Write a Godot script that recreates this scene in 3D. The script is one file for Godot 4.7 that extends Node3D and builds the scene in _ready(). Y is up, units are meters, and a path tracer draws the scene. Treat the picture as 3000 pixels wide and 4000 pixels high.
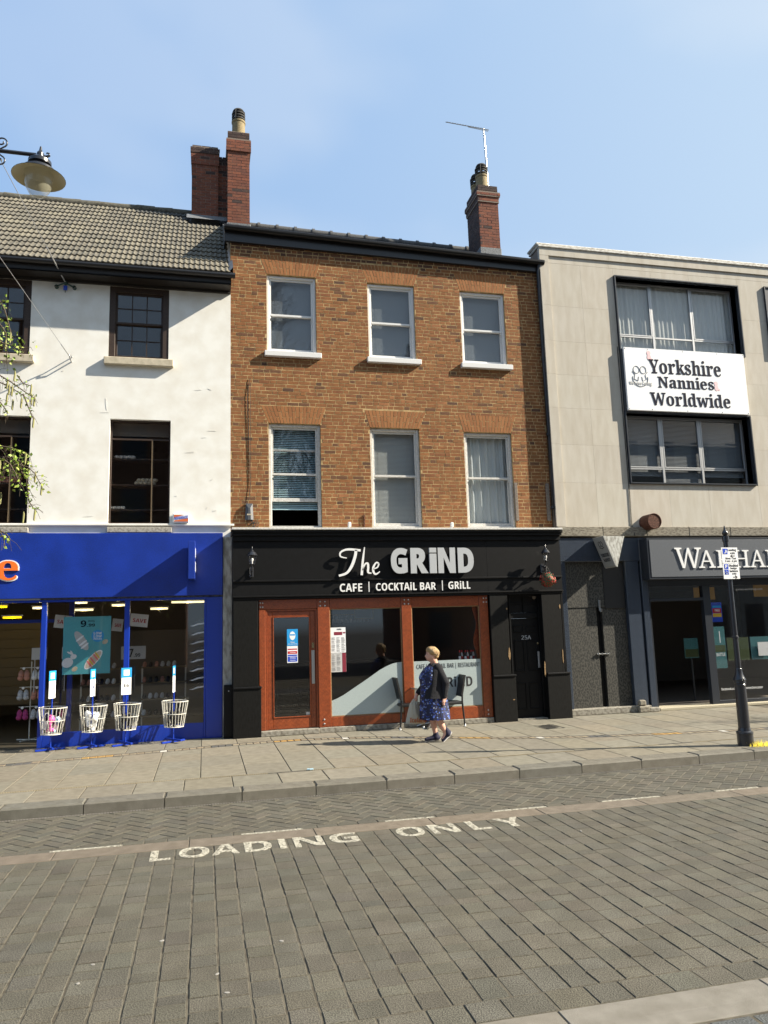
extends Node3D
# A short stretch of an English shopping street: white-rendered shoe shop, brick building with a bar below, pale stone block.
# x runs along the street, y is up, z points from the house fronts towards the camera; the brick front lies at z = 0, the pavement at y = 0.

class Geo:
	var p := PackedVector3Array()
	var n := PackedVector3Array()
	var c := PackedColorArray()
	var t := PackedVector2Array()
	var col := Color(1, 1, 1)
	var uvs := 1.0

	func tri3(a: Vector3, b: Vector3, d: Vector3, na: Vector3, nb: Vector3, nd: Vector3) -> void:
		if (b - a).cross(d - a).dot(na + nb + nd) > 0.0:
			p.append_array(PackedVector3Array([a, d, b]))
			n.append_array(PackedVector3Array([na, nd, nb]))
		else:
			p.append_array(PackedVector3Array([a, b, d]))
			n.append_array(PackedVector3Array([na, nb, nd]))
		c.append_array(PackedColorArray([col, col, col]))

	func tri(a: Vector3, b: Vector3, d: Vector3, m: Vector3) -> void:
		tri3(a, b, d, m, m, m)

	func quad(a: Vector3, b: Vector3, d: Vector3, e: Vector3, m := Vector3.ZERO) -> void:
		var k := m
		if k == Vector3.ZERO:
			k = (d - a).cross(b - a).normalized()
		tri3(a, b, d, k, k, k)
		tri3(a, d, e, k, k, k)

	func bx(x0: float, y0: float, z0: float, x1: float, y1: float, z1: float, skip := "") -> void:
		if not skip.contains("f"): quad(Vector3(x0, y0, z1), Vector3(x1, y0, z1), Vector3(x1, y1, z1), Vector3(x0, y1, z1), Vector3.BACK)
		if not skip.contains("b"): quad(Vector3(x0, y0, z0), Vector3(x1, y0, z0), Vector3(x1, y1, z0), Vector3(x0, y1, z0), Vector3.FORWARD)
		if not skip.contains("l"): quad(Vector3(x0, y0, z0), Vector3(x0, y0, z1), Vector3(x0, y1, z1), Vector3(x0, y1, z0), Vector3.LEFT)
		if not skip.contains("r"): quad(Vector3(x1, y0, z0), Vector3(x1, y0, z1), Vector3(x1, y1, z1), Vector3(x1, y1, z0), Vector3.RIGHT)
		if not skip.contains("t"): quad(Vector3(x0, y1, z0), Vector3(x1, y1, z0), Vector3(x1, y1, z1), Vector3(x0, y1, z1), Vector3.UP)
		if not skip.contains("d"): quad(Vector3(x0, y0, z0), Vector3(x1, y0, z0), Vector3(x1, y0, z1), Vector3(x0, y0, z1), Vector3.DOWN)

	# box with every edge chamfered by h
	func cb(x0: float, y0: float, z0: float, x1: float, y1: float, z1: float, h := 0.006) -> void:
		var lo := Vector3(x0, y0, z0)
		var hi := Vector3(x1, y1, z1)
		var q := func(s: Vector3, keep: int) -> Vector3:
			var r := Vector3.ZERO
			for k in 3:
				var e := hi[k] if s[k] > 0 else lo[k]
				r[k] = e if k == keep else e - h * s[k]
			return r
		for k in 3:
			var a := (k + 1) % 3
			var b := (k + 2) % 3
			for s in [-1.0, 1.0]:
				var w := []
				for ab in [[-1.0, -1.0], [1.0, -1.0], [1.0, 1.0], [-1.0, 1.0]]:
					var v := Vector3.ZERO
					v[k] = s
					v[a] = ab[0]
					v[b] = ab[1]
					w.append(q.call(v, k))
				var nn := Vector3.ZERO
				nn[k] = s
				quad(w[0], w[1], w[2], w[3], nn)
			for s in [-1.0, 1.0]:
				for u in [-1.0, 1.0]:
					var v0 := Vector3.ZERO
					v0[k] = -1.0
					v0[a] = s
					v0[b] = u
					var v1 := v0
					v1[k] = 1.0
					var nn := Vector3.ZERO
					nn[a] = s
					nn[b] = u
					quad(q.call(v0, a), q.call(v1, a), q.call(v1, b), q.call(v0, b), nn.normalized())
		for sx in [-1.0, 1.0]:
			for sy in [-1.0, 1.0]:
				for sz in [-1.0, 1.0]:
					var v := Vector3(sx, sy, sz)
					tri(q.call(v, 0), q.call(v, 1), q.call(v, 2), v.normalized())

	# upright prism over a polygon in the ground plane (x, z), its top edge chamfered by h
	func slab(poly: PackedVector2Array, y0: float, y1: float, h: float) -> void:
		var inner := PackedVector2Array()
		var k := poly.size()
		var mid := Vector2.ZERO
		for v in poly: mid += v / k
		for i in k:
			var a := poly[(i + k - 1) % k]
			var b := poly[i]
			var d := poly[(i + 1) % k]
			var n1 := (b - a).orthogonal().normalized()
			var n2 := (d - b).orthogonal().normalized()
			if n1.dot(mid - b) < 0: n1 = -n1
			if n2.dot(mid - b) < 0: n2 = -n2
			inner.append(b + (n1 + n2) * h / maxf(0.4, 1.0 + n1.dot(n2)))
		for i in k:
			var j := (i + 1) % k
			var e := poly[j] - poly[i]
			var o := Vector3(e.y, 0, -e.x).normalized()
			if o.dot(Vector3(mid.x - poly[i].x, 0, mid.y - poly[i].y)) > 0: o = -o
			var a0 := Vector3(poly[i].x, y0, poly[i].y)
			var b0 := Vector3(poly[j].x, y0, poly[j].y)
			var a1 := Vector3(poly[i].x, y1 - h, poly[i].y)
			var b1 := Vector3(poly[j].x, y1 - h, poly[j].y)
			quad(a0, b0, b1, a1, o)
			quad(a1, b1, Vector3(inner[j].x, y1, inner[j].y), Vector3(inner[i].x, y1, inner[i].y), (o + Vector3.UP).normalized())
		for i in range(1, k - 1):
			tri(Vector3(inner[0].x, y1, inner[0].y), Vector3(inner[i].x, y1, inner[i].y), Vector3(inner[i + 1].x, y1, inner[i + 1].y), Vector3.UP)

	# polygon in the local xy plane, extruded from z = 0 to z = depth
	func prism(poly: PackedVector2Array, depth: float, xf := Transform3D.IDENTITY) -> void:
		var ix := Geometry2D.triangulate_polygon(poly)
		var f := (xf.basis * Vector3.BACK).normalized()
		for i in range(0, ix.size(), 3):
			for z in [depth, 0.0]:
				tri(xf * Vector3(poly[ix[i]].x, poly[ix[i]].y, z), xf * Vector3(poly[ix[i + 1]].x, poly[ix[i + 1]].y, z), xf * Vector3(poly[ix[i + 2]].x, poly[ix[i + 2]].y, z), f if z > 0.0 else -f)
		var turn := -1.0 if Geometry2D.is_polygon_clockwise(poly) else 1.0
		for i in poly.size():
			var a := poly[i]
			var b := poly[(i + 1) % poly.size()]
			var o := (xf.basis * (Vector3(b.y - a.y, a.x - b.x, 0) * turn)).normalized()
			quad(xf * Vector3(a.x, a.y, 0), xf * Vector3(b.x, b.y, 0), xf * Vector3(b.x, b.y, depth), xf * Vector3(a.x, a.y, depth), o)

	func tube(pts: PackedVector3Array, rad, sides := 6, ends := true) -> void:
		var rings := []
		var side := Vector3.ZERO
		for i in pts.size():
			var d := (pts[mini(i + 1, pts.size() - 1)] - pts[maxi(i - 1, 0)]).normalized()
			if side == Vector3.ZERO:
				side = d.cross(Vector3.UP if absf(d.y) < 0.9 else Vector3.RIGHT).normalized()
			side = (side - d * side.dot(d)).normalized()
			var up := d.cross(side)
			var r: float = rad if rad is float else rad[i]
			var ring := []
			for k in sides + 1:
				var a := TAU * k / sides
				var o := side * cos(a) + up * sin(a)
				ring.append([pts[i] + o * r, o])
			rings.append(ring)
		for i in pts.size() - 1:
			for k in sides:
				var a = rings[i][k]
				var b = rings[i][k + 1]
				var d = rings[i + 1][k + 1]
				var e = rings[i + 1][k]
				tri3(a[0], b[0], d[0], a[1], b[1], d[1])
				tri3(a[0], d[0], e[0], a[1], d[1], e[1])
		if ends:
			for i in [0, pts.size() - 1]:
				var m: Vector3 = (pts[1] - pts[0]).normalized() * -1.0 if i == 0 else (pts[i] - pts[i - 1]).normalized()
				for k in sides:
					tri(pts[i], rings[i][k][0], rings[i][k + 1][0], m)

	# profile of (radius, height) turned round the local y axis
	func lathe(prof: Array, sides := 16, xf := Transform3D.IDENTITY, smooth := false) -> void:
		var nor := []
		for i in prof.size():
			var a: Vector2 = prof[maxi(i - 1, 0)]
			var b: Vector2 = prof[mini(i + 1, prof.size() - 1)]
			nor.append(Vector2(b.y - a.y, a.x - b.x).normalized())
		for i in prof.size() - 1:
			var a: Vector2 = prof[i]
			var b: Vector2 = prof[i + 1]
			var fl := Vector2(b.y - a.y, a.x - b.x).normalized()
			var ma: Vector2 = nor[i] if smooth else fl
			var mb: Vector2 = nor[i + 1] if smooth else fl
			for k in sides:
				var c0 := Vector2(cos(TAU * k / sides), sin(TAU * k / sides))
				var c1 := Vector2(cos(TAU * (k + 1) / sides), sin(TAU * (k + 1) / sides))
				var at := func(q: Vector2, s: Vector2) -> Vector3: return xf * Vector3(q.x * s.x, q.y, q.x * s.y)
				var nr := func(q: Vector2, s: Vector2) -> Vector3: return (xf.basis * Vector3(q.x * s.x, q.y, q.x * s.y)).normalized()
				if a.x > 0.0: tri3(at.call(a, c0), at.call(a, c1), at.call(b, c1), nr.call(ma, c0), nr.call(ma, c1), nr.call(mb, c1))
				if b.x > 0.0: tri3(at.call(a, c0), at.call(b, c1), at.call(b, c0), nr.call(ma, c0), nr.call(mb, c1), nr.call(mb, c0))

	func ball(at: Vector3, r: Vector3, sides := 10, turn := Basis.IDENTITY) -> void:
		var prof := []
		var k := maxi(4, sides / 2)
		for i in k + 1:
			var a := -PI / 2 + PI * i / k
			prof.append(Vector2(maxf(0.0, cos(a)) if i > 0 and i < k else 0.0, sin(a)))
		lathe(prof, sides, Transform3D(turn * Basis.from_scale(r), at), true)

	func mesh() -> ArrayMesh:
		var s := []
		s.resize(Mesh.ARRAY_MAX)
		s[Mesh.ARRAY_VERTEX] = p
		s[Mesh.ARRAY_NORMAL] = n
		s[Mesh.ARRAY_COLOR] = c
		if t.size() == p.size(): s[Mesh.ARRAY_TEX_UV] = t
		var m := ArrayMesh.new()
		m.add_surface_from_arrays(Mesh.PRIMITIVE_TRIANGLES, s)
		return m

var M := {}
var used := {}
var rng := RandomNumberGenerator.new()
var sans: SystemFont
var sansb: SystemFont
var serif: SystemFont
var serifb: SystemFont
var black: FontVariation

func rnd(a: float, b: float) -> float:
	return rng.randf_range(a, b)

func numbered(called: String) -> String:
	var k: int = used.get(called, 0)
	used[called] = k + 1
	return called if k == 0 else "%s_%03d" % [called, k]

func tag(o: Node3D, label: String, category: String, group := "") -> Node3D:
	o.set_meta("label", label)
	o.set_meta("category", category)
	if group != "": o.set_meta("group", group)
	return o

func thing(called: String, label: String, category: String, at := Vector3.ZERO, group := "") -> Node3D:
	var o := Node3D.new()
	o.name = numbered(called)
	add_child(o)
	o.position = at
	return tag(o, label, category, group)

func one(called: String, g: Geo, m: Material, label: String, category: String, group := "", at := Vector3.ZERO) -> MeshInstance3D:
	var o := MeshInstance3D.new()
	o.name = numbered(called)
	o.mesh = g.mesh()
	o.material_override = m
	add_child(o)
	o.position = at
	tag(o, label, category, group)
	return o

func setting(called: String) -> Node3D:
	var o := Node3D.new()
	o.name = numbered(called)
	add_child(o)
	o.set_meta("kind", "structure")
	return o

func part(parent: Node3D, called: String, g, m: Material, at := Vector3.ZERO) -> MeshInstance3D:
	var o := MeshInstance3D.new()
	o.name = called
	o.mesh = g.mesh() if g is Geo else g
	o.material_override = m
	parent.add_child(o, true)
	o.position = at
	return o

func hold(parent: Node3D, called: String, at := Vector3.ZERO) -> Node3D:
	var o := Node3D.new()
	o.name = called
	parent.add_child(o, true)
	o.position = at
	return o

func box(x0: float, y0: float, z0: float, x1: float, y1: float, z1: float, h := 0.0) -> Geo:
	var g := Geo.new()
	if h > 0.0: g.cb(x0, y0, z0, x1, y1, z1, h)
	else: g.bx(x0, y0, z0, x1, y1, z1)
	return g

# lettering fitted into a rectangle of the parent's xy plane
func words(parent: Node3D, called: String, s: String, font: Font, r: Array, z: float, depth: float, m: Material, turn := Basis.IDENTITY) -> MeshInstance3D:
	var tm := TextMesh.new()
	tm.text = s
	tm.font = font
	tm.font_size = 48
	tm.pixel_size = 0.01
	tm.depth = 0.1
	tm.curve_step = 2.0
	var bb := tm.get_aabb()
	var o := MeshInstance3D.new()
	o.name = called
	o.mesh = tm
	o.material_override = m
	parent.add_child(o, true)
	var k := Vector3((r[2] - r[0]) / bb.size.x, (r[3] - r[1]) / bb.size.y, depth / bb.size.z)
	o.transform = Transform3D(turn, Vector3.ZERO) * Transform3D(Basis.from_scale(k), Vector3((r[0] + r[2]) / 2, (r[1] + r[3]) / 2, z + depth / 2) - bb.get_center() * k)
	return o

func lin(r: float, g: float, b: float) -> Color:
	return Color(r, g, b).linear_to_srgb()

func noise(sd: int, freq: float, oct := 4, kind := FastNoiseLite.TYPE_SIMPLEX_SMOOTH) -> FastNoiseLite:
	var f := FastNoiseLite.new()
	f.seed = sd
	f.frequency = freq
	f.noise_type = kind
	f.fractal_octaves = oct
	return f

# a grey or two-toned pattern: low and high are the colours at the ends, bend steepens the middle
func pattern(f: FastNoiseLite, size: int, low: Color, high: Color, bend := 1.0, mid := 0.5, squash := 1) -> ImageTexture:
	var src := f.get_seamless_image(size, size, false, false, 0.15)
	if squash > 1:
		src.resize(size / squash, size, Image.INTERPOLATE_LANCZOS)
		src.resize(size, size, Image.INTERPOLATE_LANCZOS)
	src.convert(Image.FORMAT_L8)
	var d := src.get_data()
	var lut := PackedByteArray()
	for i in 256:
		var x := clampf((i / 255.0 - mid) * bend + 0.5, 0.0, 1.0)
		var q := low.lerp(high, x)
		lut.append_array(PackedByteArray([int(q.r * 255), int(q.g * 255), int(q.b * 255)]))
	var o := PackedByteArray()
	o.resize(d.size() * 3)
	for i in d.size():
		var k := d[i] * 3
		o[i * 3] = lut[k]
		o[i * 3 + 1] = lut[k + 1]
		o[i * 3 + 2] = lut[k + 2]
	return ImageTexture.create_from_image(Image.create_from_data(size, size, false, Image.FORMAT_RGB8, o))

func mat(called: String, c: Color, rough: float, o := {}) -> StandardMaterial3D:
	var m := StandardMaterial3D.new()
	m.resource_name = called
	m.albedo_color = c
	m.roughness = rough
	m.metallic = o.get("metal", 0.0)
	m.metallic_specular = o.get("spec", 0.5)
	m.uv1_triplanar = true
	m.uv1_world_triplanar = o.get("world", true)
	m.uv1_scale = o.get("scale", Vector3.ONE)
	if o.has("tex"): m.albedo_texture = o.tex
	if o.has("bump"):
		m.heightmap_enabled = true
		m.heightmap_texture = o.get("relief", o.get("tex"))
		m.heightmap_scale = o.bump
	if o.has("over"):
		m.detail_enabled = true
		m.detail_albedo = o.over
		m.detail_blend_mode = BaseMaterial3D.BLEND_MODE_MUL
		m.detail_uv_layer = BaseMaterial3D.DETAIL_UV_2
		m.uv2_triplanar = true
		m.uv2_world_triplanar = true
		m.uv2_scale = o.get("oscale", Vector3.ONE * 0.3)
	if o.has("coat"):
		m.clearcoat_enabled = true
		m.clearcoat = o.coat
		m.clearcoat_roughness = 0.15
	m.vertex_color_use_as_albedo = o.get("tint", false)
	if o.has("back"):
		m.backlight_enabled = true
		m.backlight = o.back
	M[called] = m
	return m

func glass(called: String, c: Color, a: float) -> void:
	var m := StandardMaterial3D.new()
	m.resource_name = called
	m.transparency = BaseMaterial3D.TRANSPARENCY_ALPHA
	m.albedo_color = Color(c.r, c.g, c.b, a)
	m.roughness = 0.02
	M[called] = m

func glow(called: String, c: Color, e: float) -> void:
	var m := StandardMaterial3D.new()
	m.resource_name = called
	m.albedo_color = c
	m.emission_enabled = true
	m.emission = c
	m.emission_energy_multiplier = e
	M[called] = m

# wall in the xy plane with rectangular openings [x0, y0, x1, y1]; front at z1, back at z0, openings lined
func pierced(g: Geo, x0: float, y0: float, x1: float, y1: float, z0: float, z1: float, holes: Array) -> void:
	var xs := [x0, x1]
	var ys := [y0, y1]
	for h in holes:
		for k in [0, 2]:
			if h[k] > x0 and h[k] < x1 and not xs.has(h[k]): xs.append(h[k])
		for k in [1, 3]:
			if h[k] > y0 and h[k] < y1 and not ys.has(h[k]): ys.append(h[k])
	xs.sort()
	ys.sort()
	for i in xs.size() - 1:
		for j in ys.size() - 1:
			var m := Vector2(xs[i] + xs[i + 1], ys[j] + ys[j + 1]) / 2
			if holes.any(func(h): return m.x > h[0] and m.x < h[2] and m.y > h[1] and m.y < h[3]): continue
			g.bx(xs[i], ys[j], z0, xs[i + 1], ys[j + 1], z1, "lrtd")
	for h in holes:
		g.quad(Vector3(h[0], h[1], z0), Vector3(h[0], h[1], z1), Vector3(h[0], h[3], z1), Vector3(h[0], h[3], z0), Vector3.RIGHT)
		g.quad(Vector3(h[2], h[1], z0), Vector3(h[2], h[1], z1), Vector3(h[2], h[3], z1), Vector3(h[2], h[3], z0), Vector3.LEFT)
		g.quad(Vector3(h[0], h[3], z0), Vector3(h[2], h[3], z0), Vector3(h[2], h[3], z1), Vector3(h[0], h[3], z1), Vector3.DOWN)
		g.quad(Vector3(h[0], h[1], z0), Vector3(h[2], h[1], z0), Vector3(h[2], h[1], z1), Vector3(h[0], h[1], z1), Vector3.UP)
	g.quad(Vector3(x0, y0, z0), Vector3(x0, y0, z1), Vector3(x0, y1, z1), Vector3(x0, y1, z0), Vector3.LEFT)
	g.quad(Vector3(x1, y0, z0), Vector3(x1, y0, z1), Vector3(x1, y1, z1), Vector3(x1, y1, z0), Vector3.RIGHT)
	g.quad(Vector3(x0, y1, z0), Vector3(x1, y1, z0), Vector3(x1, y1, z1), Vector3(x0, y1, z1), Vector3.UP)
	g.quad(Vector3(x0, y0, z0), Vector3(x1, y0, z0), Vector3(x1, y0, z1), Vector3(x0, y0, z1), Vector3.DOWN)

# rectangular frame of bars of width w
func ring(x0: float, y0: float, x1: float, y1: float, w: float, z0: float, z1: float, bottom := -1.0, h := 0.004) -> Geo:
	var g := Geo.new()
	var b := w if bottom < 0.0 else bottom
	g.cb(x0, y0, z0, x0 + w, y1, z1, h)
	g.cb(x1 - w, y0, z0, x1, y1, z1, h)
	g.cb(x0 + w, y1 - w, z0, x1 - w, y1, z1, h)
	if b > 0.0: g.cb(x0 + w, y0, z0, x1 - w, y0 + b, z1, h)
	return g

func rect(x0: float, y0: float, x1: float, y1: float) -> PackedVector2Array:
	return PackedVector2Array([Vector2(x0, y0), Vector2(x1, y0), Vector2(x1, y1), Vector2(x0, y1)])

func oval(x: float, y: float, rx: float, ry: float, k := 14, turn := 0.0) -> PackedVector2Array:
	var o := PackedVector2Array()
	for i in k: o.append(Vector2(x, y) + Vector2(rx * cos(TAU * i / k), ry * sin(TAU * i / k)).rotated(turn))
	return o

# broad pen stroke along points with the given half widths, as a raised ribbon from z to z + depth
func ribbon(g: Geo, pts: Array, w: Array, z: float, depth: float) -> void:
	var c := Curve2D.new()
	for i in pts.size():
		var a: Vector2 = pts[maxi(i - 1, 0)]
		var b: Vector2 = pts[mini(i + 1, pts.size() - 1)]
		c.add_point(pts[i], (a - b) / 6.0, (b - a) / 6.0)
	var k := pts.size() * 4
	var rows := []
	for i in k + 1:
		var f := float(i) / k * (pts.size() - 1)
		var q := c.samplef(f)
		var d := (c.samplef(minf(f + 0.05, pts.size() - 1)) - c.samplef(maxf(f - 0.05, 0.0))).normalized().orthogonal()
		var j := mini(int(f), pts.size() - 2)
		var ww: float = lerpf(w[j], w[j + 1], f - j)
		rows.append([q + d * ww, q - d * ww])
	for i in k:
		var a: Vector2 = rows[i][0]
		var b: Vector2 = rows[i][1]
		var d: Vector2 = rows[i + 1][1]
		var e: Vector2 = rows[i + 1][0]
		g.quad(Vector3(a.x, a.y, z + depth), Vector3(b.x, b.y, z + depth), Vector3(d.x, d.y, z + depth), Vector3(e.x, e.y, z + depth), Vector3.BACK)
		g.quad(Vector3(a.x, a.y, z), Vector3(e.x, e.y, z), Vector3(e.x, e.y, z + depth), Vector3(a.x, a.y, z + depth), Vector3(a.x - b.x, a.y - b.y, 0).normalized())
		g.quad(Vector3(b.x, b.y, z), Vector3(d.x, d.y, z), Vector3(d.x, d.y, z + depth), Vector3(b.x, b.y, z + depth), Vector3(b.x - a.x, b.y - a.y, 0).normalized())

const EYE := Vector3(-0.487, 1.9, 14.721)
const RT := Vector3(0.97299475, -0.03018713, 0.22884483)
const UPW := Vector3(-0.00559994, 0.98803284, 0.15414195)
const FW := Vector3(0.23075932, 0.15126082, -0.96118172)
const TO_SUN := Vector3(0.7920, 0.5635, 0.2346)

# how far a point is from the eye, or INF when the photograph does not show it
func shown(v: Vector3) -> float:
	var d := v - EYE
	var w := d.dot(FW)
	if w < 0.1 or absf(d.dot(RT) / w) > 0.52 or absf(d.dot(UPW) / w) > 0.69: return INF
	return w

func _ready() -> void:
	var cam := Camera3D.new()
	cam.name = "camera"
	cam.transform = Transform3D(Basis(RT, UPW, -FW), EYE)
	cam.fov = 68.272
	cam.near = 0.05
	cam.far = 600.0
	add_child(cam)
	cam.current = true
	var we := WorldEnvironment.new()
	we.name = "world_environment"
	var env := Environment.new()
	env.background_mode = Environment.BG_SKY
	var sky := Sky.new()
	var sm := PanoramaSkyMaterial.new()
	sm.panorama = ImageTexture.create_from_image(air())
	sky.sky_material = sm
	env.sky = sky
	env.tonemap_mode = Environment.TONE_MAPPER_LINEAR
	env.tonemap_exposure = 2.45
	env.sdfgi_enabled = true
	env.ssao_enabled = true
	env.ssil_enabled = true
	we.environment = env
	add_child(we)
	var sun := DirectionalLight3D.new()
	sun.name = "sun"
	sun.light_color = Color(1.0, 0.96, 0.885)
	sun.light_energy = 1.6
	sun.light_angular_distance = 0.5
	sun.shadow_enabled = true
	add_child(sun)
	sun.look_at_from_position(TO_SUN * 50.0, Vector3.ZERO)

	rng.seed = 25
	palette()
	ground()
	road()
	pavement()
	brick_building()
	white_building()
	stone_building()
	street_things()
	shop_things()
	pub_things()
	person()
	birch()
	opposite()

# clear spring sky: deeper blue overhead, paler low down and towards the sun, with the faintest streaks of high cloud
func air() -> Image:
	var w := 512
	var h := 256
	var im := Image.create(w, h, false, Image.FORMAT_RGBF)
	var f := noise(5, 0.9, 5)
	for j in h:
		var el := PI * (0.5 - (j + 0.5) / h)
		for i in w:
			var az := TAU * (i + 0.5) / w
			var d := Vector3(sin(az) * cos(el), sin(el), -cos(az) * cos(el))
			var up := clampf(d.y, 0.0, 1.0)
			var c := Vector3(0.074, 0.158, 0.318).lerp(Vector3(0.245, 0.328, 0.405), pow(1.0 - up, 2.2))
			var s := clampf(d.dot(TO_SUN) * 0.5 + 0.5, 0.0, 1.0)
			c = c.lerp(Vector3(0.32, 0.375, 0.41), pow(s, 2.6) * 0.95)
			var q := f.get_noise_3d(d.x * 1.2 - d.y * 2.2, d.y * 3.4 + d.x * 1.5, d.z * 1.2)
			c = c.lerp(Vector3(0.34, 0.365, 0.395), clampf(q * 1.5 + 0.1, 0.0, 0.6) * (0.22 + 0.5 * s * s))
			if d.y < 0.0: c = Vector3(0.12, 0.11, 0.10)
			im.set_pixel(i, j, Color(c.x, c.y, c.z))
	return im

func palette() -> void:
	var heavy := FontVariation.new()
	for k in [["sans", "Droid Sans", 400], ["sansb", "Droid Sans", 700], ["serif", "Droid Serif", 400], ["serifb", "Droid Serif", 700]]:
		var f := SystemFont.new()
		f.font_names = PackedStringArray([k[1]])
		f.font_weight = k[2]
		set(k[0], f)
	heavy.base_font = sansb
	heavy.variation_embolden = 1.1
	black = heavy
	var W := Color.WHITE
	var fine := pattern(noise(11, 0.09, 3), 512, Color(0.86, 0.86, 0.86), W, 1.4)
	var grit := pattern(noise(12, 0.16, 2), 512, Color(0.66, 0.65, 0.63), W, 1.5, 0.42)
	var cloud := pattern(noise(13, 0.012, 5), 512, Color(0.87, 0.865, 0.85), W, 1.4, 0.45)
	var blot := pattern(noise(14, 0.02, 4), 512, Color(0.72, 0.70, 0.68), W, 2.0, 0.38)
	var gravel := pattern(noise(22, 0.14, 3), 512, Color(0.56, 0.55, 0.53), W, 2.0, 0.42)
	var wood := pattern(noise(15, 0.05, 4), 512, Color(0.62, 0.52, 0.44), W, 1.7)
	var chips := pattern(noise(16, 0.12, 2, FastNoiseLite.TYPE_CELLULAR), 512, Color(0.22, 0.22, 0.21), Color(1, 0.98, 0.92), 2.2, 0.32)
	var speck := pattern(noise(17, 0.2, 2), 256, Color(0.25, 0.28, 0.33), W, 3.0, 0.58)
	var streak := pattern(noise(18, 0.02, 4), 512, Color(0.955, 0.945, 0.93), W, 1.6, 0.42)
	var plaster := pattern(noise(19, 0.03, 5), 512, Color(0.5, 0.5, 0.5), W, 1.2)
	var rust := pattern(noise(20, 0.05, 4), 256, Color(0.55, 0.42, 0.36), W, 1.8)
	var flower := bloom()
	var V := func(s: float) -> Vector3: return Vector3.ONE * s
	mat("mortar", lin(0.55, 0.38, 0.18), 0.95, {tex = fine, scale = V.call(3.0), over = blot, oscale = V.call(0.5)})
	mat("brick", W, 0.92, {tint = true, tex = fine, scale = V.call(3.5), bump = 0.25, over = cloud, oscale = V.call(0.7)})
	mat("gauged", W, 0.9, {tint = true, tex = fine, scale = V.call(4.0), bump = 0.1})
	mat("stack_brick", W, 0.9, {tint = true, tex = fine, scale = V.call(3.0), bump = 0.4, over = cloud, oscale = V.call(1.2)})
	mat("stack_mortar", lin(0.25, 0.2, 0.16), 0.95, {tex = fine, scale = V.call(3.0)})
	mat("render", lin(0.77, 0.765, 0.725), 0.85, {tex = streak, scale = V.call(0.2), bump = 0.10, relief = plaster})
	mat("stone", W, 0.85, {tint = true, tex = fine, scale = V.call(2.0), bump = 0.15, over = streak, oscale = Vector3(0.5, 0.12, 0.5)})
	mat("dirty_stone", lin(0.34, 0.31, 0.25), 0.9, {tex = blot, scale = Vector3(0.8, 2.0, 0.8), bump = 0.6, over = grit, oscale = V.call(2.0)})
	mat("coping", lin(0.78, 0.76, 0.7), 0.8, {tex = fine, scale = V.call(2.0), over = blot, oscale = Vector3(0.7, 2.0, 0.7)})
	mat("white_paint", lin(0.8, 0.8, 0.79), 0.45, {tex = fine, scale = V.call(2.0)})
	mat("old_white", lin(0.72, 0.71, 0.68), 0.6, {tex = fine, scale = V.call(1.0), over = cloud, oscale = V.call(2.0)})
	mat("cream_sill", lin(0.62, 0.55, 0.42), 0.7, {tex = fine, scale = V.call(2.0), over = cloud, oscale = V.call(1.0)})
	mat("grey_sill", lin(0.42, 0.40, 0.35), 0.85, {tex = fine, scale = V.call(3.0), over = blot, oscale = V.call(1.5)})
	mat("brown_wood", lin(0.055, 0.034, 0.022), 0.6, {tex = wood, scale = Vector3(6, 0.8, 6)})
	mat("black_paint", lin(0.0072, 0.0073, 0.0080), 0.5, {spec = 0.32, tex = fine, scale = V.call(2.0), over = cloud, oscale = V.call(1.0)})
	mat("black_ply", lin(0.0095, 0.0095, 0.009), 0.55, {spec = 0.32, tex = blot, scale = Vector3(3, 0.7, 3), over = grit, oscale = V.call(3.0)})
	mat("black_plastic", lin(0.014, 0.015, 0.019), 0.35)
	mat("gutter_black", lin(0.02, 0.02, 0.022), 0.35, {tex = fine, scale = V.call(2.0)})
	mat("red_wood", lin(0.42, 0.098, 0.023), 0.42, {tex = wood, scale = Vector3(9, 0.7, 9), coat = 0.25, over = cloud, oscale = V.call(1.0)})
	mat("red_wood_flat", lin(0.43, 0.10, 0.023), 0.42, {tex = wood, scale = Vector3(0.7, 9, 9), coat = 0.25, over = cloud, oscale = V.call(1.0)})
	mat("blue_paint", lin(0.008, 0.04, 0.36), 0.38, {tex = fine, scale = V.call(0.8), over = cloud, oscale = V.call(0.2)})
	mat("blue_metal", lin(0.007, 0.035, 0.32), 0.3)
	mat("roof_tile", W, 0.9, {tint = true, tex = grit, scale = V.call(2.0), bump = 0.5, over = blot, oscale = V.call(0.8)})
	mat("slate", lin(0.08, 0.082, 0.085), 0.7, {tex = blot, scale = V.call(2.0), bump = 0.4})
	mat("lead", lin(0.16, 0.17, 0.18), 0.6, {tex = blot, scale = V.call(2.0), bump = 0.4})
	mat("pot_clay", lin(0.27, 0.21, 0.105), 0.8, {tex = blot, scale = V.call(2.5)})
	mat("soot", lin(0.045, 0.042, 0.038), 0.85, {tex = blot, scale = V.call(3.0)})
	mat("paver", W, 0.88, {tint = true, tex = gravel, scale = V.call(1.15), bump = 0.5, over = cloud, oscale = V.call(0.4)})
	mat("joint_sand", lin(0.125, 0.11, 0.08), 0.98, {tex = grit, scale = V.call(4.0), over = blot, oscale = V.call(0.7)})
	mat("flag", W, 0.8, {tint = true, tex = fine, scale = V.call(2.5), bump = 0.25, over = cloud, oscale = V.call(0.9)})
	mat("kerb", W, 0.8, {tint = true, tex = grit, scale = V.call(4.0), bump = 0.5, over = cloud, oscale = V.call(0.8)})
	mat("kerb_plain", lin(0.36, 0.34, 0.29), 0.85, {tex = grit, scale = V.call(4.0), over = blot, oscale = V.call(1.0)})
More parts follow.
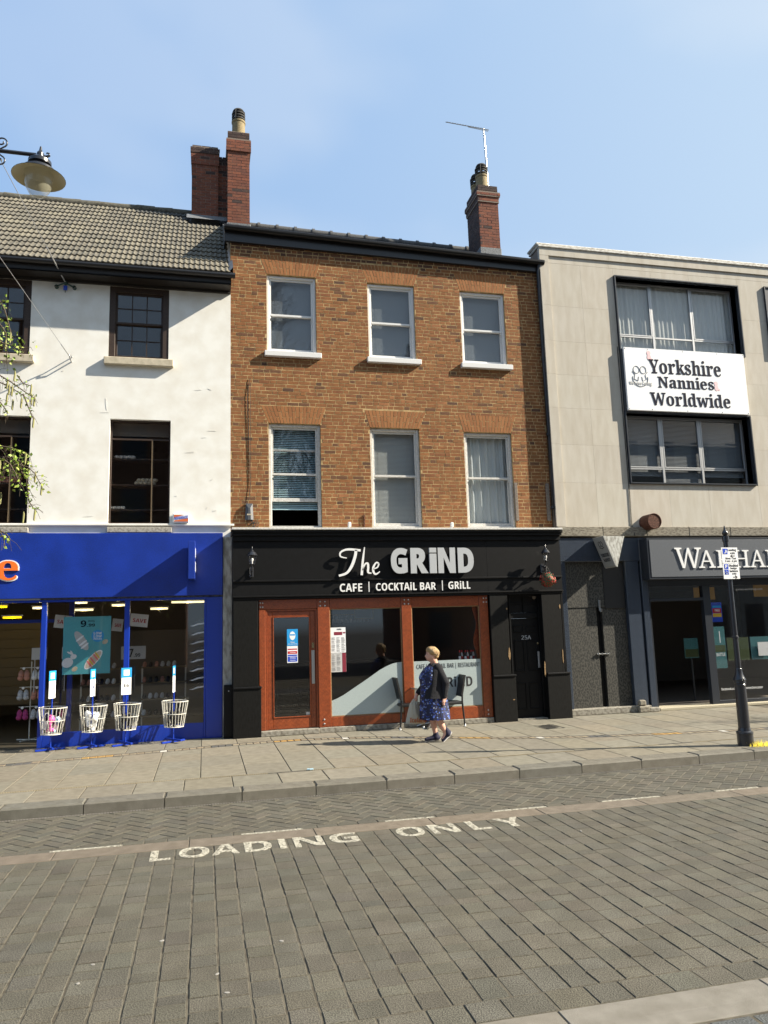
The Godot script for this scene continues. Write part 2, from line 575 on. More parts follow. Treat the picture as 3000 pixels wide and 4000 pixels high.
	mat("grey_render", lin(0.52, 0.5, 0.45), 0.85, {tex = fine, scale = V.call(2.0), over = blot, oscale = Vector3(0.8, 0.3, 0.8)})
	mat("brown_black", lin(0.018, 0.014, 0.011), 0.55, {tex = fine, scale = V.call(2.0)})
	mat("shop_ceiling", lin(0.16, 0.14, 0.10), 0.9)
	mat("cream_stone", lin(0.5, 0.45, 0.33), 0.8, {tex = grit, scale = V.call(3.0)})
	mat("verdigris", lin(0.04, 0.09, 0.08), 0.6)
	mat("cable_box", lin(0.06, 0.065, 0.075), 0.5)
	mat("sign_orange", lin(0.55, 0.13, 0.04), 0.5)
	mat("wedge_grey", lin(0.52, 0.52, 0.48), 0.6, {tex = blot, scale = Vector3(1.5, 0.6, 1.5)})
	mat("plate_grey", lin(0.34, 0.34, 0.32), 0.5)
	mat("slip_blue", lin(0.28, 0.42, 0.5), 0.8)
	mat("slip_peach", lin(0.5, 0.24, 0.17), 0.9)
	mat("slip_magenta", lin(0.4, 0.05, 0.18), 0.9)
	mat("sandal_tan", lin(0.6, 0.48, 0.38), 0.6)
	mat("text_grey", lin(0.2, 0.2, 0.2), 0.7)
	mat("teal", lin(0.06, 0.2, 0.22), 0.4, {tex = blot, scale = V.call(3.0)})
	mat("moss_print", lin(0.06, 0.085, 0.03), 0.4, {tex = blot, scale = V.call(5.0)})
	mat("amber", lin(0.5, 0.28, 0.04), 0.5)
	mat("lips", lin(0.36, 0.12, 0.10), 0.5)
	mat("catkin", lin(0.26, 0.25, 0.10), 0.8)
	mat("mid_wood", lin(0.16, 0.11, 0.06), 0.7)
	mat("gum", lin(0.24, 0.23, 0.21), 0.8)
	mat("tarmac", lin(0.05, 0.05, 0.05), 0.9, {tex = grit, scale = V.call(3.0)})
	mat("iron", lin(0.02, 0.02, 0.021), 0.4, {tex = fine, scale = V.call(4.0), metal = 0.2})
	mat("lamp_paint", lin(0.02, 0.021, 0.026), 0.3, {coat = 0.3})
	mat("lamp_inside", lin(0.42, 0.37, 0.20), 0.5)
	mat("granite", lin(0.12, 0.15, 0.20), 0.3, {tex = speck, scale = V.call(3.5), coat = 0.2})
	mat("osb", lin(0.075, 0.076, 0.074), 0.6, {tex = chips, scale = Vector3(0.55, 0.3, 0.55), over = grit, oscale = V.call(0.8)})
	mat("osb_black", lin(0.012, 0.012, 0.013), 0.5, {tex = fine, scale = V.call(1.0)})
	mat("fascia_grey", lin(0.11, 0.12, 0.137), 0.45, {tex = fine, scale = V.call(0.7)})
	mat("dark_frame", lin(0.022, 0.026, 0.034), 0.35)
	mat("alu", lin(0.5, 0.5, 0.5), 0.4, {metal = 0.7, tex = fine, scale = V.call(3.0)})
	mat("steel", lin(0.55, 0.55, 0.54), 0.28, {metal = 1.0, tex = fine, scale = V.call(3.0)})
	mat("bright_white", lin(0.82, 0.83, 0.84), 0.4)
	mat("letter_grey", lin(0.50, 0.52, 0.54), 0.45, {tex = fine, scale = V.call(2.0)})
	mat("letter_white", lin(0.78, 0.78, 0.77), 0.45)
	mat("letter_side", lin(0.02, 0.02, 0.02), 0.4)
	mat("navy", lin(0.004, 0.005, 0.018), 0.6, {spec = 0.2})
	mat("ink", lin(0.02, 0.02, 0.022), 0.6)
	mat("orange", lin(0.82, 0.17, 0.02), 0.45)
	mat("rusty", lin(0.15, 0.062, 0.035), 0.85, {tex = rust, scale = V.call(2.0), bump = 0.3})
	mat("cyan", lin(0.10, 0.44, 0.50), 0.5, {tex = fine, scale = V.call(1.0)})
	mat("sky_blue", lin(0.02, 0.30, 0.68), 0.45)
	mat("sign_blue", lin(0.01, 0.06, 0.5), 0.4)
	mat("red_ink", lin(0.5, 0.02, 0.03), 0.5)
	mat("wine_ink", lin(0.22, 0.02, 0.04), 0.5)
	mat("pink", lin(0.8, 0.12, 0.4), 0.6)
	mat("skin_pink", lin(0.8, 0.5, 0.52), 0.6)
	mat("coral", lin(0.8, 0.16, 0.14), 0.6)
	mat("yellow", lin(0.75, 0.48, 0.03), 0.6)
	mat("sandal_grey", lin(0.5, 0.5, 0.5), 0.6)
	mat("paper", lin(0.76, 0.76, 0.75), 0.7)
	mat("grey_paper", lin(0.5, 0.5, 0.49), 0.7)
	mat("frost", lin(0.42, 0.49, 0.49), 0.55, {tex = fine, scale = V.call(1.0)})
	mat("interior", lin(0.12, 0.10, 0.08), 0.9)
	mat("dark_room", lin(0.15, 0.13, 0.11), 0.9)
	mat("shop_wall", lin(0.20, 0.155, 0.09), 0.8)
	mat("shop_floor", lin(0.10, 0.085, 0.06), 0.5)
	mat("slat_grey", lin(0.145, 0.17, 0.19), 0.5)
	mat("slat_blue", lin(0.42, 0.62, 0.68), 0.45)
	mat("curtain", lin(0.66, 0.72, 0.73), 0.9, {back = Color(0.5, 0.5, 0.5)})
	mat("net", lin(0.5, 0.53, 0.52), 0.9)
	mat("rattan", lin(0.012, 0.0115, 0.012), 0.5, {tex = fine, scale = V.call(8.0), bump = 0.6})
	mat("wire_white", lin(0.66, 0.64, 0.56), 0.4)
	mat("clear_plastic", lin(0.6, 0.6, 0.58), 0.3)
	mat("cable", lin(0.03, 0.025, 0.02), 0.6)
	mat("skin", lin(0.58, 0.32, 0.235), 0.55)
	mat("hair", lin(0.66, 0.49, 0.25), 0.55, {tex = wood, scale = Vector3(25, 3, 25), bump = 1.2, world = false})
	mat("cardigan", lin(0.008, 0.008, 0.013), 0.9, {tex = grit, scale = V.call(7.0), bump = 1.0})
	mat("dress", W, 0.7, {tex = flower, scale = V.call(1.9), world = false})
	mat("shoe", lin(0.012, 0.012, 0.04), 0.8, {tex = fine, scale = V.call(10.0)})
	mat("sole", lin(0.62, 0.6, 0.6), 0.7)
	mat("canvas_bag", lin(0.50, 0.46, 0.36), 0.9, {tex = fine, scale = V.call(6.0)})
	mat("bag_print", lin(0.42, 0.11, 0.03), 0.8)
	mat("bark", lin(0.10, 0.075, 0.05), 0.9, {tex = blot, scale = V.call(6.0)})
	mat("leaf", W, 0.6, {tint = true, back = Color(0.5, 0.5, 0.5)})
	mat("winter_bark", lin(0.07, 0.06, 0.05), 0.9)
	mat("far_brick", lin(0.20, 0.10, 0.06), 0.9, {tex = cloud, scale = V.call(0.5)})
	mat("far_render", lin(0.42, 0.40, 0.35), 0.9, {tex = cloud, scale = V.call(0.5)})
	mat("far_glass", lin(0.02, 0.024, 0.03), 0.1)
	mat("petal_red", lin(0.45, 0.035, 0.03), 0.7)
	mat("basket_green", lin(0.05, 0.13, 0.06), 0.7)
	mat("weed", lin(0.62, 0.50, 0.02), 0.8)
	mat("bare_wood", lin(0.46, 0.33, 0.17), 0.8, {tex = wood, scale = Vector3(9, 1, 9)})
	mat("grey_wood", lin(0.28, 0.27, 0.25), 0.85, {tex = wood, scale = Vector3(9, 0.8, 9)})
	glass("pane", Color(0.02, 0.025, 0.025), 0.05)
	glass("old_pane", Color(0.2, 0.23, 0.23), 0.08)
	glass("bulb_glass", Color(0.75, 0.74, 0.65), 0.30)
	glass("table_glass", Color(0.3, 0.34, 0.33), 0.3)
	glow("tube_light", Color(1.0, 0.93, 0.72), 0.7)
	glow("yellow_tube", Color(1.0, 0.88, 0.12), 0.5)
	var worn := Image.create(512, 512, false, Image.FORMAT_RGBA8)
	var fa := noise(31, 0.035, 4)
	var fb := noise(32, 0.16, 2)
	for j in 512:
		for i in 512:
			var q := fa.get_noise_2d(i, j) * 0.6 + fb.get_noise_2d(i, j) * 0.6
			worn.set_pixel(i, j, Color(1, 1, 1, clampf(0.60 + q * 1.5, 0.0, 1.0)))
	mat("road_paint", lin(0.44, 0.415, 0.34), 0.8, {tex = ImageTexture.create_from_image(worn), scale = V.call(1.3)})
	M.road_paint.transparency = BaseMaterial3D.TRANSPARENCY_ALPHA_SCISSOR
	M.road_paint.alpha_scissor_threshold = 0.5

# navy cloth printed with blue and white flowers and leaves
func bloom() -> ImageTexture:
	var r := RandomNumberGenerator.new()
	r.seed = 8
	var n := 256
	var im := Image.create(n, n, false, Image.FORMAT_RGB8)
	im.fill(lin(0.006, 0.008, 0.035))
	var inks := [lin(0.05, 0.12, 0.62), lin(0.12, 0.24, 0.8), lin(0.5, 0.58, 0.8), lin(0.02, 0.05, 0.36), lin(0.22, 0.34, 0.75)]
	for k in 150:
		var a := Vector2(r.randf() * n, r.randf() * n)
		var rx := r.randf_range(3, 9)
		var ry := rx * r.randf_range(0.4, 0.9)
		var th := r.randf() * PI
		var ink: Color = inks[r.randi() % 5]
		for dy in range(-10, 11):
			for dx in range(-10, 11):
				var q := Vector2(dx, dy).rotated(th)
				var e := pow(q.x / rx, 2) + pow(q.y / ry, 2)
				if e < 1.0 and (k % 3 or e > 0.35):
					im.set_pixel(posmod(int(a.x) + dx, n), posmod(int(a.y) + dy, n), ink)
	return ImageTexture.create_from_image(im)

func ground() -> void:
	var g := Geo.new()
	g.quad(Vector3(-250, -0.30, -250), Vector3(250, -0.30, -250), Vector3(250, -0.30, 250), Vector3(-250, -0.30, 250), Vector3.UP)
	var o := part(self, "ground", g, M.tarmac)
	o.set_meta("kind", "structure")

# lays out pieces [polygon, colour]: those that show largest become parts of their own, the rest one joined part
func lay(parent: Node3D, called: String, pieces: Array, m: Material, y0: float, y1: float, h: float, most: int, wob := 0.0) -> void:
	var order := []
	for i in pieces.size():
		var mid := Vector2.ZERO
		for v in pieces[i][0]: mid += v / pieces[i][0].size()
		order.append([shown(Vector3(mid.x, y1, mid.y)), i, mid])
	order.sort_custom(func(a, b): return a[0] < b[0])
	var rest := Geo.new()
	for k in order.size():
		var pc: Array = pieces[order[k][1]]
		var mid: Vector2 = order[k][2]
		var top := y1 + rnd(-wob, wob)
		if k < most and order[k][0] < INF:
			var g := Geo.new()
			g.col = pc[1]
			var q := PackedVector2Array()
			for v in pc[0]: q.append(v - mid)
			g.slab(q, y0, top, h)
			part(parent, called, g, m, Vector3(mid.x, 0, mid.y))
		else:
			rest.col = pc[1]
			rest.slab(pc[0], y0, top, h)
	if rest.p.size() > 0:
		var o := part(parent, called + "_field", rest, m)
		o.set_meta("kind", "stuff")

func grey(base: Color, spread: float, warm := 0.04) -> Color:
	var k := 1.0 + rnd(-spread, spread)
	var w := rnd(-warm, warm)
	return Color(base.r * (k + w), base.g * k, base.b * (k - w))

func bed(parent: Node3D, called: String, x0: float, z0: float, x1: float, z1: float, y0: float, y1: float, m: Material) -> void:
	part(parent, called, box(x0, y0, z0, x1, y1, z1), m)

func road() -> void:
	var s := setting("road")
	bed(s, "bedding", -9, 5.3, 13, 18, -0.28, -0.1245, M.joint_sand)
	var base := Color(0.125, 0.115, 0.089)
	# long rows that run straight across the street
	var ps := []
	var w := 0.1735
	for i in range(-32, 58):
		var x := -0.565 + i * w
		var z := 6.875
		var hue := rnd(0.94, 1.06)
		while z < 10.44:
			var l: float = [0.118, 0.148, 0.17, 0.2, 0.235][rng.randi() % 5] + rnd(-0.006, 0.006)
			var e := minf(z + l, 10.49)
			if 10.49 - e < 0.09: e = 10.49
			var j := rnd(-0.002, 0.002)
			var q := rnd(-0.004, 0.004)
			var o := func() -> Vector2: return Vector2(rnd(-0.0025, 0.0025), rnd(-0.0025, 0.0025))
			ps.append([PackedVector2Array([Vector2(x + 0.006 + j, z + 0.004) + o.call(), Vector2(x + w - 0.006 + j, z + 0.004 + q) + o.call(), Vector2(x + w - 0.006 - j, e - 0.003 + q) + o.call(), Vector2(x + 0.006 - j, e - 0.003) + o.call()]), grey(base * hue, 0.13, 0.025)])
			z = e
	var x := -6.0
	while x < 10.0:
		var l := rnd(0.2, 0.27)
		ps.append([rect(x + 0.005, 10.497, x + l - 0.005, 10.695), grey(base, 0.12, 0.03)])
		x += l
	lay(s, "paver", ps, M.paver, -0.2, -0.12, 0.004, 300, 0.0025)
	# darker carriageway setts beyond the second pale strip
	var ds := []
	for i in range(-20, 34):
		for k in 10:
			var o := 0.12 if k % 2 else 0.0
			ds.append([rect(i * 0.25 + o + 0.006, 11.03 + k * 0.2, i * 0.25 + o + 0.244, 11.03 + k * 0.2 + 0.19), grey(Color(0.12, 0.125, 0.125), 0.12)])
	lay(s, "sett", ds, M.paver, -0.2, -0.121, 0.007, 12, 0.002)
	# two pale granite strips
	var st := []
	for band in [[6.58, 6.862, -0.62], [10.708, 11.015, 0.1]]:
		for i in range(-6, 9):
			var a: float = band[2] + i * 1.23
			st.append([rect(a + 0.004, band[0], a + 1.226, band[1]), grey(Color(0.215, 0.18, 0.14) if band[0] < 8.0 else Color(0.27, 0.25, 0.215), 0.05, 0.015)])
	lay(s, "edging_stone", st, M.kerb, -0.2, -0.119, 0.004, 40)
	# loading bay in herringbone, cut straight at its edges, with one course of stretchers beside the strip
	var bay := setting("loading_bay")
	bed(bay, "bedding", -9, 4.9, 13, 5.3, -0.28, -0.1245, M.joint_sand)
	var hb := []
	var L := 0.26
	var S := 0.13
	var zone := rect(-6.5, 5.09, 10.5, 6.455)
	var t := Transform2D(PI / 4, Vector2(1.0, 5.8))
	for i in range(-46, 47):
		for k in range(-46, 47):
			for up in 2:
				# the pattern repeats by (S, S) and (2S, -2S)
				var o := Vector2(i * S + k * 2 * S, i * S - k * 2 * S)
				var rc := rect(o.x + 0.004, o.y + 0.004, o.x + L - 0.004, o.y + S - 0.004) if up == 0 else rect(o.x + 0.004, o.y + S + 0.004, o.x + S - 0.004, o.y + S + L - 0.004)
				var mid: Vector2 = t * ((rc[0] + rc[2]) / 2)
				if mid.x < -6.6 or mid.x > 10.6 or mid.y < 4.9 or mid.y > 6.6: continue
				for q in Geometry2D.intersect_polygons(t * rc, zone):
					if q.size() >= 3: hb.append([q, grey(base * 0.97, 0.15, 0.03)])
	x = -6.4
	while x < 10.4:
		hb.append([rect(x + 0.004, 6.462, x + 0.21, 6.572), grey(base * 0.97, 0.12, 0.03)])
		x += 0.214
	lay(bay, "block_paver", hb, M.paver, -0.2, -0.12, 0.005, 300, 0.002)
	# slotted drain along the foot of the kerb
	var g := Geo.new()
	g.col = Color(0.2, 0.19, 0.175)
	x = -6.4
	while x < 10.4:
		g.bx(x, -0.2, 5.035, x + 0.018, -0.118, 5.085)
		x += 0.032
	var dr := part(bay, "slot_drain", g, M.kerb)
	dr.set_meta("kind", "stuff")
	# painted lettering and the broken white line
	var mk := setting("road_marking")
	var zt := 6.875
	var zb := 7.215
	for a in [["L", -0.96, -0.775], ["O", -0.705, -0.43], ["A", -0.405, -0.155], ["D", -0.105, 0.15], ["N", 0.365, 0.645], ["G", 0.715, 0.99], ["O", 1.385, 1.665], ["N", 1.735, 2.01], ["L", 2.14, 2.335], ["Y", 2.45, 2.73]]:
		words(mk, "painted_letter", a[0], sansb, [a[1], -zb, a[2], -zt], -0.1212, 0.0045, M.road_paint, Basis(Vector3.RIGHT, Vector3(0, 0, -1), Vector3.UP))
	part(mk, "painted_letter", box(0.222, -0.1212, zt, 0.288, -0.1167, zb), M.road_paint)
	for d in [[-1.91, -1.25], [-0.11, 0.51], [1.38, 1.92], [2.58, 3.22], [3.9, 4.63], [5.37, 5.95]]:
		part(mk, "painted_dash", box(d[0], -0.1215, 6.548, d[1], -0.1165, 6.592), M.road_paint)

const BEND := [Vector2(-9, 2.6), Vector2(-6, 2.15), Vector2(-3.25, 1.70), Vector2(-2.2, 1.51), Vector2(-1.15, 1.33), Vector2(-0.02, 1.13), Vector2(1.17, 1.05), Vector2(2.36, 1.30), Vector2(2.96, 1.59), Vector2(4.04, 2.13), Vector2(4.58, 2.42), Vector2(5.46, 2.72), Vector2(6.6, 2.97), Vector2(7.38, 3.11), Vector2(8.21, 3.20), Vector2(13, 3.5)]

func bend_z(x: float) -> float:
	for i in BEND.size() - 1:
		if x <= BEND[i + 1].x:
			var f: float = (x - BEND[i].x) / (BEND[i + 1].x - BEND[i].x)
			return cubic_interpolate(BEND[i].y, BEND[i + 1].y, BEND[maxi(i - 1, 0)].y, BEND[mini(i + 2, BEND.size() - 1)].y, f)
	return 3.5

func pavement() -> void:
	var s := setting("pavement")
	bed(s, "bedding", -9, -0.1, 13, 4.95, -0.28, -0.009, M.joint_sand)
	var base := Color(0.232, 0.21, 0.162)
	# flags on both sides of the winding brick line
	var front := PackedVector2Array()
	var back := PackedVector2Array()
	for i in 55:
		var x := -8.0 + i * 0.38
		front.append(Vector2(x, bend_z(x) + 0.125))
		back.append(Vector2(x, bend_z(x) - 0.125))
	var a := front.duplicate()
	a.append_array(PackedVector2Array([Vector2(front[54].x, 3.965), Vector2(front[0].x, 3.965)]))
	var b := back.duplicate()
	b.append_array(PackedVector2Array([Vector2(back[54].x, 0.03), Vector2(back[0].x, 0.03)]))
	var ps := []
	for i in range(-12, 21):
		var x := -1.735 + i * 0.605 - 0.0
		var z := 3.965
		while z > 0.0:
			var l: float = [0.78, 0.9, 0.62, 0.86][rng.randi() % 4]
			var rc := rect(x + 0.005, maxf(z - l, -0.2) + 0.005, x + 0.60, z - 0.005)
			for zone in [a, b]:
				for q in Geometry2D.intersect_polygons(rc, zone):
					if q.size() >= 3 and Geometry2D.triangulate_polygon(q).size() > 0 and area(q) > 0.004: ps.append([q, grey(base, 0.09, 0.03)])
			z -= l
		ps.append([rect(x + 0.41, 4.03, x + 1.005, 4.722), grey(base, 0.09, 0.03)])
	lay(s, "flagstone", ps, M.flag, -0.1, 0.0, 0.004, 300, 0.0015)
	# kerb stones, a step of 0.12 m
	var ks := []
	for i in range(-8, 15):
		var x := -0.93 + i * 0.9
		ks.append([rect(x + 0.005, 4.73, x + 0.895, 5.028), grey(Color(0.20, 0.188, 0.156), 0.08, 0.02)])
	lay(s, "kerbstone", ks, M.kerb, -0.25, 0.004, 0.018, 40, 0.002)
	# ribbed tan drain cover let into the flags
	var g := Geo.new()
	g.col = Color(0.28, 0.235, 0.145)
	var dk := Geo.new()
	dk.col = Color(0.10, 0.095, 0.085)
	var x := -8.0
	while x < 12.0:
		var q := dk if (x > 0.35 and x < 0.9) or (x > 4.9 and x < 5.5) or (x > 6.3 and x < 6.9) else g
		q.bx(x, -0.05, 3.975, x + 0.017, 0.001, 4.022)
		x += 0.03
	part(s, "drain_cover", g, M.flag).set_meta("kind", "stuff")
	part(s, "drain_grating", dk, M.flag).set_meta("kind", "stuff")
	# the winding line: tan bricks with yellow, dark and white ones among them, edged in dark setts
	var br := []
	x = -6.5
	var n := 0
	while x < 10.5:
		var l := 0.118
		var k := n % 26
		var col := grey(Color(0.26, 0.215, 0.15), 0.12)
		if k in [9, 10, 11, 12]: col = grey(Color(0.40, 0.245, 0.075), 0.08)
		elif k in [0, 1, 2] : col = grey(Color(0.10, 0.10, 0.10), 0.1)
		elif k == 19: col = Color(0.62, 0.6, 0.55)
		for e in [[-0.074, 0.074, 0.006, col], [0.08, 0.118, 0.003, grey(Color(0.055, 0.05, 0.047), 0.15)], [-0.118, -0.08, 0.003, grey(Color(0.055, 0.05, 0.047), 0.15)]]:
			var za := bend_z(x)
			var zb := bend_z(x + l)
			br.append([PackedVector2Array([Vector2(x + e[2], za + e[0]), Vector2(x + l - e[2], zb + e[0]), Vector2(x + l - e[2], zb + e[1]), Vector2(x + e[2], za + e[1])]), e[3]])
		x += l
		n += 1
	lay(s, "channel_brick", br, M.flag, -0.1, 0.001, 0.004, 300, 0.0015)
	# iron grating near the side door
	var gr := thing("drain_grate", "dark iron drain grate in the flagstones before the narrow black door", "grate", Vector3(5.71, 0.0, 1.42))
	part(gr, "frame", ring(-0.2, -0.26, 0.2, 0.26, 0.02, -0.004, 0.003, 0.02, 0.001), M.iron).rotation.x = -PI / 2
	for i in 7:
		var o := part(gr, "bar", box(-0.17, -0.004, -0.022, 0.17, 0.0035, 0.012), M.iron, Vector3(0, 0, -0.2 + i * 0.066))
		o.rotation.y = 0.5

func area(q: PackedVector2Array) -> float:
	var a := 0.0
	for i in q.size(): a += q[i].cross(q[(i + 1) % q.size()])
	return absf(a) / 2

var bricks := []      # shared unit bricks, one mesh for each tone
var stackb := []
var hot := []

func tones(cols: Array) -> Array:
	var o := []
	for c in cols:
		var g := Geo.new()
		g.col = c
		g.bx(-0.5, -0.5, -0.5, 0.5, 0.5, 0.5, "b")
		o.append(g.mesh())
	return o

# one brick as a node of its own: box from a to b
func lay_brick(parent: Node3D, called: String, unit: Mesh, m: Material, a: Vector3, b: Vector3) -> void:
	var o := part(parent, called, unit, m, (a + b) / 2)
	o.scale = b - a

# box whose bottom and top edges slope along x
func sloped(g: Geo, x0: float, x1: float, l0: float, l1: float, r0: float, r1: float, z0: float, z1: float) -> void:
	var v := func(x: float, k: int, z: float) -> Vector3:
		return Vector3(x, (l0 if k == 0 else l1) if x == x0 else (r0 if k == 0 else r1), z)
	g.quad(v.call(x0, 0, z1), v.call(x1, 0, z1), v.call(x1, 1, z1), v.call(x0, 1, z1), Vector3.BACK)
	g.quad(v.call(x0, 0, z0), v.call(x1, 0, z0), v.call(x1, 1, z0), v.call(x0, 1, z0), Vector3.FORWARD)
	g.quad(v.call(x0, 1, z0), v.call(x1, 1, z0), v.call(x1, 1, z1), v.call(x0, 1, z1), Vector3.UP)
	g.quad(v.call(x0, 0, z0), v.call(x1, 0, z0), v.call(x1, 0, z1), v.call(x0, 0, z1), Vector3.DOWN)
	g.quad(v.call(x0, 0, z0), v.call(x0, 1, z0), v.call(x0, 1, z1), v.call(x0, 0, z1), Vector3.LEFT)
	g.quad(v.call(x1, 0, z0), v.call(x1, 1, z0), v.call(x1, 1, z1), v.call(x1, 0, z1), Vector3.RIGHT)

func blind(parent: Node3D, x0: float, x1: float, y0: float, y1: float, z: float, m: Material, pitch := 0.034, tilt := 0.5) -> void:
	var g := Geo.new()
	var y := y0 + 0.012
	while y < y1 - 0.03:
		var dz := 0.011 * cos(tilt)
		var dy := 0.0125 * sin(tilt)
		g.quad(Vector3(x0, y - dy, z + dz), Vector3(x1, y - dy, z + dz), Vector3(x1, y + dy, z - dz), Vector3(x0, y + dy, z - dz), Vector3(0, dz, dy).normalized())
		g.quad(Vector3(x0, y - dy - 0.001, z + dz), Vector3(x1, y - dy - 0.001, z + dz), Vector3(x1, y + dy - 0.001, z - dz), Vector3(x0, y + dy - 0.001, z - dz), Vector3(0, -dz, -dy).normalized())
		y += pitch
	g.bx(x0, y1 - 0.03, z - 0.015, x1, y1, z + 0.015)
	g.bx(x0, y0 - 0.012, z - 0.01, x1, y0, z + 0.01)
	for x in [lerpf(x0, x1, 0.18), lerpf(x0, x1, 0.82)]:
		g.bx(x - 0.0015, y0, z + 0.012, x + 0.0015, y1, z + 0.014)
	part(parent, "blind", g, m)

# sliding sash window in an opening; lift raises the lower sash
func sash_window(parent: Node3D, r: Array, meet: float, m: Material, pn: Material, lift := 0.0) -> Node3D:
	var w := hold(parent, "window")
	var x0: float = r[0]
	var y0: float = r[1]
	var x1: float = r[2]
	var y1: float = r[3]
	part(w, "frame", ring(x0 + 0.004, y0, x1 - 0.004, y1 - 0.006, 0.05, -0.15, -0.05, 0.05), m)
	part(w, "bead", ring(x0 + 0.05, y0 + 0.05, x1 - 0.05, y1 - 0.056, 0.018, -0.105, -0.088, 0.0, 0.002), m)
	part(w, "sash", ring(x0 + 0.055, meet - 0.02, x1 - 0.055, y1 - 0.058, 0.042, -0.125, -0.09, 0.042, 0.003), m)
	part(w, "sash", ring(x0 + 0.055, y0 + 0.05 + lift, x1 - 0.055, meet + 0.02 + lift, 0.042, -0.165, -0.13, 0.07, 0.003), m)
	part(w, "pane", box(x0 + 0.09, meet + 0.01, -0.109, x1 - 0.09, y1 - 0.09, -0.106), pn)
	part(w, "pane", box(x0 + 0.09, y0 + 0.11 + lift, -0.149, x1 - 0.09, meet - 0.01 + lift, -0.146), pn)
	for s in [x0 + 0.065, x1 - 0.095]: part(w, "horn", box(s, meet - 0.075, -0.12, s + 0.03, meet - 0.02, -0.095, 0.006), m)
	return w

func chimney(parent: Node3D, b: Array, tiers: Array, side_left: bool, sooty: float) -> Node3D:
	# b: x0, x1, base y, front z, depth; tiers: [bottom, top, overhang] of the courses that step out
	var c := hold(parent, "chimney")
	var core := Geo.new()
	var top: float = tiers[-1][1]
	core.bx(b[0] + 0.005, b[2], b[3] - b[4] + 0.005, b[1] - 0.005, top - 0.01, b[3] - 0.005)
	for t in tiers:
		if t[2] != 0.0: core.bx(b[0] - t[2] + 0.005, t[0] + 0.005, b[3] - b[4] - t[2] + 0.005, b[1] + t[2] - 0.005, t[1] - 0.008, b[3] + t[2] - 0.005)
	part(c, "core", core, M.stack_mortar)
	var y: float = b[2] + 0.12
	var row := 0
	while y < top - 0.04:
		var ov := 0.0
		for t in tiers:
			if y + 0.03 > t[0] and y + 0.03 < t[1]: ov = t[2]
		var faces := 2 if side_left else 1
		for f in faces:
			var u0: float = (b[0] - ov) if f == 0 else (b[3] - b[4] - ov)
			var u1: float = (b[1] + ov) if f == 0 else (b[3] + ov)
			var u := u0 - (0.11 if row % 2 else 0.0) - (0.05 if f else 0.0)
			while u < u1 - 0.01:
				var a := maxf(u, u0)
				var e := minf(u + 0.212, u1)
				if e - a > 0.03:
					var k := rng.randi() % 5
					if y > top - 0.25 or rng.randf() < sooty: k = 5 + rng.randi() % 2
					if f == 0: lay_brick(c, "brick", stackb[k], M.stack_brick, Vector3(a, y, b[3] + ov - 0.06), Vector3(e, y + 0.064, b[3] + ov + rnd(-0.003, 0.003)))
					else: lay_brick(c, "brick", stackb[5 + k % 2], M.stack_brick, Vector3(b[0] - ov + rnd(-0.003, 0.003), y, a), Vector3(b[0] - ov + 0.05, y + 0.064, e))
				u += 0.222
		y += 0.0745
		row += 1
	part(c, "flashing", box(b[0] - 0.02, b[2] - 0.5, b[3] - b[4] - 0.02, b[1] + 0.02, b[2] + 0.115, b[3] + 0.015, 0.01), M.lead)
	return c

func pot(parent: Node3D, at: Vector3, r: float, h: float, cowl: float) -> void:
	var p := hold(parent, "chimney_pot", at)
	var g := Geo.new()
	g.lathe([Vector2(r * 1.06, -0.05), Vector2(r * 1.04, 0.02), Vector2(r, h * 0.85), Vector2(r * 1.1, h * 0.9), Vector2(r * 1.1, h), Vector2(r * 0.98, h * 1.02), Vector2(r * 0.8, h * 1.02)], 20)
	part(p, "shaft", g, M.pot_clay)
	var q := Geo.new()
	for i in 4:
		var y := h + 0.03 + i * cowl * 0.22
		var rr := r * (1.06 if i < 3 else 0.9)
		q.lathe([Vector2(rr * 0.8, y), Vector2(rr, y + 0.004), Vector2(rr, y + cowl * 0.11), Vector2(rr * 0.8, y + cowl * 0.13)], 18)
	for i in 4:
		var a := TAU * i / 4 + 0.5
		q.tube(PackedVector3Array([Vector3(cos(a) * r, h, sin(a) * r), Vector3(cos(a) * r * 1.05, h + cowl * 0.7, sin(a) * r * 1.05), Vector3(cos(a) * r * 0.6, h + cowl * 0.95, sin(a) * r * 0.6)]), 0.014, 5)
	q.lathe([Vector2(r * 0.95, h + cowl * 0.82), Vector2(r * 0.8, h + cowl * 0.95), Vector2(r * 0.4, h + cowl), Vector2(0, h + cowl * 1.02)], 18, Transform3D.IDENTITY, true)
	part(p, "cowl", q, M.soot)

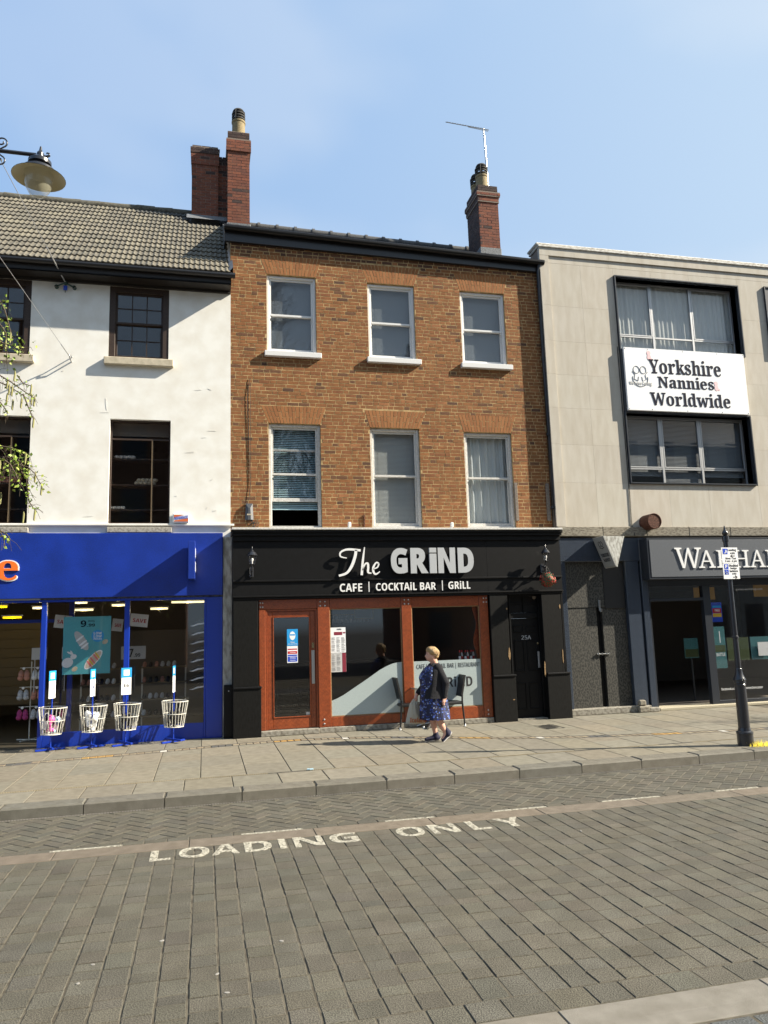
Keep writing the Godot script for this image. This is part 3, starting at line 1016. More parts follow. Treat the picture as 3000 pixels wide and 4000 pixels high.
func brick_building() -> void:
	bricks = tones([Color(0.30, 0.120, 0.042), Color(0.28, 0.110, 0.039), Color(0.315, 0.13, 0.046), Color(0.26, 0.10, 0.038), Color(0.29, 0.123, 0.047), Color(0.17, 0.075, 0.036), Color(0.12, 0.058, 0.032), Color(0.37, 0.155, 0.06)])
	stackb = tones([Color(0.225, 0.074, 0.04), Color(0.195, 0.065, 0.036), Color(0.255, 0.085, 0.044), Color(0.185, 0.066, 0.04), Color(0.22, 0.08, 0.046), Color(0.08, 0.046, 0.038), Color(0.06, 0.038, 0.033)])
	var cols := [Color(0.30, 0.120, 0.042), Color(0.28, 0.110, 0.039), Color(0.315, 0.13, 0.046), Color(0.26, 0.10, 0.038), Color(0.29, 0.123, 0.047), Color(0.17, 0.075, 0.036), Color(0.12, 0.058, 0.032), Color(0.37, 0.155, 0.06)]
	var b := thing("brick_building", "three storey orange brick building with six white sash windows above the black bar front", "building")
	var op := [[0.715, 7.485, 1.735, 9.16], [2.83, 7.465, 3.86, 9.14], [4.89, 7.455, 5.925, 9.12], [0.735, 3.885, 1.78, 6.0], [2.80, 3.885, 3.855, 5.975], [4.83, 3.885, 5.91, 5.945]]
	var arch := [[0.56, 1.865, 9.58], [2.69, 4.0, 9.55], [4.77, 6.02, 9.52], [0.58, 1.90, 6.365], [2.70, 4.02, 6.345], [4.73, 6.03, 6.32]]
	var wall := hold(b, "wall")
	var g := Geo.new()
	pierced(g, -0.01, 3.74, 6.74, 9.9, -0.30, -0.0036, op)
	part(wall, "mortar_bed", g, M.mortar)
	# courses of stretchers and headers round the openings and arches
	var list := []
	var y := 3.845
	var row := 0
	while y < 9.76:
		var ym := y + 0.032
		var free := [[-0.005, 6.735]]
		for i in 6:
			var o: Array = op[i]
			var a: Array = arch[i]
			var cut := []
			if ym > o[1] - 0.03 and ym < o[3]: cut = [o[0] - 0.002, o[2] + 0.002]
			elif ym >= o[3] and ym < a[2]:
				var f: float = (ym - o[3]) / (a[2] - o[3])
				cut = [lerpf(o[0], a[0], f) - 0.008, lerpf(o[2], a[1], f) + 0.008]
			if cut.is_empty(): continue
			var nf := []
			for s in free:
				if cut[1] <= s[0] or cut[0] >= s[1]:
					nf.append(s)
					continue
				if cut[0] > s[0]: nf.append([s[0], cut[0]])
				if cut[1] < s[1]: nf.append([cut[1], s[1]])
			free = nf
		for s in free:
			var x: float = s[0] - rnd(0.0, 0.2)
			var k := row
			while x < s[1]:
				var l := (0.212 if k % 2 == 0 else 0.103) + rnd(-0.008, 0.008)
				if rng.randf() < 0.15: l = 0.212 if l < 0.15 else 0.103
				var a := maxf(x, s[0])
				var e := minf(x + l, s[1])
				if e - a > 0.025:
					var q := rng.randf()
					var c := rng.randi() % 5
					if q < 0.07: c = 5
					elif q < 0.09: c = 6
					elif q > 0.95: c = 7
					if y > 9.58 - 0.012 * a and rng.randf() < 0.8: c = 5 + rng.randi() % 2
					list.append([Vector3(a + 0.0, y + rnd(-0.002, 0.002), -0.05), Vector3(e, y + 0.060 + rnd(-0.003, 0.002), rnd(-0.003, 0.0)), c])
				x += l + 0.0145
				k += 1
		y += 0.0745
		row += 1
	var order := range(list.size())
	order.sort_custom(func(i, j): return shown(list[i][1]) < shown(list[j][1]))
	var rest := Geo.new()
	for n in order.size():
		var q: Array = list[order[n]]
		if n < 300: lay_brick(wall, "brick", bricks[q[2]], M.brick, q[0], q[1])
		else:
			rest.col = cols[q[2]]
			rest.bx(q[0].x, q[0].y, q[0].z, q[1].x, q[1].y, q[1].z, "b")
	part(wall, "brick_courses", rest, M.brick).set_meta("kind", "stuff")
	# gauged flat arches of tapered bricks, cut at alternating heights
	for i in 6:
		var ar := hold(b, "window_arch")
		var o: Array = op[i]
		var a: Array = arch[i]
		var n := 17
		for k in n:
			for h in 2:
				var cutf := 0.36 if k % 2 else 0.66
				var f0 := 0.0 if h == 0 else cutf
				var f1 := cutf if h == 0 else 1.0
				var poly := PackedVector2Array()
				for e in [[k, f0], [k + 1, f0], [k + 1, f1], [k, f1]]:
					var u: float = float(e[0]) / n
					poly.append(Vector2(lerpf(lerpf(o[0], o[2], u), lerpf(a[0], a[1], u), e[1]) + (0.006 if e[0] == k else -0.006), lerpf(o[3], a[2], e[1]) + (0.006 if e[1] == f0 else -0.006)))
				var q := Geo.new()
				q.col = [Color(0.33, 0.135, 0.046), Color(0.30, 0.12, 0.043), Color(0.36, 0.15, 0.053)][rng.randi() % 3]
				q.prism(poly, 0.04, Transform3D(Basis.IDENTITY, Vector3(0, 0, -0.0415 + rnd(0.0, 0.002))))
				part(ar, "voussoir", q, M.gauged)
	# windows
	var meets := [8.315, 8.285, 8.26, 4.98, 4.98, 4.965]
	for i in 6:
		var w := sash_window(b, op[i], meets[i], M.white_paint if i < 3 else M.old_white, M.pane if i < 3 else M.old_pane, 0.5 if i == 3 else 0.0)
		var o: Array = op[i]
		if i < 3:
			blind(w, o[0] + 0.07, o[2] - 0.07, o[1] + 0.06, o[3] - 0.05, -0.205, M.slat_grey, 0.024, 1.42)
			part(b, "window_sill", box(o[0] - 0.05, o[1] - 0.105, -0.14, o[2] + 0.085, o[1] + 0.005, 0.085, 0.008), M.white_paint)
		elif i == 3: blind(w, o[0] + 0.06, o[2] - 0.06, 4.29, o[3] - 0.05, -0.20, M.slat_blue, 0.036, 0.95)
		elif i == 4: blind(w, o[0] + 0.06, o[2] - 0.06, o[1] + 0.06, o[3] - 0.05, -0.20, M.net, 0.026, 1.2)
		else:
			var cu := Geo.new()
			for k in 60:
				var xa := lerpf(o[0] + 0.05, o[2] - 0.05, k / 60.0)
				var xb := lerpf(o[0] + 0.05, o[2] - 0.05, (k + 1) / 60.0)
				var f := func(x: float) -> float: return -0.225 + 0.022 * sin(x * 34.0) + 0.012 * sin(x * 71.0 + 1.0)
				cu.quad(Vector3(xa, o[1] + 0.1, f.call(xa) + 0.01), Vector3(xb, o[1] + 0.1, f.call(xb) + 0.01), Vector3(xb, o[3] - 0.07, f.call(xb)), Vector3(xa, o[3] - 0.07, f.call(xa)))
			part(w, "curtain", cu, M.curtain)
	part(b, "window_sill", box(4.78, 3.84, -0.2, 5.96, 3.885, 0.04, 0.006), M.old_white)
	part(b, "window_sill", box(2.75, 3.84, -0.2, 3.91, 3.885, 0.04, 0.006), M.old_white)
	part(b, "window_sill", box(0.7, 3.84, -0.2, 1.83, 3.885, 0.03, 0.006), M.soot)
	# rooms behind the windows
	var rm := Geo.new()
	for f in [[3.9, 6.9], [7.1, 9.8]]: rm.bx(0.0, f[0] - 0.1, -5.0, 6.73, f[1], -0.31, "f")
	part(b, "room", rm, M.dark_room)
	var gb := Geo.new()
	for x in [[-0.012, 0.25], [6.49, 6.742]]: gb.prism(PackedVector2Array([Vector2(-6.5, 3.7), Vector2(-0.302, 3.7), Vector2(-0.302, 9.9), Vector2(-3.2, 11.75), Vector2(-6.5, 9.9)]), x[1] - x[0], Transform3D(Basis(Vector3(0, 0, 1), Vector3.UP, Vector3(-1, 0, 0)), Vector3(x[1], 0, 0)))
	part(b, "gable_wall", gb, M.stack_mortar)
	# roof, ridge, black fascia board and gutter, all running slightly downhill to the right
	var rf := hold(b, "roof")
	var sl := Geo.new()
	var A := Vector3(-0.12, 10.03, 0.16)
	var B := Vector3(6.85, 9.86, 0.16)
	var C := Vector3(6.85, 11.82, -3.2)
	var D := Vector3(-0.12, 11.98, -3.2)
	sl.quad(A, B, C, D, Vector3(0, 0.86, 0.5))
	sl.quad(D, C, Vector3(6.85, 9.86, -6.6), Vector3(-0.12, 10.03, -6.6), Vector3(0, 0.86, -0.5))
	sl.tri(A, D, Vector3(-0.12, 10.03, -6.6), Vector3.LEFT)
	sl.tri(B, C, Vector3(6.85, 9.86, -6.6), Vector3.RIGHT)
	part(rf, "slates", sl, M.slate)
	for k in 15:
		var x := -0.1 + k * 0.46
		var yr := 11.98 - 0.023 * x
		var rt := Geo.new()
		rt.tube(PackedVector3Array([Vector3(x, yr + 0.0, -3.2), Vector3(x + 0.40, yr - 0.008, -3.2)]), 0.10, 10)
		rt.tube(PackedVector3Array([Vector3(x + 0.40, yr - 0.008, -3.2), Vector3(x + 0.465, yr - 0.009, -3.2)]), 0.125, 10)
		part(rf, "ridge_tile", rt, M.slate)
	for e in [[-0.13, 2.15], [2.152, 4.0], [4.002, 6.82]]:
		var fb := Geo.new()
		var yt := func(x: float) -> float: return 10.04 - 0.0247 * x
		var yb := func(x: float) -> float: return 9.775 - 0.0145 * x
		sloped(fb, e[0], e[1], yb.call(e[0]), yt.call(e[0]), yb.call(e[1]), yt.call(e[1]), 0.0, 0.075)
		part(b, "fascia_board", fb, M.gutter_black)
	var gu := Geo.new()
	for sgn in [0, 1]:
		var z0 := 0.08
		gu.tube(PackedVector3Array([Vector3(-0.14, 10.035, 0.15), Vector3(6.86, 9.862, 0.15)]), 0.062, 10)
	part(b, "gutter", gu, M.gutter_black)
	var dp := Geo.new()
	dp.tube(PackedVector3Array([Vector3(6.76, 9.86, 0.14), Vector3(6.73, 9.66, 0.10), Vector3(6.735, 7.5, 0.085), Vector3(6.765, 5.2, 0.085), Vector3(6.80, 3.84, 0.085)]), 0.038, 10)
	for yy in [9.3, 7.6, 5.9, 4.3]: dp.tube(PackedVector3Array([Vector3(6.735, yy, 0.085), Vector3(6.735, yy + 0.05, 0.085)]), 0.047, 10)
	part(b, "downpipe", dp, M.black_plastic)
	# chimney stacks
	var cb := chimney(b, [0.0, 0.52, 11.42, -2.33, 0.7], [[13.4, 13.73, 0.035], [13.73, 13.94, 0.0]], false, 0.06)
	pot(cb, Vector3(0.27, 13.95, -2.6), 0.155, 0.42, 0.33)
	var cc := chimney(b, [6.25, 6.78, 11.2, -2.0, 0.85], [[12.55, 12.7, 0.025], [12.7, 12.84, 0.05], [12.84, 13.02, 0.0]], true, 0.12)
	pot(cc, Vector3(6.47, 13.0, -2.25), 0.15, 0.42, 0.33)
	pot(cc, Vector3(6.47, 13.0, -2.62), 0.15, 0.36, 0.33)
	bar_front(b)

func screw(parent: Node3D, at: Vector3, r: float, m: Material) -> void:
	var g := Geo.new()
	g.lathe([Vector2(r, 0.0), Vector2(r * 0.8, r * 0.5), Vector2(0, r * 0.65)], 10, Transform3D(Basis(Vector3.RIGHT, PI / 2), Vector3.ZERO), true)
	part(parent, "bolt_head", g, m, at)

func bar_front(b: Node3D) -> void:
	var Z := 0.40
	# shopfront carcass
	var g := Geo.new()
	g.bx(0.02, 3.5, -0.01, 6.68, 3.775, 0.36)
	g.bx(0.02, 2.49, 0.02, 6.68, 3.5, 0.35)
	g.bx(0.02, 0.0, -0.2, 0.06, 2.49, 0.36)
	g.bx(6.64, 0.0, -0.2, 6.68, 2.49, 0.36)
	part(b, "shopfront_carcass", g, M.black_paint)
	var le := Geo.new()
	le.cb(0.0, 3.785, -0.02, 6.70, 3.825, 0.53, 0.008)
	part(b, "ledge", le, M.old_white)
	var co := Geo.new()
	for s in [[3.735, 3.785, 0.50], [3.68, 3.735, 0.47], [3.585, 3.68, 0.425]]: co.cb(0.02 - (s[2] - 0.42) * 0.4, s[0], 0.3, 6.68 + (s[2] - 0.42) * 0.4, s[1] - 0.001, s[2], 0.006)
	part(b, "cornice", co, M.black_paint)
	for e in [[0.02, 2.655], [2.657, 5.055], [5.057, 6.68]]:
		part(b, "fascia_panel", box(e[0], 2.852, 0.34, e[1], 3.584, 0.385, 0.002), M.black_paint)
		part(b, "fascia_panel", box(e[0], 2.56, 0.34, e[1], 2.808, 0.388, 0.002), M.black_paint)
	part(b, "moulding", box(0.02, 2.809, 0.34, 6.68, 2.851, 0.415, 0.01), M.black_paint)
	var mo := Geo.new()
	mo.cb(0.02, 2.525, 0.34, 6.68, 2.559, 0.43, 0.008)
	mo.cb(0.02, 2.485, 0.34, 6.68, 2.524, 0.41, 0.008)
	part(b, "moulding", mo, M.black_paint)
	for p in [[0.03, 0.485, 0.03, 0.535], [5.07, 5.45, 5.055, 5.53], [6.19, 6.61, 6.21, 6.705]]:
		var pl := hold(b, "pilaster")
		part(pl, "shaft", box(p[0], 0.9, 0.1, p[1], 2.484, Z, 0.006), M.black_ply)
		part(pl, "moulding", box(p[2], 0.865, 0.1, p[3] + 0.01, 0.905, Z + 0.045, 0.01), M.black_paint)
		part(pl, "plinth", box(p[2], 0.0, 0.1, p[3], 0.864, Z + 0.025, 0.006), M.black_ply)
	# bare chips on the pilaster edges
	for c in [[5.445, 1.31, 0.05, 0.28], [6.19, 0.98, 0.04, 0.34], [6.6, 1.22, 0.035, 0.3], [5.44, 2.2, 0.03, 0.05], [6.6, 2.22, 0.03, 0.1], [5.48, 0.42, 0.05, 0.025]]:
		var poly := PackedVector2Array()
		for k in 9: poly.append(Vector2(c[2] * rnd(0.25, 0.6) * cos(TAU * k / 9), c[3] * (0.3 + rnd(0.1, 0.2)) * sin(TAU * k / 9)))
		var q := Geo.new()
		q.prism(poly, 0.003)
		part(b, "bare_chip", q, M.bare_wood, Vector3(c[0] - 0.015, c[1], Z + (0.002 if c[1] > 0.9 else 0.027)))
	# red timber frame
	var zf := Z - 0.07
	var fr := hold(b, "timber_frame")
	part(fr, "post", box(0.505, 0.1, 0.18, 0.625, 2.3, zf, 0.008), M.red_wood)
	part(fr, "post", box(1.605, 0.1, 0.18, 1.835, 2.483, zf + 0.012, 0.008), M.red_wood)
	part(fr, "post", box(3.255, 0.1, 0.18, 3.455, 2.483, zf + 0.012, 0.008), M.red_wood)
	part(fr, "post", box(4.865, 0.1, 0.18, 5.054, 2.483, zf + 0.008, 0.008), M.red_wood)
	part(fr, "header", box(0.505, 2.302, 0.18, 1.603, 2.483, zf, 0.008), M.red_wood_flat)
	part(fr, "header", box(1.837, 2.285, 0.18, 3.253, 2.483, zf, 0.008), M.red_wood_flat)
	part(fr, "header", box(3.457, 2.285, 0.18, 4.863, 2.483, zf, 0.008), M.red_wood_flat)
	part(fr, "bottom_rail", box(1.837, 0.1, 0.18, 3.253, 0.275, zf, 0.008), M.red_wood_flat)
	part(fr, "bottom_rail", box(3.457, 0.1, 0.18, 4.863, 0.325, zf, 0.008), M.red_wood_flat)
	for x in [0.53, 0.575, 1.66, 1.75, 3.32, 3.40, 4.96, 5.02]:
		for y in [2.345, 2.425]: screw(fr, Vector3(x, y, zf + (0.012 if x > 1.0 else 0.0)), 0.016, M.steel)
	for x in [1.70, 4.95]:
		for y in [0.16, 0.24]: screw(fr, Vector3(x, y, zf + 0.012), 0.018, M.steel)
	part(b, "step", box(0.505, 0.0, 0.05, 1.60, 0.098, 0.41, 0.01), M.kerb_plain)
	part(b, "step", box(1.603, 0.0, 0.05, 5.054, 0.098, 0.38, 0.01), M.kerb_plain)
	for w in [[1.837, 0.277, 3.253, 2.283], [3.457, 0.327, 4.863, 2.283]]:
		var wn := hold(b, "shop_window")
		part(wn, "pane", box(w[0] + 0.002, w[1] + 0.002, 0.296, w[2] - 0.002, w[3] - 0.002, 0.302), M.pane)
		part(wn, "bead", ring(w[0] + 0.001, w[1] + 0.001, w[2] - 0.001, w[3] - 0.001, 0.016, 0.303, 0.315, 0.016, 0.002), M.bare_wood)
		var f := Geo.new()
		if w[0] < 2.0: f.prism(PackedVector2Array([Vector2(1.853, 0.295), Vector2(3.237, 0.295), Vector2(3.237, 1.234), Vector2(3.15, 1.228), Vector2(3.05, 1.21), Vector2(2.93, 1.165), Vector2(2.793, 1.099), Vector2(2.55, 0.945), Vector2(2.311, 0.803), Vector2(2.08, 0.665), Vector2(1.95, 0.605), Vector2(1.853, 0.571)]), 0.0015, Transform3D(Basis.IDENTITY, Vector3(0, 0, 0.3035)))
		else: f.bx(3.473, 0.345, 0.3035, 4.847, 1.232, 0.305)
		part(wn, "frosted_film", f, M.frost)
		if w[0] > 2.0:
			words(wn, "lettering", "CAFE | COCKTAIL BAR | RESTAURANT", sans, [3.53, 1.06, 4.83, 1.175], 0.306, 0.002, M.ink)
			words(wn, "lettering", "GRiND", sansb, [3.97, 0.715, 4.66, 0.915], 0.306, 0.002, M.ink)
	# glazed timber door
	var d := hold(b, "bar_door")
	part(d, "lining", ring(0.627, 0.1, 1.603, 2.298, 0.035, 0.16, 0.315, 0.0, 0.004), M.red_wood)
	part(d, "leaf", ring(0.665, 0.105, 1.565, 2.26, 0.098, 0.22, 0.285, 0.2, 0.006), M.red_wood)
	part(d, "bead", ring(0.763, 0.305, 1.467, 2.162, 0.018, 0.25, 0.295, 0.018, 0.003), M.red_wood)
	part(d, "pane", box(0.775, 0.32, 0.262, 1.455, 2.15, 0.267), M.pane)
	part(d, "handle", box(1.485, 0.9, 0.286, 1.545, 1.52, 0.30, 0.004), M.steel)
	part(d, "lock", box(1.495, 1.56, 0.286, 1.54, 1.66, 0.296, 0.003), M.pot_clay)
	# side door with panels, transom light above
	var s := hold(b, "side_door")
	var zd := 0.20
	part(s, "frame", ring(5.53, 0.0, 6.21, 2.484, 0.035, 0.08, zd + 0.05, 0.0, 0.004), M.black_paint)
	part(s, "leaf", box(5.566, 0.03, 0.14, 6.174, 2.0, zd, 0.004), M.black_paint)
	for r in [[5.62, 1.72, 5.84, 1.86], [5.9, 1.72, 6.12, 1.86], [5.62, 0.95, 5.84, 1.56], [5.9, 0.95, 6.12, 1.56], [5.62, 0.2, 5.84, 0.72], [5.9, 0.2, 6.12, 0.72]]:
		part(s, "panel", ring(r[0], r[1], r[2], r[3], 0.022, zd + 0.001, zd + 0.016, 0.022, 0.006), M.black_paint)
	part(s, "transom_bar", box(5.566, 2.002, 0.1, 6.174, 2.11, zd + 0.03, 0.01), M.black_paint)
	part(s, "transom_panel", box(5.566, 2.112, 0.1, 6.174, 2.45, zd - 0.01), M.black_paint)
	part(s, "glazing_bar", box(5.86, 2.112, zd - 0.009, 5.88, 2.45, zd + 0.02), M.black_paint)
	part(s, "glazing_bar", box(5.566, 2.3, zd - 0.009, 6.174, 2.32, zd + 0.02), M.black_paint)
	words(s, "door_number", "25A", sans, [5.79, 1.575, 6.0, 1.655], zd + 0.002, 0.006, M.letter_grey)
	part(s, "pull_handle", box(6.12, 1.0, zd, 6.16, 1.33, zd + 0.03, 0.006), M.alu)
	screw(s, Vector3(6.14, 1.49, zd), 0.022, M.pot_clay)
	part(s, "threshold", box(5.535, 0.0, 0.1, 6.205, 0.028, 0.34), M.kerb_plain)
	# raised name and trade lettering on the fascia
	var sg := hold(b, "sign_lettering")
	for q in [["G", 3.035, 3.385], ["R", 3.43, 3.80], ["D", 4.405, 4.75]]:
		words(sg, "letter", q[0], black, [q[1], 2.925, q[2], 3.435], 0.43, 0.045, M.letter_side)
		words(sg, "letter_face", q[0], black, [q[1] + 0.006, 2.931, q[2] - 0.006, 3.429], 0.4755, 0.004, M.letter_grey)
	var np := PackedVector2Array([Vector2(0, 0), Vector2(0, 0.505), Vector2(0.125, 0.505), Vector2(0.245, 0.20), Vector2(0.245, 0.505), Vector2(0.36, 0.505), Vector2(0.36, 0), Vector2(0.238, 0), Vector2(0.115, 0.31), Vector2(0.115, 0)])
	var ln := Geo.new()
	ln.prism(np, 0.045, Transform3D(Basis.IDENTITY, Vector3(4.0, 2.928, 0.43)))
	part(sg, "letter", ln, M.letter_side)
	var lf := Geo.new()
	lf.prism(np, 0.004, Transform3D(Basis.IDENTITY, Vector3(4.0, 2.928, 0.4755)))
	part(sg, "letter_face", lf, M.letter_grey)
	var li := Geo.new()
	li.cb(3.825, 2.928, 0.43, 3.97, 3.315, 0.479, 0.003)
	li.cb(3.825, 3.335, 0.43, 3.97, 3.43, 0.479, 0.003)
	part(sg, "letter", li, M.letter_grey)
	for q in [
			[[Vector2(2.172, 3.242), Vector2(2.05, 3.275), Vector2(2.06, 3.36), Vector2(2.20, 3.41), Vector2(2.446, 3.388)], [0.008, 0.014, 0.017, 0.02, 0.022]],
			[[Vector2(2.355, 3.40), Vector2(2.335, 3.273), Vector2(2.263, 3.086), Vector2(2.162, 2.955), Vector2(2.01, 2.905)], [0.026, 0.028, 0.028, 0.022, 0.02]],
			[[Vector2(2.525, 3.45), Vector2(2.485, 3.19), Vector2(2.455, 2.91)], [0.008, 0.021, 0.023]],
			[[Vector2(2.467, 3.0), Vector2(2.527, 3.12), Vector2(2.578, 3.135), Vector2(2.588, 3.065), Vector2(2.584, 2.965), Vector2(2.65, 2.945)], [0.008, 0.013, 0.02, 0.021, 0.02, 0.008]],
			[[Vector2(2.68, 3.02), Vector2(2.77, 3.06), Vector2(2.80, 3.13)], [0.008, 0.013, 0.014]],
			[[Vector2(2.80, 3.13), Vector2(2.75, 3.15), Vector2(2.69, 3.06), Vector2(2.69, 2.97), Vector2(2.735, 2.925), Vector2(2.815, 2.975)], [0.014, 0.014, 0.02, 0.021, 0.016, 0.008]]]:
		var ge := Geo.new()
		ribbon(ge, q[0], q[1], 0.45, 0.025)
		part(sg, "script_stroke", ge, M.letter_white)
	for q in [["CAFE", 2.03, 2.467, 2.60], ["COCKTAiL BAR", 2.737, 3.95, 2.608], ["GRiLL", 4.208, 4.665, 2.615]]:
		words(sg, "letters", q[0], sansb, [q[1], q[3], q[2], q[3] + 0.155], 0.42, 0.014, M.letter_white)
	for x in [2.593, 4.075]: part(sg, "divider", box(x, 2.59, 0.42, x + 0.016, 2.785, 0.434), M.letter_white)
	# dim bar room
	var rm := Geo.new()
	rm.bx(0.07, 0.06, -5.5, 6.63, 0.09, 0.18)
	rm.bx(0.07, 2.75, -5.5, 6.63, 2.8, 0.02)
	rm.bx(0.07, 0.09, -5.55, 6.63, 2.75, -5.5)
	rm.bx(0.0, 0.0, -5.5, 0.05, 2.8, -0.2)
	rm.bx(5.0, 0.09, -5.5, 5.07, 2.75, 0.17)
	part(b, "bar_room", rm, M.dark_room)

func white_building() -> void:
	var b := thing("rendered_building", "white rendered building with brown tiled roof above the blue shoe shop", "building")
	var up := [[-4.86, 7.15, -3.72, 8.66], [-2.315, 7.19, -1.20, 8.66]]
	var lo := [[-4.80, 3.97, -3.64, 5.985], [-2.25, 3.97, -1.14, 5.985]]
	var g := Geo.new()
	pierced(g, -8.0, 3.70, -0.005, 9.05, -0.28, 0.0, up + lo)
	part(b, "wall", g, M.render)
	part(b, "corner_pier", box(-0.148, 0.0, -0.2, 0.018, 3.70, 0.10, 0.004), M.grey_render)
	part(b, "string_course", box(-8.0, 3.925, -0.02, 0.06, 3.962, 0.055, 0.006), M.render)
	part(b, "sign_backing", box(-8.0, 2.55, -0.2, -0.15, 3.70, 0.03), M.grey_render)
	# cracked and lifting paint
	for f in [[-0.62, 6.62, 0.16, 0.022, 0.1], [-0.4, 6.64, 0.1, 0.03, -0.5], [-0.78, 5.36, 0.26, 0.03, 0.12], [-0.36, 4.83, 0.1, 0.035, 0.6], [-0.45, 4.27, 0.08, 0.03, 0.9], [-0.3, 4.22, 0.11, 0.035, 0.3], [-0.52, 5.66, 0.12, 0.015, 0.1], [-1.02, 4.5, 0.05, 0.03, 0.2], [-3.12, 6.88, 0.05, 0.03, 0.8], [-2.35, 6.1, 0.2, 0.014, 0.05], [-2.33, 6.28, 0.025, 0.3, 0.1], [-2.6, 4.1, 0.2, 0.02, 0.1], [-0.35, 5.8, 0.2, 0.012, 0.0]]:
		var poly := PackedVector2Array()
		for k in 10: poly.append(Vector2(f[2] * 0.5 * rnd(0.6, 1.1) * cos(TAU * k / 10), f[3] * 0.5 * rnd(0.4, 1.2) * sin(TAU * k / 10)).rotated(f[4]))
		var q := Geo.new()
		q.prism(poly, 0.002, Transform3D(Basis(Vector3.RIGHT, 0.1 if f[2] > f[3] else 0.0), Vector3.ZERO))
		part(b, "lifting_paint", q, M.render, Vector3(f[0], f[1], 0.002))
	# upper sash windows: broad brown box frames, twelve panes
	for o in up:
		var w := hold(b, "window")
		part(w, "frame", ring(o[0], o[1], o[2], o[3], 0.115, -0.18, -0.012, 0.05, 0.006), M.brown_wood)
		var x0: float = o[0] + 0.115
		var x1: float = o[2] - 0.115
		var ym: float = 7.91 if o[0] > -3.0 else 7.87
		for h in 2:
			var ya: float = ym if h == 0 else o[1] + 0.05
			var yb: float = o[3] - 0.115 if h == 0 else ym + 0.03
			var z := -0.07 if h == 0 else -0.11
			part(w, "sash", ring(x0, ya, x1, yb, 0.035, z - 0.02, z + 0.015, 0.04, 0.003), M.brown_wood)
			for c in 3:
				for r in 2:
					var px := lerpf(x0 + 0.03, x1 - 0.03, c / 3.0)
					var py := lerpf(ya + 0.035, yb - 0.03, r / 2.0)
					part(w, "pane", box(px + 0.002, py + 0.002, z - 0.006, lerpf(x0 + 0.03, x1 - 0.03, (c + 1) / 3.0) - 0.002, lerpf(ya + 0.035, yb - 0.03, (r + 1) / 2.0) - 0.002, z - 0.002), M.pane)
			for c in [1, 2]:
				var px := lerpf(x0 + 0.03, x1 - 0.03, c / 3.0)
				part(w, "glazing_bar", box(px - 0.009, ya + 0.036, z - 0.012, px + 0.009, yb - 0.036, z + 0.01), M.brown_wood)
			var pm := lerpf(ya + 0.035, yb - 0.03, 0.5)
			part(w, "glazing_bar", box(x0 + 0.036, pm - 0.009, z - 0.013, x1 - 0.036, pm + 0.009, z + 0.009), M.brown_wood)
		part(b, "window_sill", box(o[0] - 0.07, o[1] - 0.15, -0.16, o[2] + 0.10, o[1] - 0.002, 0.10, 0.012), M.cream_sill)
	# lower windows: plain glass with shelves of slippers behind
	for o in lo:
		var w := hold(b, "window")
		part(w, "frame", ring(o[0] + 0.002, o[1], o[2] - 0.002, o[3] - 0.002, 0.03, -0.2, -0.09, 0.03, 0.004), M.brown_wood)
		part(w, "transom", box(o[0] + 0.032, 5.60, -0.18, o[2] - 0.032, 5.63, -0.10), M.brown_wood)
		part(w, "mullion", box(o[2] - 0.35, o[1] + 0.03, -0.18, o[2] - 0.325, 5.6, -0.10), M.mid_wood)
		part(w, "pane", box(o[0] + 0.032, o[1] + 0.032, -0.135, o[2] - 0.352, 5.598, -0.131), M.pane)
		part(w, "pane", box(o[2] - 0.323, o[1] + 0.032, -0.135, o[2] - 0.032, 5.598, -0.131), M.pane)
		part(w, "pane", box(o[0] + 0.032, 5.632, -0.135, o[2] - 0.032, o[3] - 0.034, -0.131), M.pane)
		part(b, "window_sill", box(o[0] + 0.0, 3.79, -0.02, o[2] + 0.045, 3.885, 0.10, 0.008), M.grey_sill)
		for y in [5.26, 4.75, 4.265]:
			part(w, "shelf", box(o[0] - 0.1, y, -0.62, o[2] + 0.1, y + 0.025, -0.30), M.brown_wood)
		part(w, "roller_blind", box(o[0] - 0.05, 5.72, -0.3, o[2] + 0.05, 5.99, -0.28), M.dark_room)
	var rm := Geo.new()
	rm.bx(-7.9, 3.80, -4.5, -0.1, 6.4, -0.29, "f")
	rm.bx(-7.9, 6.6, -4.5, -0.1, 8.9, -0.29, "f")
	part(b, "room", rm, M.dark_room)
	# eaves: dark soffit, fascia board and gutter
	var so := Geo.new()
	so.bx(-8.0, 8.70, 0.001, -0.005, 8.73, 0.36)
	so.bx(-8.0, 8.655, 0.001, -0.005, 8.70, 0.06)
	part(b, "soffit", so, M.brown_black)
	part(b, "fascia_board", box(-8.0, 8.70, 0.335, -0.005, 8.90, 0.36), M.brown_black)
	var gu := Geo.new()
	gu.tube(PackedVector3Array([Vector3(-8.0, 8.875, 0.415), Vector3(0.07, 8.862, 0.415)]), 0.055, 12)
	part(b, "gutter", gu, M.gutter_black)
	# roof of ribbed concrete tiles, each one a piece
	var rf := hold(b, "roof")
	var pitch := 0.905
	var dir := Vector3(0, pitch, -1).normalized()
	var nor := Vector3(0, 1, pitch).normalized()
	var e0 := Vector3(0, 8.90, 0.43)
	var under := Geo.new()
	var top := e0 + dir * 4.72
	under.quad(Vector3(-8, e0.y - 0.05, e0.z - 0.02), Vector3(-0.02, e0.y - 0.05, e0.z - 0.02), Vector3(-0.02, top.y - 0.05, top.z), Vector3(-8, top.y - 0.05, top.z), nor)
	under.quad(Vector3(-8, top.y, top.z), Vector3(-0.02, top.y, top.z), Vector3(-0.02, 8.9, -6.6), Vector3(-8, 8.9, -6.6), Vector3(0, 1, -0.9).normalized())
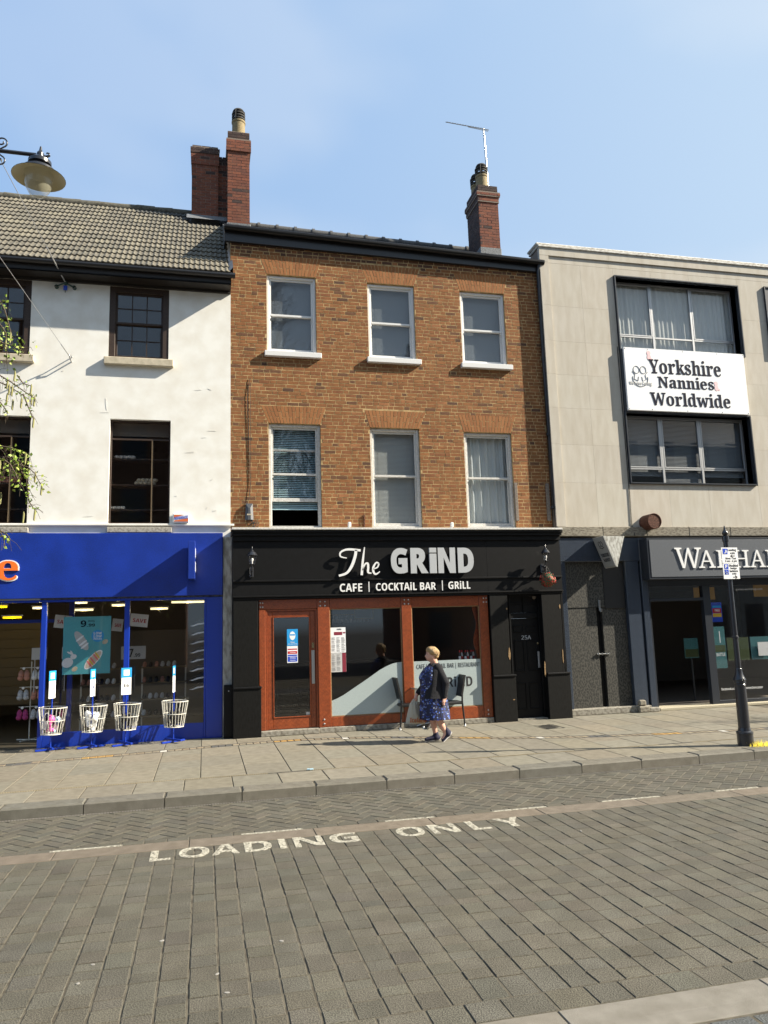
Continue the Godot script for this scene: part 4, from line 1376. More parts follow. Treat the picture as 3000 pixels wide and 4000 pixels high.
	under.tri(Vector3(-0.02, e0.y - 0.05, e0.z), Vector3(-0.02, top.y - 0.05, top.z), Vector3(-0.02, 8.9, -6.6), Vector3.RIGHT)
	part(rf, "underlay", under, M.soot)
	var shapes := []
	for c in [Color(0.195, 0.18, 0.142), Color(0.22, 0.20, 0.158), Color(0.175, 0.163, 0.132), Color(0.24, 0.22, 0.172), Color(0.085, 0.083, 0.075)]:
		var t := Geo.new()
		t.col = c
		var n := 15
		var hgt := func(u: float) -> float:
			var f := fposmod(u * 3.0, 1.0)
			return 0.022 * maxf(0.0, sin(PI * clampf((f - 0.05) / 0.6, 0.0, 1.0)))
		for k in n:
			var u0 := k / float(n)
			var u1 := (k + 1) / float(n)
			var h0: float = hgt.call(u0 + 0.001)
			var h1: float = hgt.call(u1 - 0.001)
			var a := Vector3(u0 * 0.3, h0 + 0.036, 0)
			var d := Vector3(u1 * 0.3, h1 + 0.036, 0)
			var nn := Vector3(h0 - h1, 0.025, 0).normalized()
			t.quad(a, d, Vector3(u1 * 0.3, h1 + 0.006, -0.40), Vector3(u0 * 0.3, h0 + 0.006, -0.40), nn)
			t.quad(a, d, Vector3(d.x, h1 + 0.008, 0), Vector3(a.x, h0 + 0.008, 0), Vector3(0, 0, 1))
		shapes.append(t.mesh())
	var rows := 14
	for r in rows:
		for c in 21:
			var x := -0.33 - c * 0.3
			if r > 10 and x > -1.1: continue
			var at := e0 + dir * (r * 0.332 - 0.02)
			var k := rng.randi() % 4
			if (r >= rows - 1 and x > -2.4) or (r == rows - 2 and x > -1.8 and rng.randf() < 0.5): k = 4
			var o := part(rf, "roof_tile", shapes[k], M.roof_tile)
			o.transform = Transform3D(Basis(Vector3.RIGHT, nor, -dir), Vector3(x, at.y, at.z) + nor * rnd(0.0, 0.004))
	for k in 18:
		var x := -0.45 - k * 0.42
		var rt := Geo.new()
		rt.col = Color(0.16, 0.15, 0.12)
		rt.tube(PackedVector3Array([Vector3(x - 0.42, top.y + 0.0 + rnd(-0.012, 0.012), top.z), Vector3(x, top.y + rnd(-0.012, 0.012), top.z)]), 0.11, 10)
		part(rf, "ridge_tile", rt, M.roof_tile)
	var vl := Geo.new()
	vl.quad(Vector3(-0.06, e0.y + 0.02, e0.z), Vector3(0.03, e0.y + 0.14, e0.z - 0.02), Vector3(0.03, top.y + 0.14, top.z), Vector3(-0.06, top.y + 0.02, top.z), Vector3(-0.5, 0.8, 0.3).normalized())
	vl.quad(Vector3(0.03, e0.y - 0.2, e0.z - 0.02), Vector3(0.03, e0.y + 0.14, e0.z - 0.02), Vector3(0.03, top.y + 0.14, top.z), Vector3(0.03, top.y - 0.2, top.z), Vector3.RIGHT)
	part(rf, "verge", vl, M.lead)
	var fl := Geo.new()
	fl.quad(Vector3(-0.95, 11.62, -2.42), Vector3(-0.02, 11.62, -2.42), Vector3(-0.02, 11.83, -2.62), Vector3(-0.95, 11.83, -2.62), Vector3(0, 0.7, 0.7))
	part(rf, "lead_flashing", fl, M.lead)
	var ca := chimney(b, [-0.84, -0.215, 11.68, -2.62, 0.5], [[13.15, 13.45, 0.02], [13.45, 13.56, 0.035], [13.56, 13.64, -0.01]], false, 0.1)
	var cm := chimney(b, [-0.225, 0.015, 11.72, -2.72, 0.35], [[13.2, 13.45, 0.0]], false, 0.45)
	ca.name = "chimney"
	cm.name = "chimney_return"
	shop_front(b)

func shop_front(b: Node3D) -> void:
	# blue fascia with one letter in view, blue frame, stall riser
	var f := hold(b, "fascia")
	part(f, "board", box(-8.0, 2.60, 0.031, -0.152, 3.775, 0.14, 0.006), M.blue_paint)
	words(f, "letter_edge", "e", serifb, [-4.075, 2.91, -3.70, 3.29], 0.141, 0.02, M.letter_white)
	words(f, "letter", "e", serifb, [-4.058, 2.928, -3.717, 3.272], 0.1615, 0.006, M.orange)
	part(f, "trim", box(-8.0, 2.572, 0.03, -3.34, 2.599, 0.10), M.alu)
	var s := hold(b, "shopfront")
	part(s, "header", box(-8.0, 2.53, -0.02, -0.16, 2.571, 0.09), M.blue_metal)
	part(s, "post", box(-3.315, 0.0, -0.04, -3.23, 2.53, 0.085, 0.005), M.blue_metal)
	part(s, "post", box(-1.905, 0.0, -0.03, -1.815, 2.53, 0.085, 0.005), M.blue_metal)
	part(s, "post", box(-0.49, 0.0, -0.03, -0.452, 2.53, 0.08, 0.005), M.blue_metal)
	part(s, "pillar", box(-0.45, 0.0, -0.1, -0.152, 2.57, 0.10, 0.008), M.blue_metal)
	part(s, "stall_riser", box(-3.23, 0.0, -0.02, -1.907, 0.25, 0.07, 0.004), M.blue_metal)
	part(s, "stall_riser", box(-1.813, 0.0, -0.02, -0.492, 0.28, 0.07, 0.004), M.blue_metal)
	part(s, "pane", box(-3.228, 0.252, 0.03, -1.907, 2.528, 0.036), M.pane)
	part(s, "pane", box(-1.813, 0.282, 0.03, -0.492, 2.528, 0.036), M.pane)
	part(s, "door_header", box(-8.0, 2.19, -1.02, -3.0, 2.25, -0.95), M.blue_metal)
	part(s, "door_post", box(-3.02, 0.0, -1.02, -2.93, 2.7, -0.94), M.blue_metal)
	# the shop's room: slatted beige walls, ceiling, floor, tubes of light
	var r := Geo.new()
	r.bx(-8.0, -0.02, -6.5, -0.2, 0.015, 0.0)
	part(s, "floor", r, M.shop_floor)
	part(s, "ceiling", box(-8.0, 2.78, -6.5, -0.2, 2.85, -0.02), M.shop_ceiling)
	part(s, "back_wall", box(-8.0, 0.0, -6.6, -0.2, 2.8, -6.5), M.shop_wall)
	part(s, "side_wall", box(-0.3, 0.0, -6.5, -0.2, 2.8, -0.1), M.dark_room)
	part(s, "side_wall", box(-8.1, 0.0, -6.5, -8.0, 2.8, -0.1), M.shop_wall)
	part(s, "partition", box(-2.95, 0.0, -4.0, -0.4, 2.0, -3.9), M.dark_room)
	for k in 9: part(s, "wall_slat", box(-5.2, 0.5 + k * 0.2, -3.4, -3.95, 0.69 + k * 0.2, -3.36), M.shop_wall)
	for l in [[-3.18, 2.6, -2.0, 0.33], [-3.08, 2.45, -2.0, 0.35], [-2.36, 2.53, -2.0, 0.26], [-1.59, 2.44, -2.0, 0.35], [-3.89, 2.51, -2.0, 0.26], [-1.17, 2.57, -2.1, 0.7]]:
		light_tube(l, "tube_light", 0.012)
	for l in [[-4.55, 2.55, -2.0, 0.17], [-4.44, 2.33, -2.0, 0.34]]:
		light_tube(l, "yellow_tube", 0.01)

func light_tube(l: Array, m: String, e: float) -> void:
	var t := thing("strip_light", "lit strip light in the shoe shop, %s" % light_place(l), "light", Vector3(l[0], l[1], l[2]), "strip lights in the shoe shop")
	var g := Geo.new()
	g.tube(PackedVector3Array([Vector3(0, 0, 0), Vector3(l[3], 0, -0.05)]), 0.02, 8)
	part(t, "tube", g, M[m])
	part(t, "batten", box(-0.02, 0.024, -0.06, l[3] + 0.02, 0.05, 0.02), M.white_paint)
	var o := OmniLight3D.new()
	o.name = "tube_lamp"
	o.light_color = M[m].albedo_color
	o.light_energy = e
	o.light_size = 0.03
	o.omni_range = 9.0
	o.omni_attenuation = 2.0
	o.shadow_enabled = true
	t.add_child(o)
	o.position = Vector3(l[3] / 2, -0.05, 0.0)

func light_place(l: Array) -> String:
	if l[0] < -4.5: return "yellow one cut by the picture's left edge"
	if l[0] < -4.0: return "yellow one low over the doorway"
	if l[0] < -3.5: return "pale one beside the blue door post"
	if l[0] < -3.15: return "upper one above the turquoise poster"
	if l[0] < -2.9: return "lower one just over the turquoise poster"
	if l[0] < -2.0: return "short one beside the middle blue post"
	if l[0] < -1.4: return "single one in the second window"
	return "long one by the blue pillar"

func casement(parent: Node3D, f: Array, xs: Array, yt: float, front: float, opens: Array) -> void:
	var Z := front - 0.2
	# dark projecting box frame round a metal window of three lights over three
	var w := hold(parent, "window")
	part(w, "box_frame", ring(f[0], f[1], f[2], f[3], 0.03, Z - 0.06, front + 0.055, 0.03, 0.004), M.dark_frame)
	var x0: float = f[0] + 0.03
	var x1: float = f[2] - 0.03
	part(w, "frame", ring(x0 + 0.002, f[1] + 0.032, x1 - 0.002, f[3] - 0.032, 0.035, Z - 0.06, Z - 0.01, 0.035, 0.003), M.alu)
	var cuts := [x0 + 0.037, xs[0], xs[1], x1 - 0.037]
	for x in xs: part(w, "mullion", box(x - 0.028, f[1] + 0.068, Z - 0.055, x + 0.028, f[3] - 0.068, Z - 0.005, 0.004), M.alu)
	for k in 3:
		var a: float = cuts[k] + (0.03 if k > 0 else 0.0)
		var e: float = cuts[k + 1] - (0.03 if k < 2 else 0.0)
		part(w, "transom", box(a, yt - 0.02, Z - 0.05, e, yt + 0.02, Z - 0.008, 0.004), M.alu)
		part(w, "pane", box(a, f[1] + 0.07, Z - 0.034, e, yt - 0.022, Z - 0.03), M.pane)
		if opens.has(k): part(w, "sash", ring(a + 0.002, yt + 0.022, e - 0.002, f[3] - 0.07, 0.028, Z - 0.045, Z - 0.002, 0.028, 0.003), M.alu)
		part(w, "pane", box(a, yt + 0.022, Z - 0.034, e, f[3] - 0.07, Z - 0.03), M.pane)
	var net := Geo.new()
	for k in 130:
		var a := lerpf(x0, x1, k / 130.0)
		var e := lerpf(x0, x1, (k + 1) / 130.0)
		var q := func(x: float) -> float: return Z - 0.11 + 0.012 * sin(x * 55.0) + 0.01 * sin(x * 23.0)
		net.quad(Vector3(a, f[1], q.call(a)), Vector3(e, f[1], q.call(e)), Vector3(e, f[3], q.call(e)), Vector3(a, f[3], q.call(a)))
	if opens.size() < 3 and yt > 6.0: part(w, "net_curtain", net, M.net)
	else:
		for k in 3: blind(w, cuts[k], cuts[k + 1] - 0.01, f[1] + 0.05 if k == 1 else f[1] + 0.25, f[3] - 0.05, Z - 0.09, M.slat_grey, 0.03, 1.0 if k == 1 else 1.3)

func stone_building() -> void:
	var b := thing("stone_building", "pale stone clad block with two grey metal windows above the boarded front and grey shop", "building")
	var Z := 0.12
	var f1 := [8.58, 7.92, 11.86, 9.71]
	var f2 := [8.58, 4.855, 11.82, 6.50]
	var core := Geo.new()
	pierced(core, 6.765, 3.68, 16.0, 10.2, -0.3, Z - 0.05, [[8.61, 7.95, 11.83, 9.68], [8.61, 4.885, 11.79, 6.47]])
	core.bx(6.765, 3.68, -9.0, 6.9, 10.2, -0.3)
	part(b, "core", core, M.stack_mortar)
	# facing slabs, pilaster strip and head band a little proud of the field
	var wall := hold(b, "facing")
	var tint := func() -> Color: return grey(Color(0.585, 0.54, 0.46), 0.035, 0.008)
	var slab := func(x0: float, y0: float, x1: float, y1: float, z: float) -> void:
		var g := Geo.new()
		g.col = tint.call()
		g.cb(x0 + 0.0008, y0 + 0.0008, Z - 0.06, x1 - 0.0008, y1 - 0.0008, z, 0.0012)
		part(wall, "stone_slab", g, M.stone)
	var ys := [3.905, 4.86, 5.70, 6.52, 7.28, 8.05, 8.87, 9.885]
	var xs := [6.985, 7.76, 8.577, 9.55, 10.55, 11.865, 12.55, 13.4, 14.2, 15.0, 16.0]
	for j in ys.size() - 1:
		slab.call(6.765, ys[j], 6.985, ys[j + 1], Z + 0.03)
		for i in xs.size() - 1:
			var x0: float = xs[i]
			var x1: float = xs[i + 1]
			var mid := (x0 + x1) / 2
			if mid > 8.57 and mid < 11.87:
				# cut round the two window boxes and the sign between them
				if ys[j + 1] <= 4.87: slab.call(x0, ys[j], x1, 4.853, Z)
				elif ys[j] >= 8.86: slab.call(x0, 9.712, x1, 9.885, Z)
				elif ys[j] > 6.5 and ys[j + 1] < 8.1: slab.call(x0, ys[j], x1, minf(ys[j + 1], 7.918), Z)
				continue
			slab.call(x0, ys[j], x1, ys[j + 1], Z)
	for i in 11:
		var x0 := 6.765 + i * 0.86
		slab.call(x0, 10.05, x0 + 0.86, 10.232, Z + 0.032)
		if i == 0: slab.call(6.765, 9.887, 6.985, 10.048, Z + 0.03)
		slab.call(maxf(x0, 6.986), 9.887, x0 + 0.86, 10.048, Z)
	part(b, "coping", box(6.74, 10.235, -0.35, 16.0, 10.285, Z + 0.06, 0.01), M.coping)
	part(b, "coping_flashing", box(6.70, 10.287, -0.35, 16.0, 10.35, Z + 0.03, 0.02), M.coping)
	for i in 9:
		var g := Geo.new()
		g.cb(6.765 + i * 1.05, 3.69, -0.1, 6.765 + (i + 1) * 1.05 - 0.003, 3.90, Z + 0.06, 0.012)
		part(b, "band_stone", g, M.dirty_stone)
	casement(b, f1, [9.64, 10.685], 8.36, Z, [0, 2])
	casement(b, f2, [9.60, 10.61], 5.25, Z, [0, 1, 2])
	var f3 := [12.58, 7.98, 15.0, 9.75]
	part(b, "box_frame", ring(f3[0], f3[1], f3[2], f3[3], 0.03, Z + 0.001, Z + 0.055, 0.03, 0.004), M.dark_frame)
	part(b, "dark_pane", box(12.612, 8.012, Z + 0.001, 14.968, 9.718, Z + 0.03), M.dark_frame)
	var rm := Geo.new()
	rm.bx(6.95, 3.9, -4.0, 15.9, 6.9, -0.31, "f")
	rm.bx(6.95, 7.1, -4.0, 15.9, 10.0, -0.31, "f")
	part(b, "room", rm, M.dark_room)
	var cable := Geo.new()
	cable.tube(PackedVector3Array([Vector3(8.54, 8.0, Z + 0.012), Vector3(8.545, 6.5, Z + 0.012), Vector3(8.55, 4.6, Z + 0.012), Vector3(8.54, 3.95, Z + 0.012), Vector3(8.56, 3.7, Z + 0.075)]), 0.009, 5)
	part(b, "cable", cable, M.cable)
	# polished granite lintel and piers round the boarded doorway
	part(b, "granite_lintel", box(6.74, 3.16, -0.1, 8.66, 3.66, Z + 0.02, 0.006), M.granite)
	part(b, "granite_pier", box(6.735, 0.13, -0.15, 6.90, 3.158, Z + 0.01, 0.006), M.granite)
	part(b, "granite_pier", box(8.30, 0.13, -0.15, 8.62, 3.158, Z + 0.01, 0.006), M.granite)
	part(b, "granite_pier", box(8.66, 0.05, -0.15, 8.80, 3.66, Z + 0.03, 0.006), M.granite)
	part(b, "step", box(6.735, 0.0, -0.15, 8.62, 0.128, Z + 0.10, 0.012), M.kerb_plain)
	var bd := hold(b, "hoarding")
	part(bd, "board", box(6.91, 2.19, -0.02, 8.295, 3.155, 0.05, 0.003), M.osb)
	part(bd, "black_board", box(7.80, 2.16, 0.051, 8.29, 3.12, 0.062, 0.002), M.osb_black)
	part(bd, "board", box(6.91, 0.13, -0.02, 7.60, 2.185, 0.035, 0.003), M.osb)
	part(bd, "board", box(7.73, 0.13, -0.02, 8.295, 2.185, 0.035, 0.003), M.osb)
	part(bd, "dark_gap", box(7.601, 0.13, -0.06, 7.729, 2.185, -0.04), M.black_paint)
	var hs := Geo.new()
	hs.cb(7.645, 2.11, 0.06, 7.69, 2.34, 0.085, 0.004)
	hs.cb(7.66, 2.09, 0.06, 7.70, 2.16, 0.11, 0.006)
	part(bd, "hasp", hs, M.steel)
	var bt := Geo.new()
	bt.tube(PackedVector3Array([Vector3(7.53, 1.215, 0.06), Vector3(7.83, 1.215, 0.06)]), 0.014, 8)
	for x in [7.56, 7.64, 7.75, 7.80]: bt.cb(x, 1.19, 0.036, x + 0.025, 1.24, 0.075, 0.003)
	part(bd, "bolt", bt, M.steel)
	# grey shop: box sign, frame, open door, glass
	var s := hold(b, "grey_shopfront")
	part(s, "sign_box", box(8.68, 2.735, 0.05, 16.0, 3.625, 0.43, 0.006), M.dark_frame)
	for e in [[8.73, 12.35], [12.354, 16.0]]: part(s, "sign_panel", box(e[0], 2.785, 0.431, e[1], 3.58, 0.44, 0.003), M.fascia_grey)
	var wd := [["W", 9.31, 9.96, 0.0], ["A", 9.88, 10.29, -0.06], ["R", 10.33, 10.72, -0.06], ["H", 10.745, 11.15, -0.06], ["A", 11.17, 11.55, -0.06], ["M", 11.58, 12.1, -0.06], ["M", 12.14, 12.66, -0.06], ["E", 12.7, 13.05, -0.06], ["R", 13.1, 13.5, -0.06]]
	for q in wd: words(s, "letter", q[0], serif, [q[1], 2.965, q[2], 3.405 + q[3]], 0.441, 0.02, M.letter_white)
	part(s, "header", box(8.80, 2.60, -0.1, 16.0, 2.735, 0.10), M.dark_frame)
	part(s, "transom", box(8.80, 2.28, -0.02, 10.30, 2.345, 0.09, 0.004), M.dark_frame)
	part(s, "post", box(8.80, 0.06, -0.02, 8.87, 2.6, 0.09, 0.004), M.dark_frame)
	part(s, "post", box(10.17, 0.06, -0.02, 10.35, 2.6, 0.10, 0.004), M.dark_frame)
	part(s, "post", box(13.3, 0.06, -0.02, 13.4, 2.6, 0.10, 0.004), M.dark_frame)
	part(s, "bottom_rail", box(10.35, 0.06, -0.02, 16.0, 0.13, 0.10, 0.004), M.dark_frame)
	part(s, "threshold", box(8.80, 0.0, -0.2, 16.0, 0.058, Z + 0.12, 0.008), M.cream_stone)
	part(s, "pane", box(10.352, 0.132, 0.03, 13.298, 2.598, 0.036), M.pane)
	part(s, "pane", box(8.872, 2.347, 0.03, 10.168, 2.598, 0.036), M.pane)
	var d := hold(b, "open_door", Vector3(8.88, 0.07, 0.0))
	part(d, "leaf", ring(0.0, 0.0, 0.95, 2.2, 0.07, -0.04, 0.0, 0.12, 0.004), M.dark_frame)
	part(d, "pane", box(0.07, 0.12, -0.022, 0.88, 2.13, -0.018), M.pane)
	part(d, "finger_plate", box(0.9, 1.2, 0.001, 0.94, 1.5, 0.012), M.bright_white)
	part(d, "finger_plate", box(0.9, 0.55, 0.001, 0.94, 0.85, 0.012), M.bright_white)
	d.rotation.y = 1.2
	words(s, "window_lettering", "games-workshop.com", sans, [11.06, 2.47, 11.75, 2.53], 0.038, 0.002, M.letter_white)
	words(s, "window_lettering", "facebook.com/WarhammerDoncaster", sans, [10.45, 0.33, 11.5, 0.385], 0.038, 0.002, M.letter_white)
	var r := Geo.new()
	r.bx(8.85, 0.0, -6.0, 15.9, 0.05, -0.2)
	part(s, "floor", r, M.interior)
	part(s, "inner_wall", box(8.70, 0.0, -6.0, 8.82, 2.75, -0.16), M.interior)
	part(s, "inner_wall", box(15.9, 0.0, -6.0, 16.0, 2.75, 0.0), M.dark_room)
	part(s, "inner_wall", box(8.7, 0.0, -6.1, 15.9, 2.75, -6.0), M.dark_room)
	part(s, "ceiling", box(8.7, 2.72, -6.0, 15.9, 2.76, -0.1), M.dark_room)

func spiral(g: Geo, at: Vector2, r: float, a0: float, turns: float, dirn: float, rad: float, tail: Array) -> void:
	var pts := PackedVector3Array()
	for t in tail: pts.append(Vector3(t.x, t.y, 0))
	var n := 22
	for i in n + 1:
		var f := float(i) / n
		var a := a0 + dirn * TAU * turns * f
		var rr := r * (1.0 - 0.72 * f)
		pts.append(Vector3(at.x + cos(a) * rr, at.y + sin(a) * rr, 0))
	g.tube(pts, rad, 6)

func wall_lantern(at: Vector3, label: String) -> void:
	var t := thing("wall_lantern", label, "lantern", at, "lanterns on the bar's black fascia")
	var g := Geo.new()
	g.tube(PackedVector3Array([Vector3(0, -0.10, -0.19), Vector3(0, -0.16, -0.10), Vector3(0, -0.12, 0.0), Vector3(0, -0.03, 0.0)]), 0.014, 6)
	g.tube(PackedVector3Array([Vector3(0, -0.2, -0.19), Vector3(0, -0.22, -0.13), Vector3(0, -0.17, -0.09)]), 0.012, 6)
	g.ball(Vector3(0, -0.13, -0.10), Vector3(0.022, 0.03, 0.05), 8)
	part(t, "bracket", g, M.lamp_paint)
	part(t, "back_plate", box(-0.035, -0.25, -0.212, 0.035, -0.06, -0.185, 0.01), M.lamp_paint)
	var c := Geo.new()
	for i in 6:
		var a := TAU * i / 6
		c.tube(PackedVector3Array([Vector3(cos(a) * 0.045, -0.02, sin(a) * 0.045), Vector3(cos(a) * 0.078, 0.14, sin(a) * 0.078)]), 0.005, 4)
	c.lathe([Vector2(0.0, -0.05), Vector2(0.03, -0.04), Vector2(0.05, -0.02), Vector2(0.045, -0.012), Vector2(0, -0.012)], 6)
	c.lathe([Vector2(0.095, 0.138), Vector2(0.098, 0.15), Vector2(0.06, 0.205), Vector2(0.03, 0.225), Vector2(0.03, 0.24), Vector2(0.012, 0.25), Vector2(0.012, 0.28), Vector2(0.003, 0.305), Vector2(0, 0.305)], 6)
	part(t, "cage", c, M.lamp_paint)
	var p := Geo.new()
	p.lathe([Vector2(0.044, -0.018), Vector2(0.076, 0.137)], 6)
	part(t, "glazing", p, M.pane)
	var b := Geo.new()
	b.lathe([Vector2(0.012, -0.012), Vector2(0.012, 0.03), Vector2(0.025, 0.06), Vector2(0.02, 0.09), Vector2(0, 0.1)], 8, Transform3D.IDENTITY, true)
	part(t, "bulb", b, M.paper)

func street_things() -> void:
	# street lamp: column beyond the left edge, arm with scrolls, swan cap and glass bowl
	var L := thing("street_lamp", "black bracket street lamp with cream dish shade and glass bowl", "street lamp", Vector3(-4.4, 0.0, 5.0))
	var col := Geo.new()
	col.lathe([Vector2(0.16, 0), Vector2(0.16, 0.9), Vector2(0.13, 0.95), Vector2(0.085, 1.1), Vector2(0.07, 4.0), Vector2(0.055, 10.7), Vector2(0.0, 10.75)], 16)
	part(L, "column", col, M.lamp_paint, Vector3.ZERO)
	var arm := Geo.new()
	var sx := 1.79
	var ay := 8.085
	arm.tube(PackedVector3Array([Vector3(0, ay + 0.02, 0), Vector3(sx - 0.03, ay, 0)]), 0.026, 8)
	arm.tube(PackedVector3Array([Vector3(sx, ay - 0.005, 0), Vector3(sx + 0.09, ay - 0.012, 0), Vector3(sx + 0.13, ay + 0.01, 0), Vector3(sx + 0.125, ay + 0.04, 0), Vector3(sx + 0.10, ay + 0.045, 0), Vector3(sx + 0.095, ay + 0.03, 0)]), [0.022, 0.02, 0.016, 0.012, 0.01, 0.008], 6)
	arm.tube(PackedVector3Array([Vector3(1.27, ay, 0), Vector3(1.325, ay, 0)]), 0.04, 10)
	part(L, "arm", arm, M.lamp_paint)
	var sc := Geo.new()
	spiral(sc, Vector2(1.345, ay + 0.13), 0.075, -PI / 2 + 0.3, 1.25, 1.0, 0.010, [Vector2(1.1, ay + 0.10), Vector2(1.24, ay + 0.035), Vector2(1.335, ay + 0.035)])
	spiral(sc, Vector2(1.33, ay - 0.13), 0.07, PI / 2 - 0.3, 1.25, -1.0, 0.010, [Vector2(1.1, ay - 0.06), Vector2(1.24, ay - 0.03), Vector2(1.315, ay - 0.035)])
	part(L, "scroll", sc, M.lamp_paint)
	var tilt := Transform3D(Basis(Vector3.BACK, -0.02), Vector3(sx + 0.02, ay, 0))
	var fin := Geo.new()
	fin.lathe([Vector2(0.05, -0.05), Vector2(0.045, 0.03), Vector2(0.035, 0.04), Vector2(0.02, 0.07), Vector2(0.012, 0.12), Vector2(0, 0.135)], 8, tilt)
	part(L, "finial", fin, M.lamp_paint)
	var cap := Geo.new()
	cap.lathe([Vector2(0, -0.045), Vector2(0.11, -0.06), Vector2(0.14, -0.085), Vector2(0.142, -0.13), Vector2(0.11, -0.135), Vector2(0.11, -0.165), Vector2(0.15, -0.175), Vector2(0.20, -0.21), Vector2(0.21, -0.25), Vector2(0.24, -0.27), Vector2(0.325, -0.315)], 28, tilt)
	part(L, "shade", cap, M.lamp_paint)
	var ins := Geo.new()
	ins.lathe([Vector2(0.323, -0.318), Vector2(0.24, -0.275), Vector2(0.19, -0.26), Vector2(0.17, -0.25), Vector2(0, -0.245)], 28, tilt, true)
	part(L, "reflector", ins, M.lamp_inside)
	var bowl := Geo.new()
	bowl.lathe([Vector2(0.175, -0.262), Vector2(0.178, -0.32), Vector2(0.168, -0.40), Vector2(0.145, -0.47), Vector2(0.105, -0.54), Vector2(0.055, -0.585), Vector2(0, -0.595)], 24, tilt, true)
	part(L, "bowl", bowl, M.bulb_glass)
	# stay wires from the white wall to the lamp column
	var w := thing("stay_wire", "thin steel wires held by blue clamp under the brown eaves", "wire", Vector3(-3.118, 8.635, 0.03))
	var g := Geo.new()
	g.tube(PackedVector3Array([Vector3(0, 0, 0), Vector3(-0.64, 0.96, 2.485), Vector3(-1.282, 1.965, 4.97)]), 0.006, 5)
	g.tube(PackedVector3Array([Vector3(0, 0, 0), Vector3(-0.2, 0.3, 0.78)]), 0.014, 5)
	part(w, "wire", g, M.alu)
	var br := Geo.new()
	br.cb(-0.03, -0.03, -0.03, 0.03, 0.05, 0.03, 0.006)
	br.tube(PackedVector3Array([Vector3(-0.16, -0.07, 0.0), Vector3(0, -0.01, 0.03), Vector3(0.16, -0.08, 0.0)]), 0.013, 6)
	br.tube(PackedVector3Array([Vector3(0, -0.02, 0.02), Vector3(0, -0.2, 0.02)]), 0.008, 6)
	for x in [-0.16, 0.16]: br.lathe([Vector2(0.035, -0.03), Vector2(0.035, 0.03)], 8, Transform3D(Basis(Vector3.RIGHT, PI / 2), Vector3(x, -0.085, 0)))
	part(w, "anchor", br, M.verdigris)
	part(w, "clamp", box(-0.035, -0.15, 0.0, 0.035, -0.06, 0.03, 0.006), M.sign_blue)
	var w2 := thing("hook_wire", "thin wire fixed to a hook low on the white wall", "wire", Vector3(-3.0, 7.13, 0.0))
	g = Geo.new()
	g.tube(PackedVector3Array([Vector3(0, 0.02, 0.16), Vector3(-0.70, 0.78, 2.6), Vector3(-1.4, 1.54, 5.0)]), 0.005, 5)
	g.tube(PackedVector3Array([Vector3(0, 0.02, 0.16), Vector3(-0.085, 0.11, 0.45)]), 0.011, 5)
	part(w2, "wire", g, M.alu)
	var hk := Geo.new()
	hk.tube(PackedVector3Array([Vector3(0.03, -0.06, 0), Vector3(0.03, -0.06, 0.13), Vector3(0.02, 0.0, 0.17), Vector3(0.0, 0.02, 0.16)]), 0.013, 6)
	hk.tube(PackedVector3Array([Vector3(0.035, 0.03, 0), Vector3(0.035, 0.03, 0.15), Vector3(0.0, 0.02, 0.16)]), 0.010, 6)
	part(w2, "hook", hk, M.alu)
	# parking sign post
	var P := thing("sign_post", "black ornamental iron post with two white parking signs by the kerb", "sign post", Vector3(7.395, 0.0, 4.58))
	var po := Geo.new()
	po.lathe([Vector2(0.115, 0), Vector2(0.115, 0.16), Vector2(0.12, 0.175), Vector2(0.118, 0.2), Vector2(0.092, 0.215), Vector2(0.084, 0.26), Vector2(0.08, 0.86), Vector2(0.084, 0.89), Vector2(0.075, 0.905)], 20)
	part(P, "base", po, M.lamp_paint)
	var ri := Geo.new()
	ri.lathe([Vector2(0.075, 0.90), Vector2(0.092, 0.915), Vector2(0.08, 0.93), Vector2(0.082, 0.945), Vector2(0.095, 0.96), Vector2(0.08, 0.985), Vector2(0.058, 1.04), Vector2(0.048, 1.1), Vector2(0.055, 1.115), Vector2(0.045, 1.13)], 20, Transform3D.IDENTITY, true)
	for i in 14: ri.ball(Vector3(cos(TAU * i / 14) * 0.085, 0.955, sin(TAU * i / 14) * 0.085), Vector3.ONE * 0.013, 6)
	part(P, "collar", ri, M.lamp_paint)
	var sh := Geo.new()
	sh.lathe([Vector2(0.042, 1.12), Vector2(0.038, 1.57), Vector2(0.05, 1.575), Vector2(0.05, 1.61), Vector2(0.038, 1.615), Vector2(0.038, 3.06), Vector2(0.05, 3.065), Vector2(0.05, 3.145), Vector2(0.036, 3.15)], 16)
	part(P, "shaft", sh, M.lamp_paint)
	var fi := Geo.new()
	fi.ball(Vector3(0, 3.195, 0), Vector3(0.045, 0.048, 0.045), 14)
	fi.lathe([Vector2(0.026, 3.235), Vector2(0.02, 3.245), Vector2(0.008, 3.305), Vector2(0, 3.31)], 10)
	part(P, "finial", fi, M.lamp_paint)
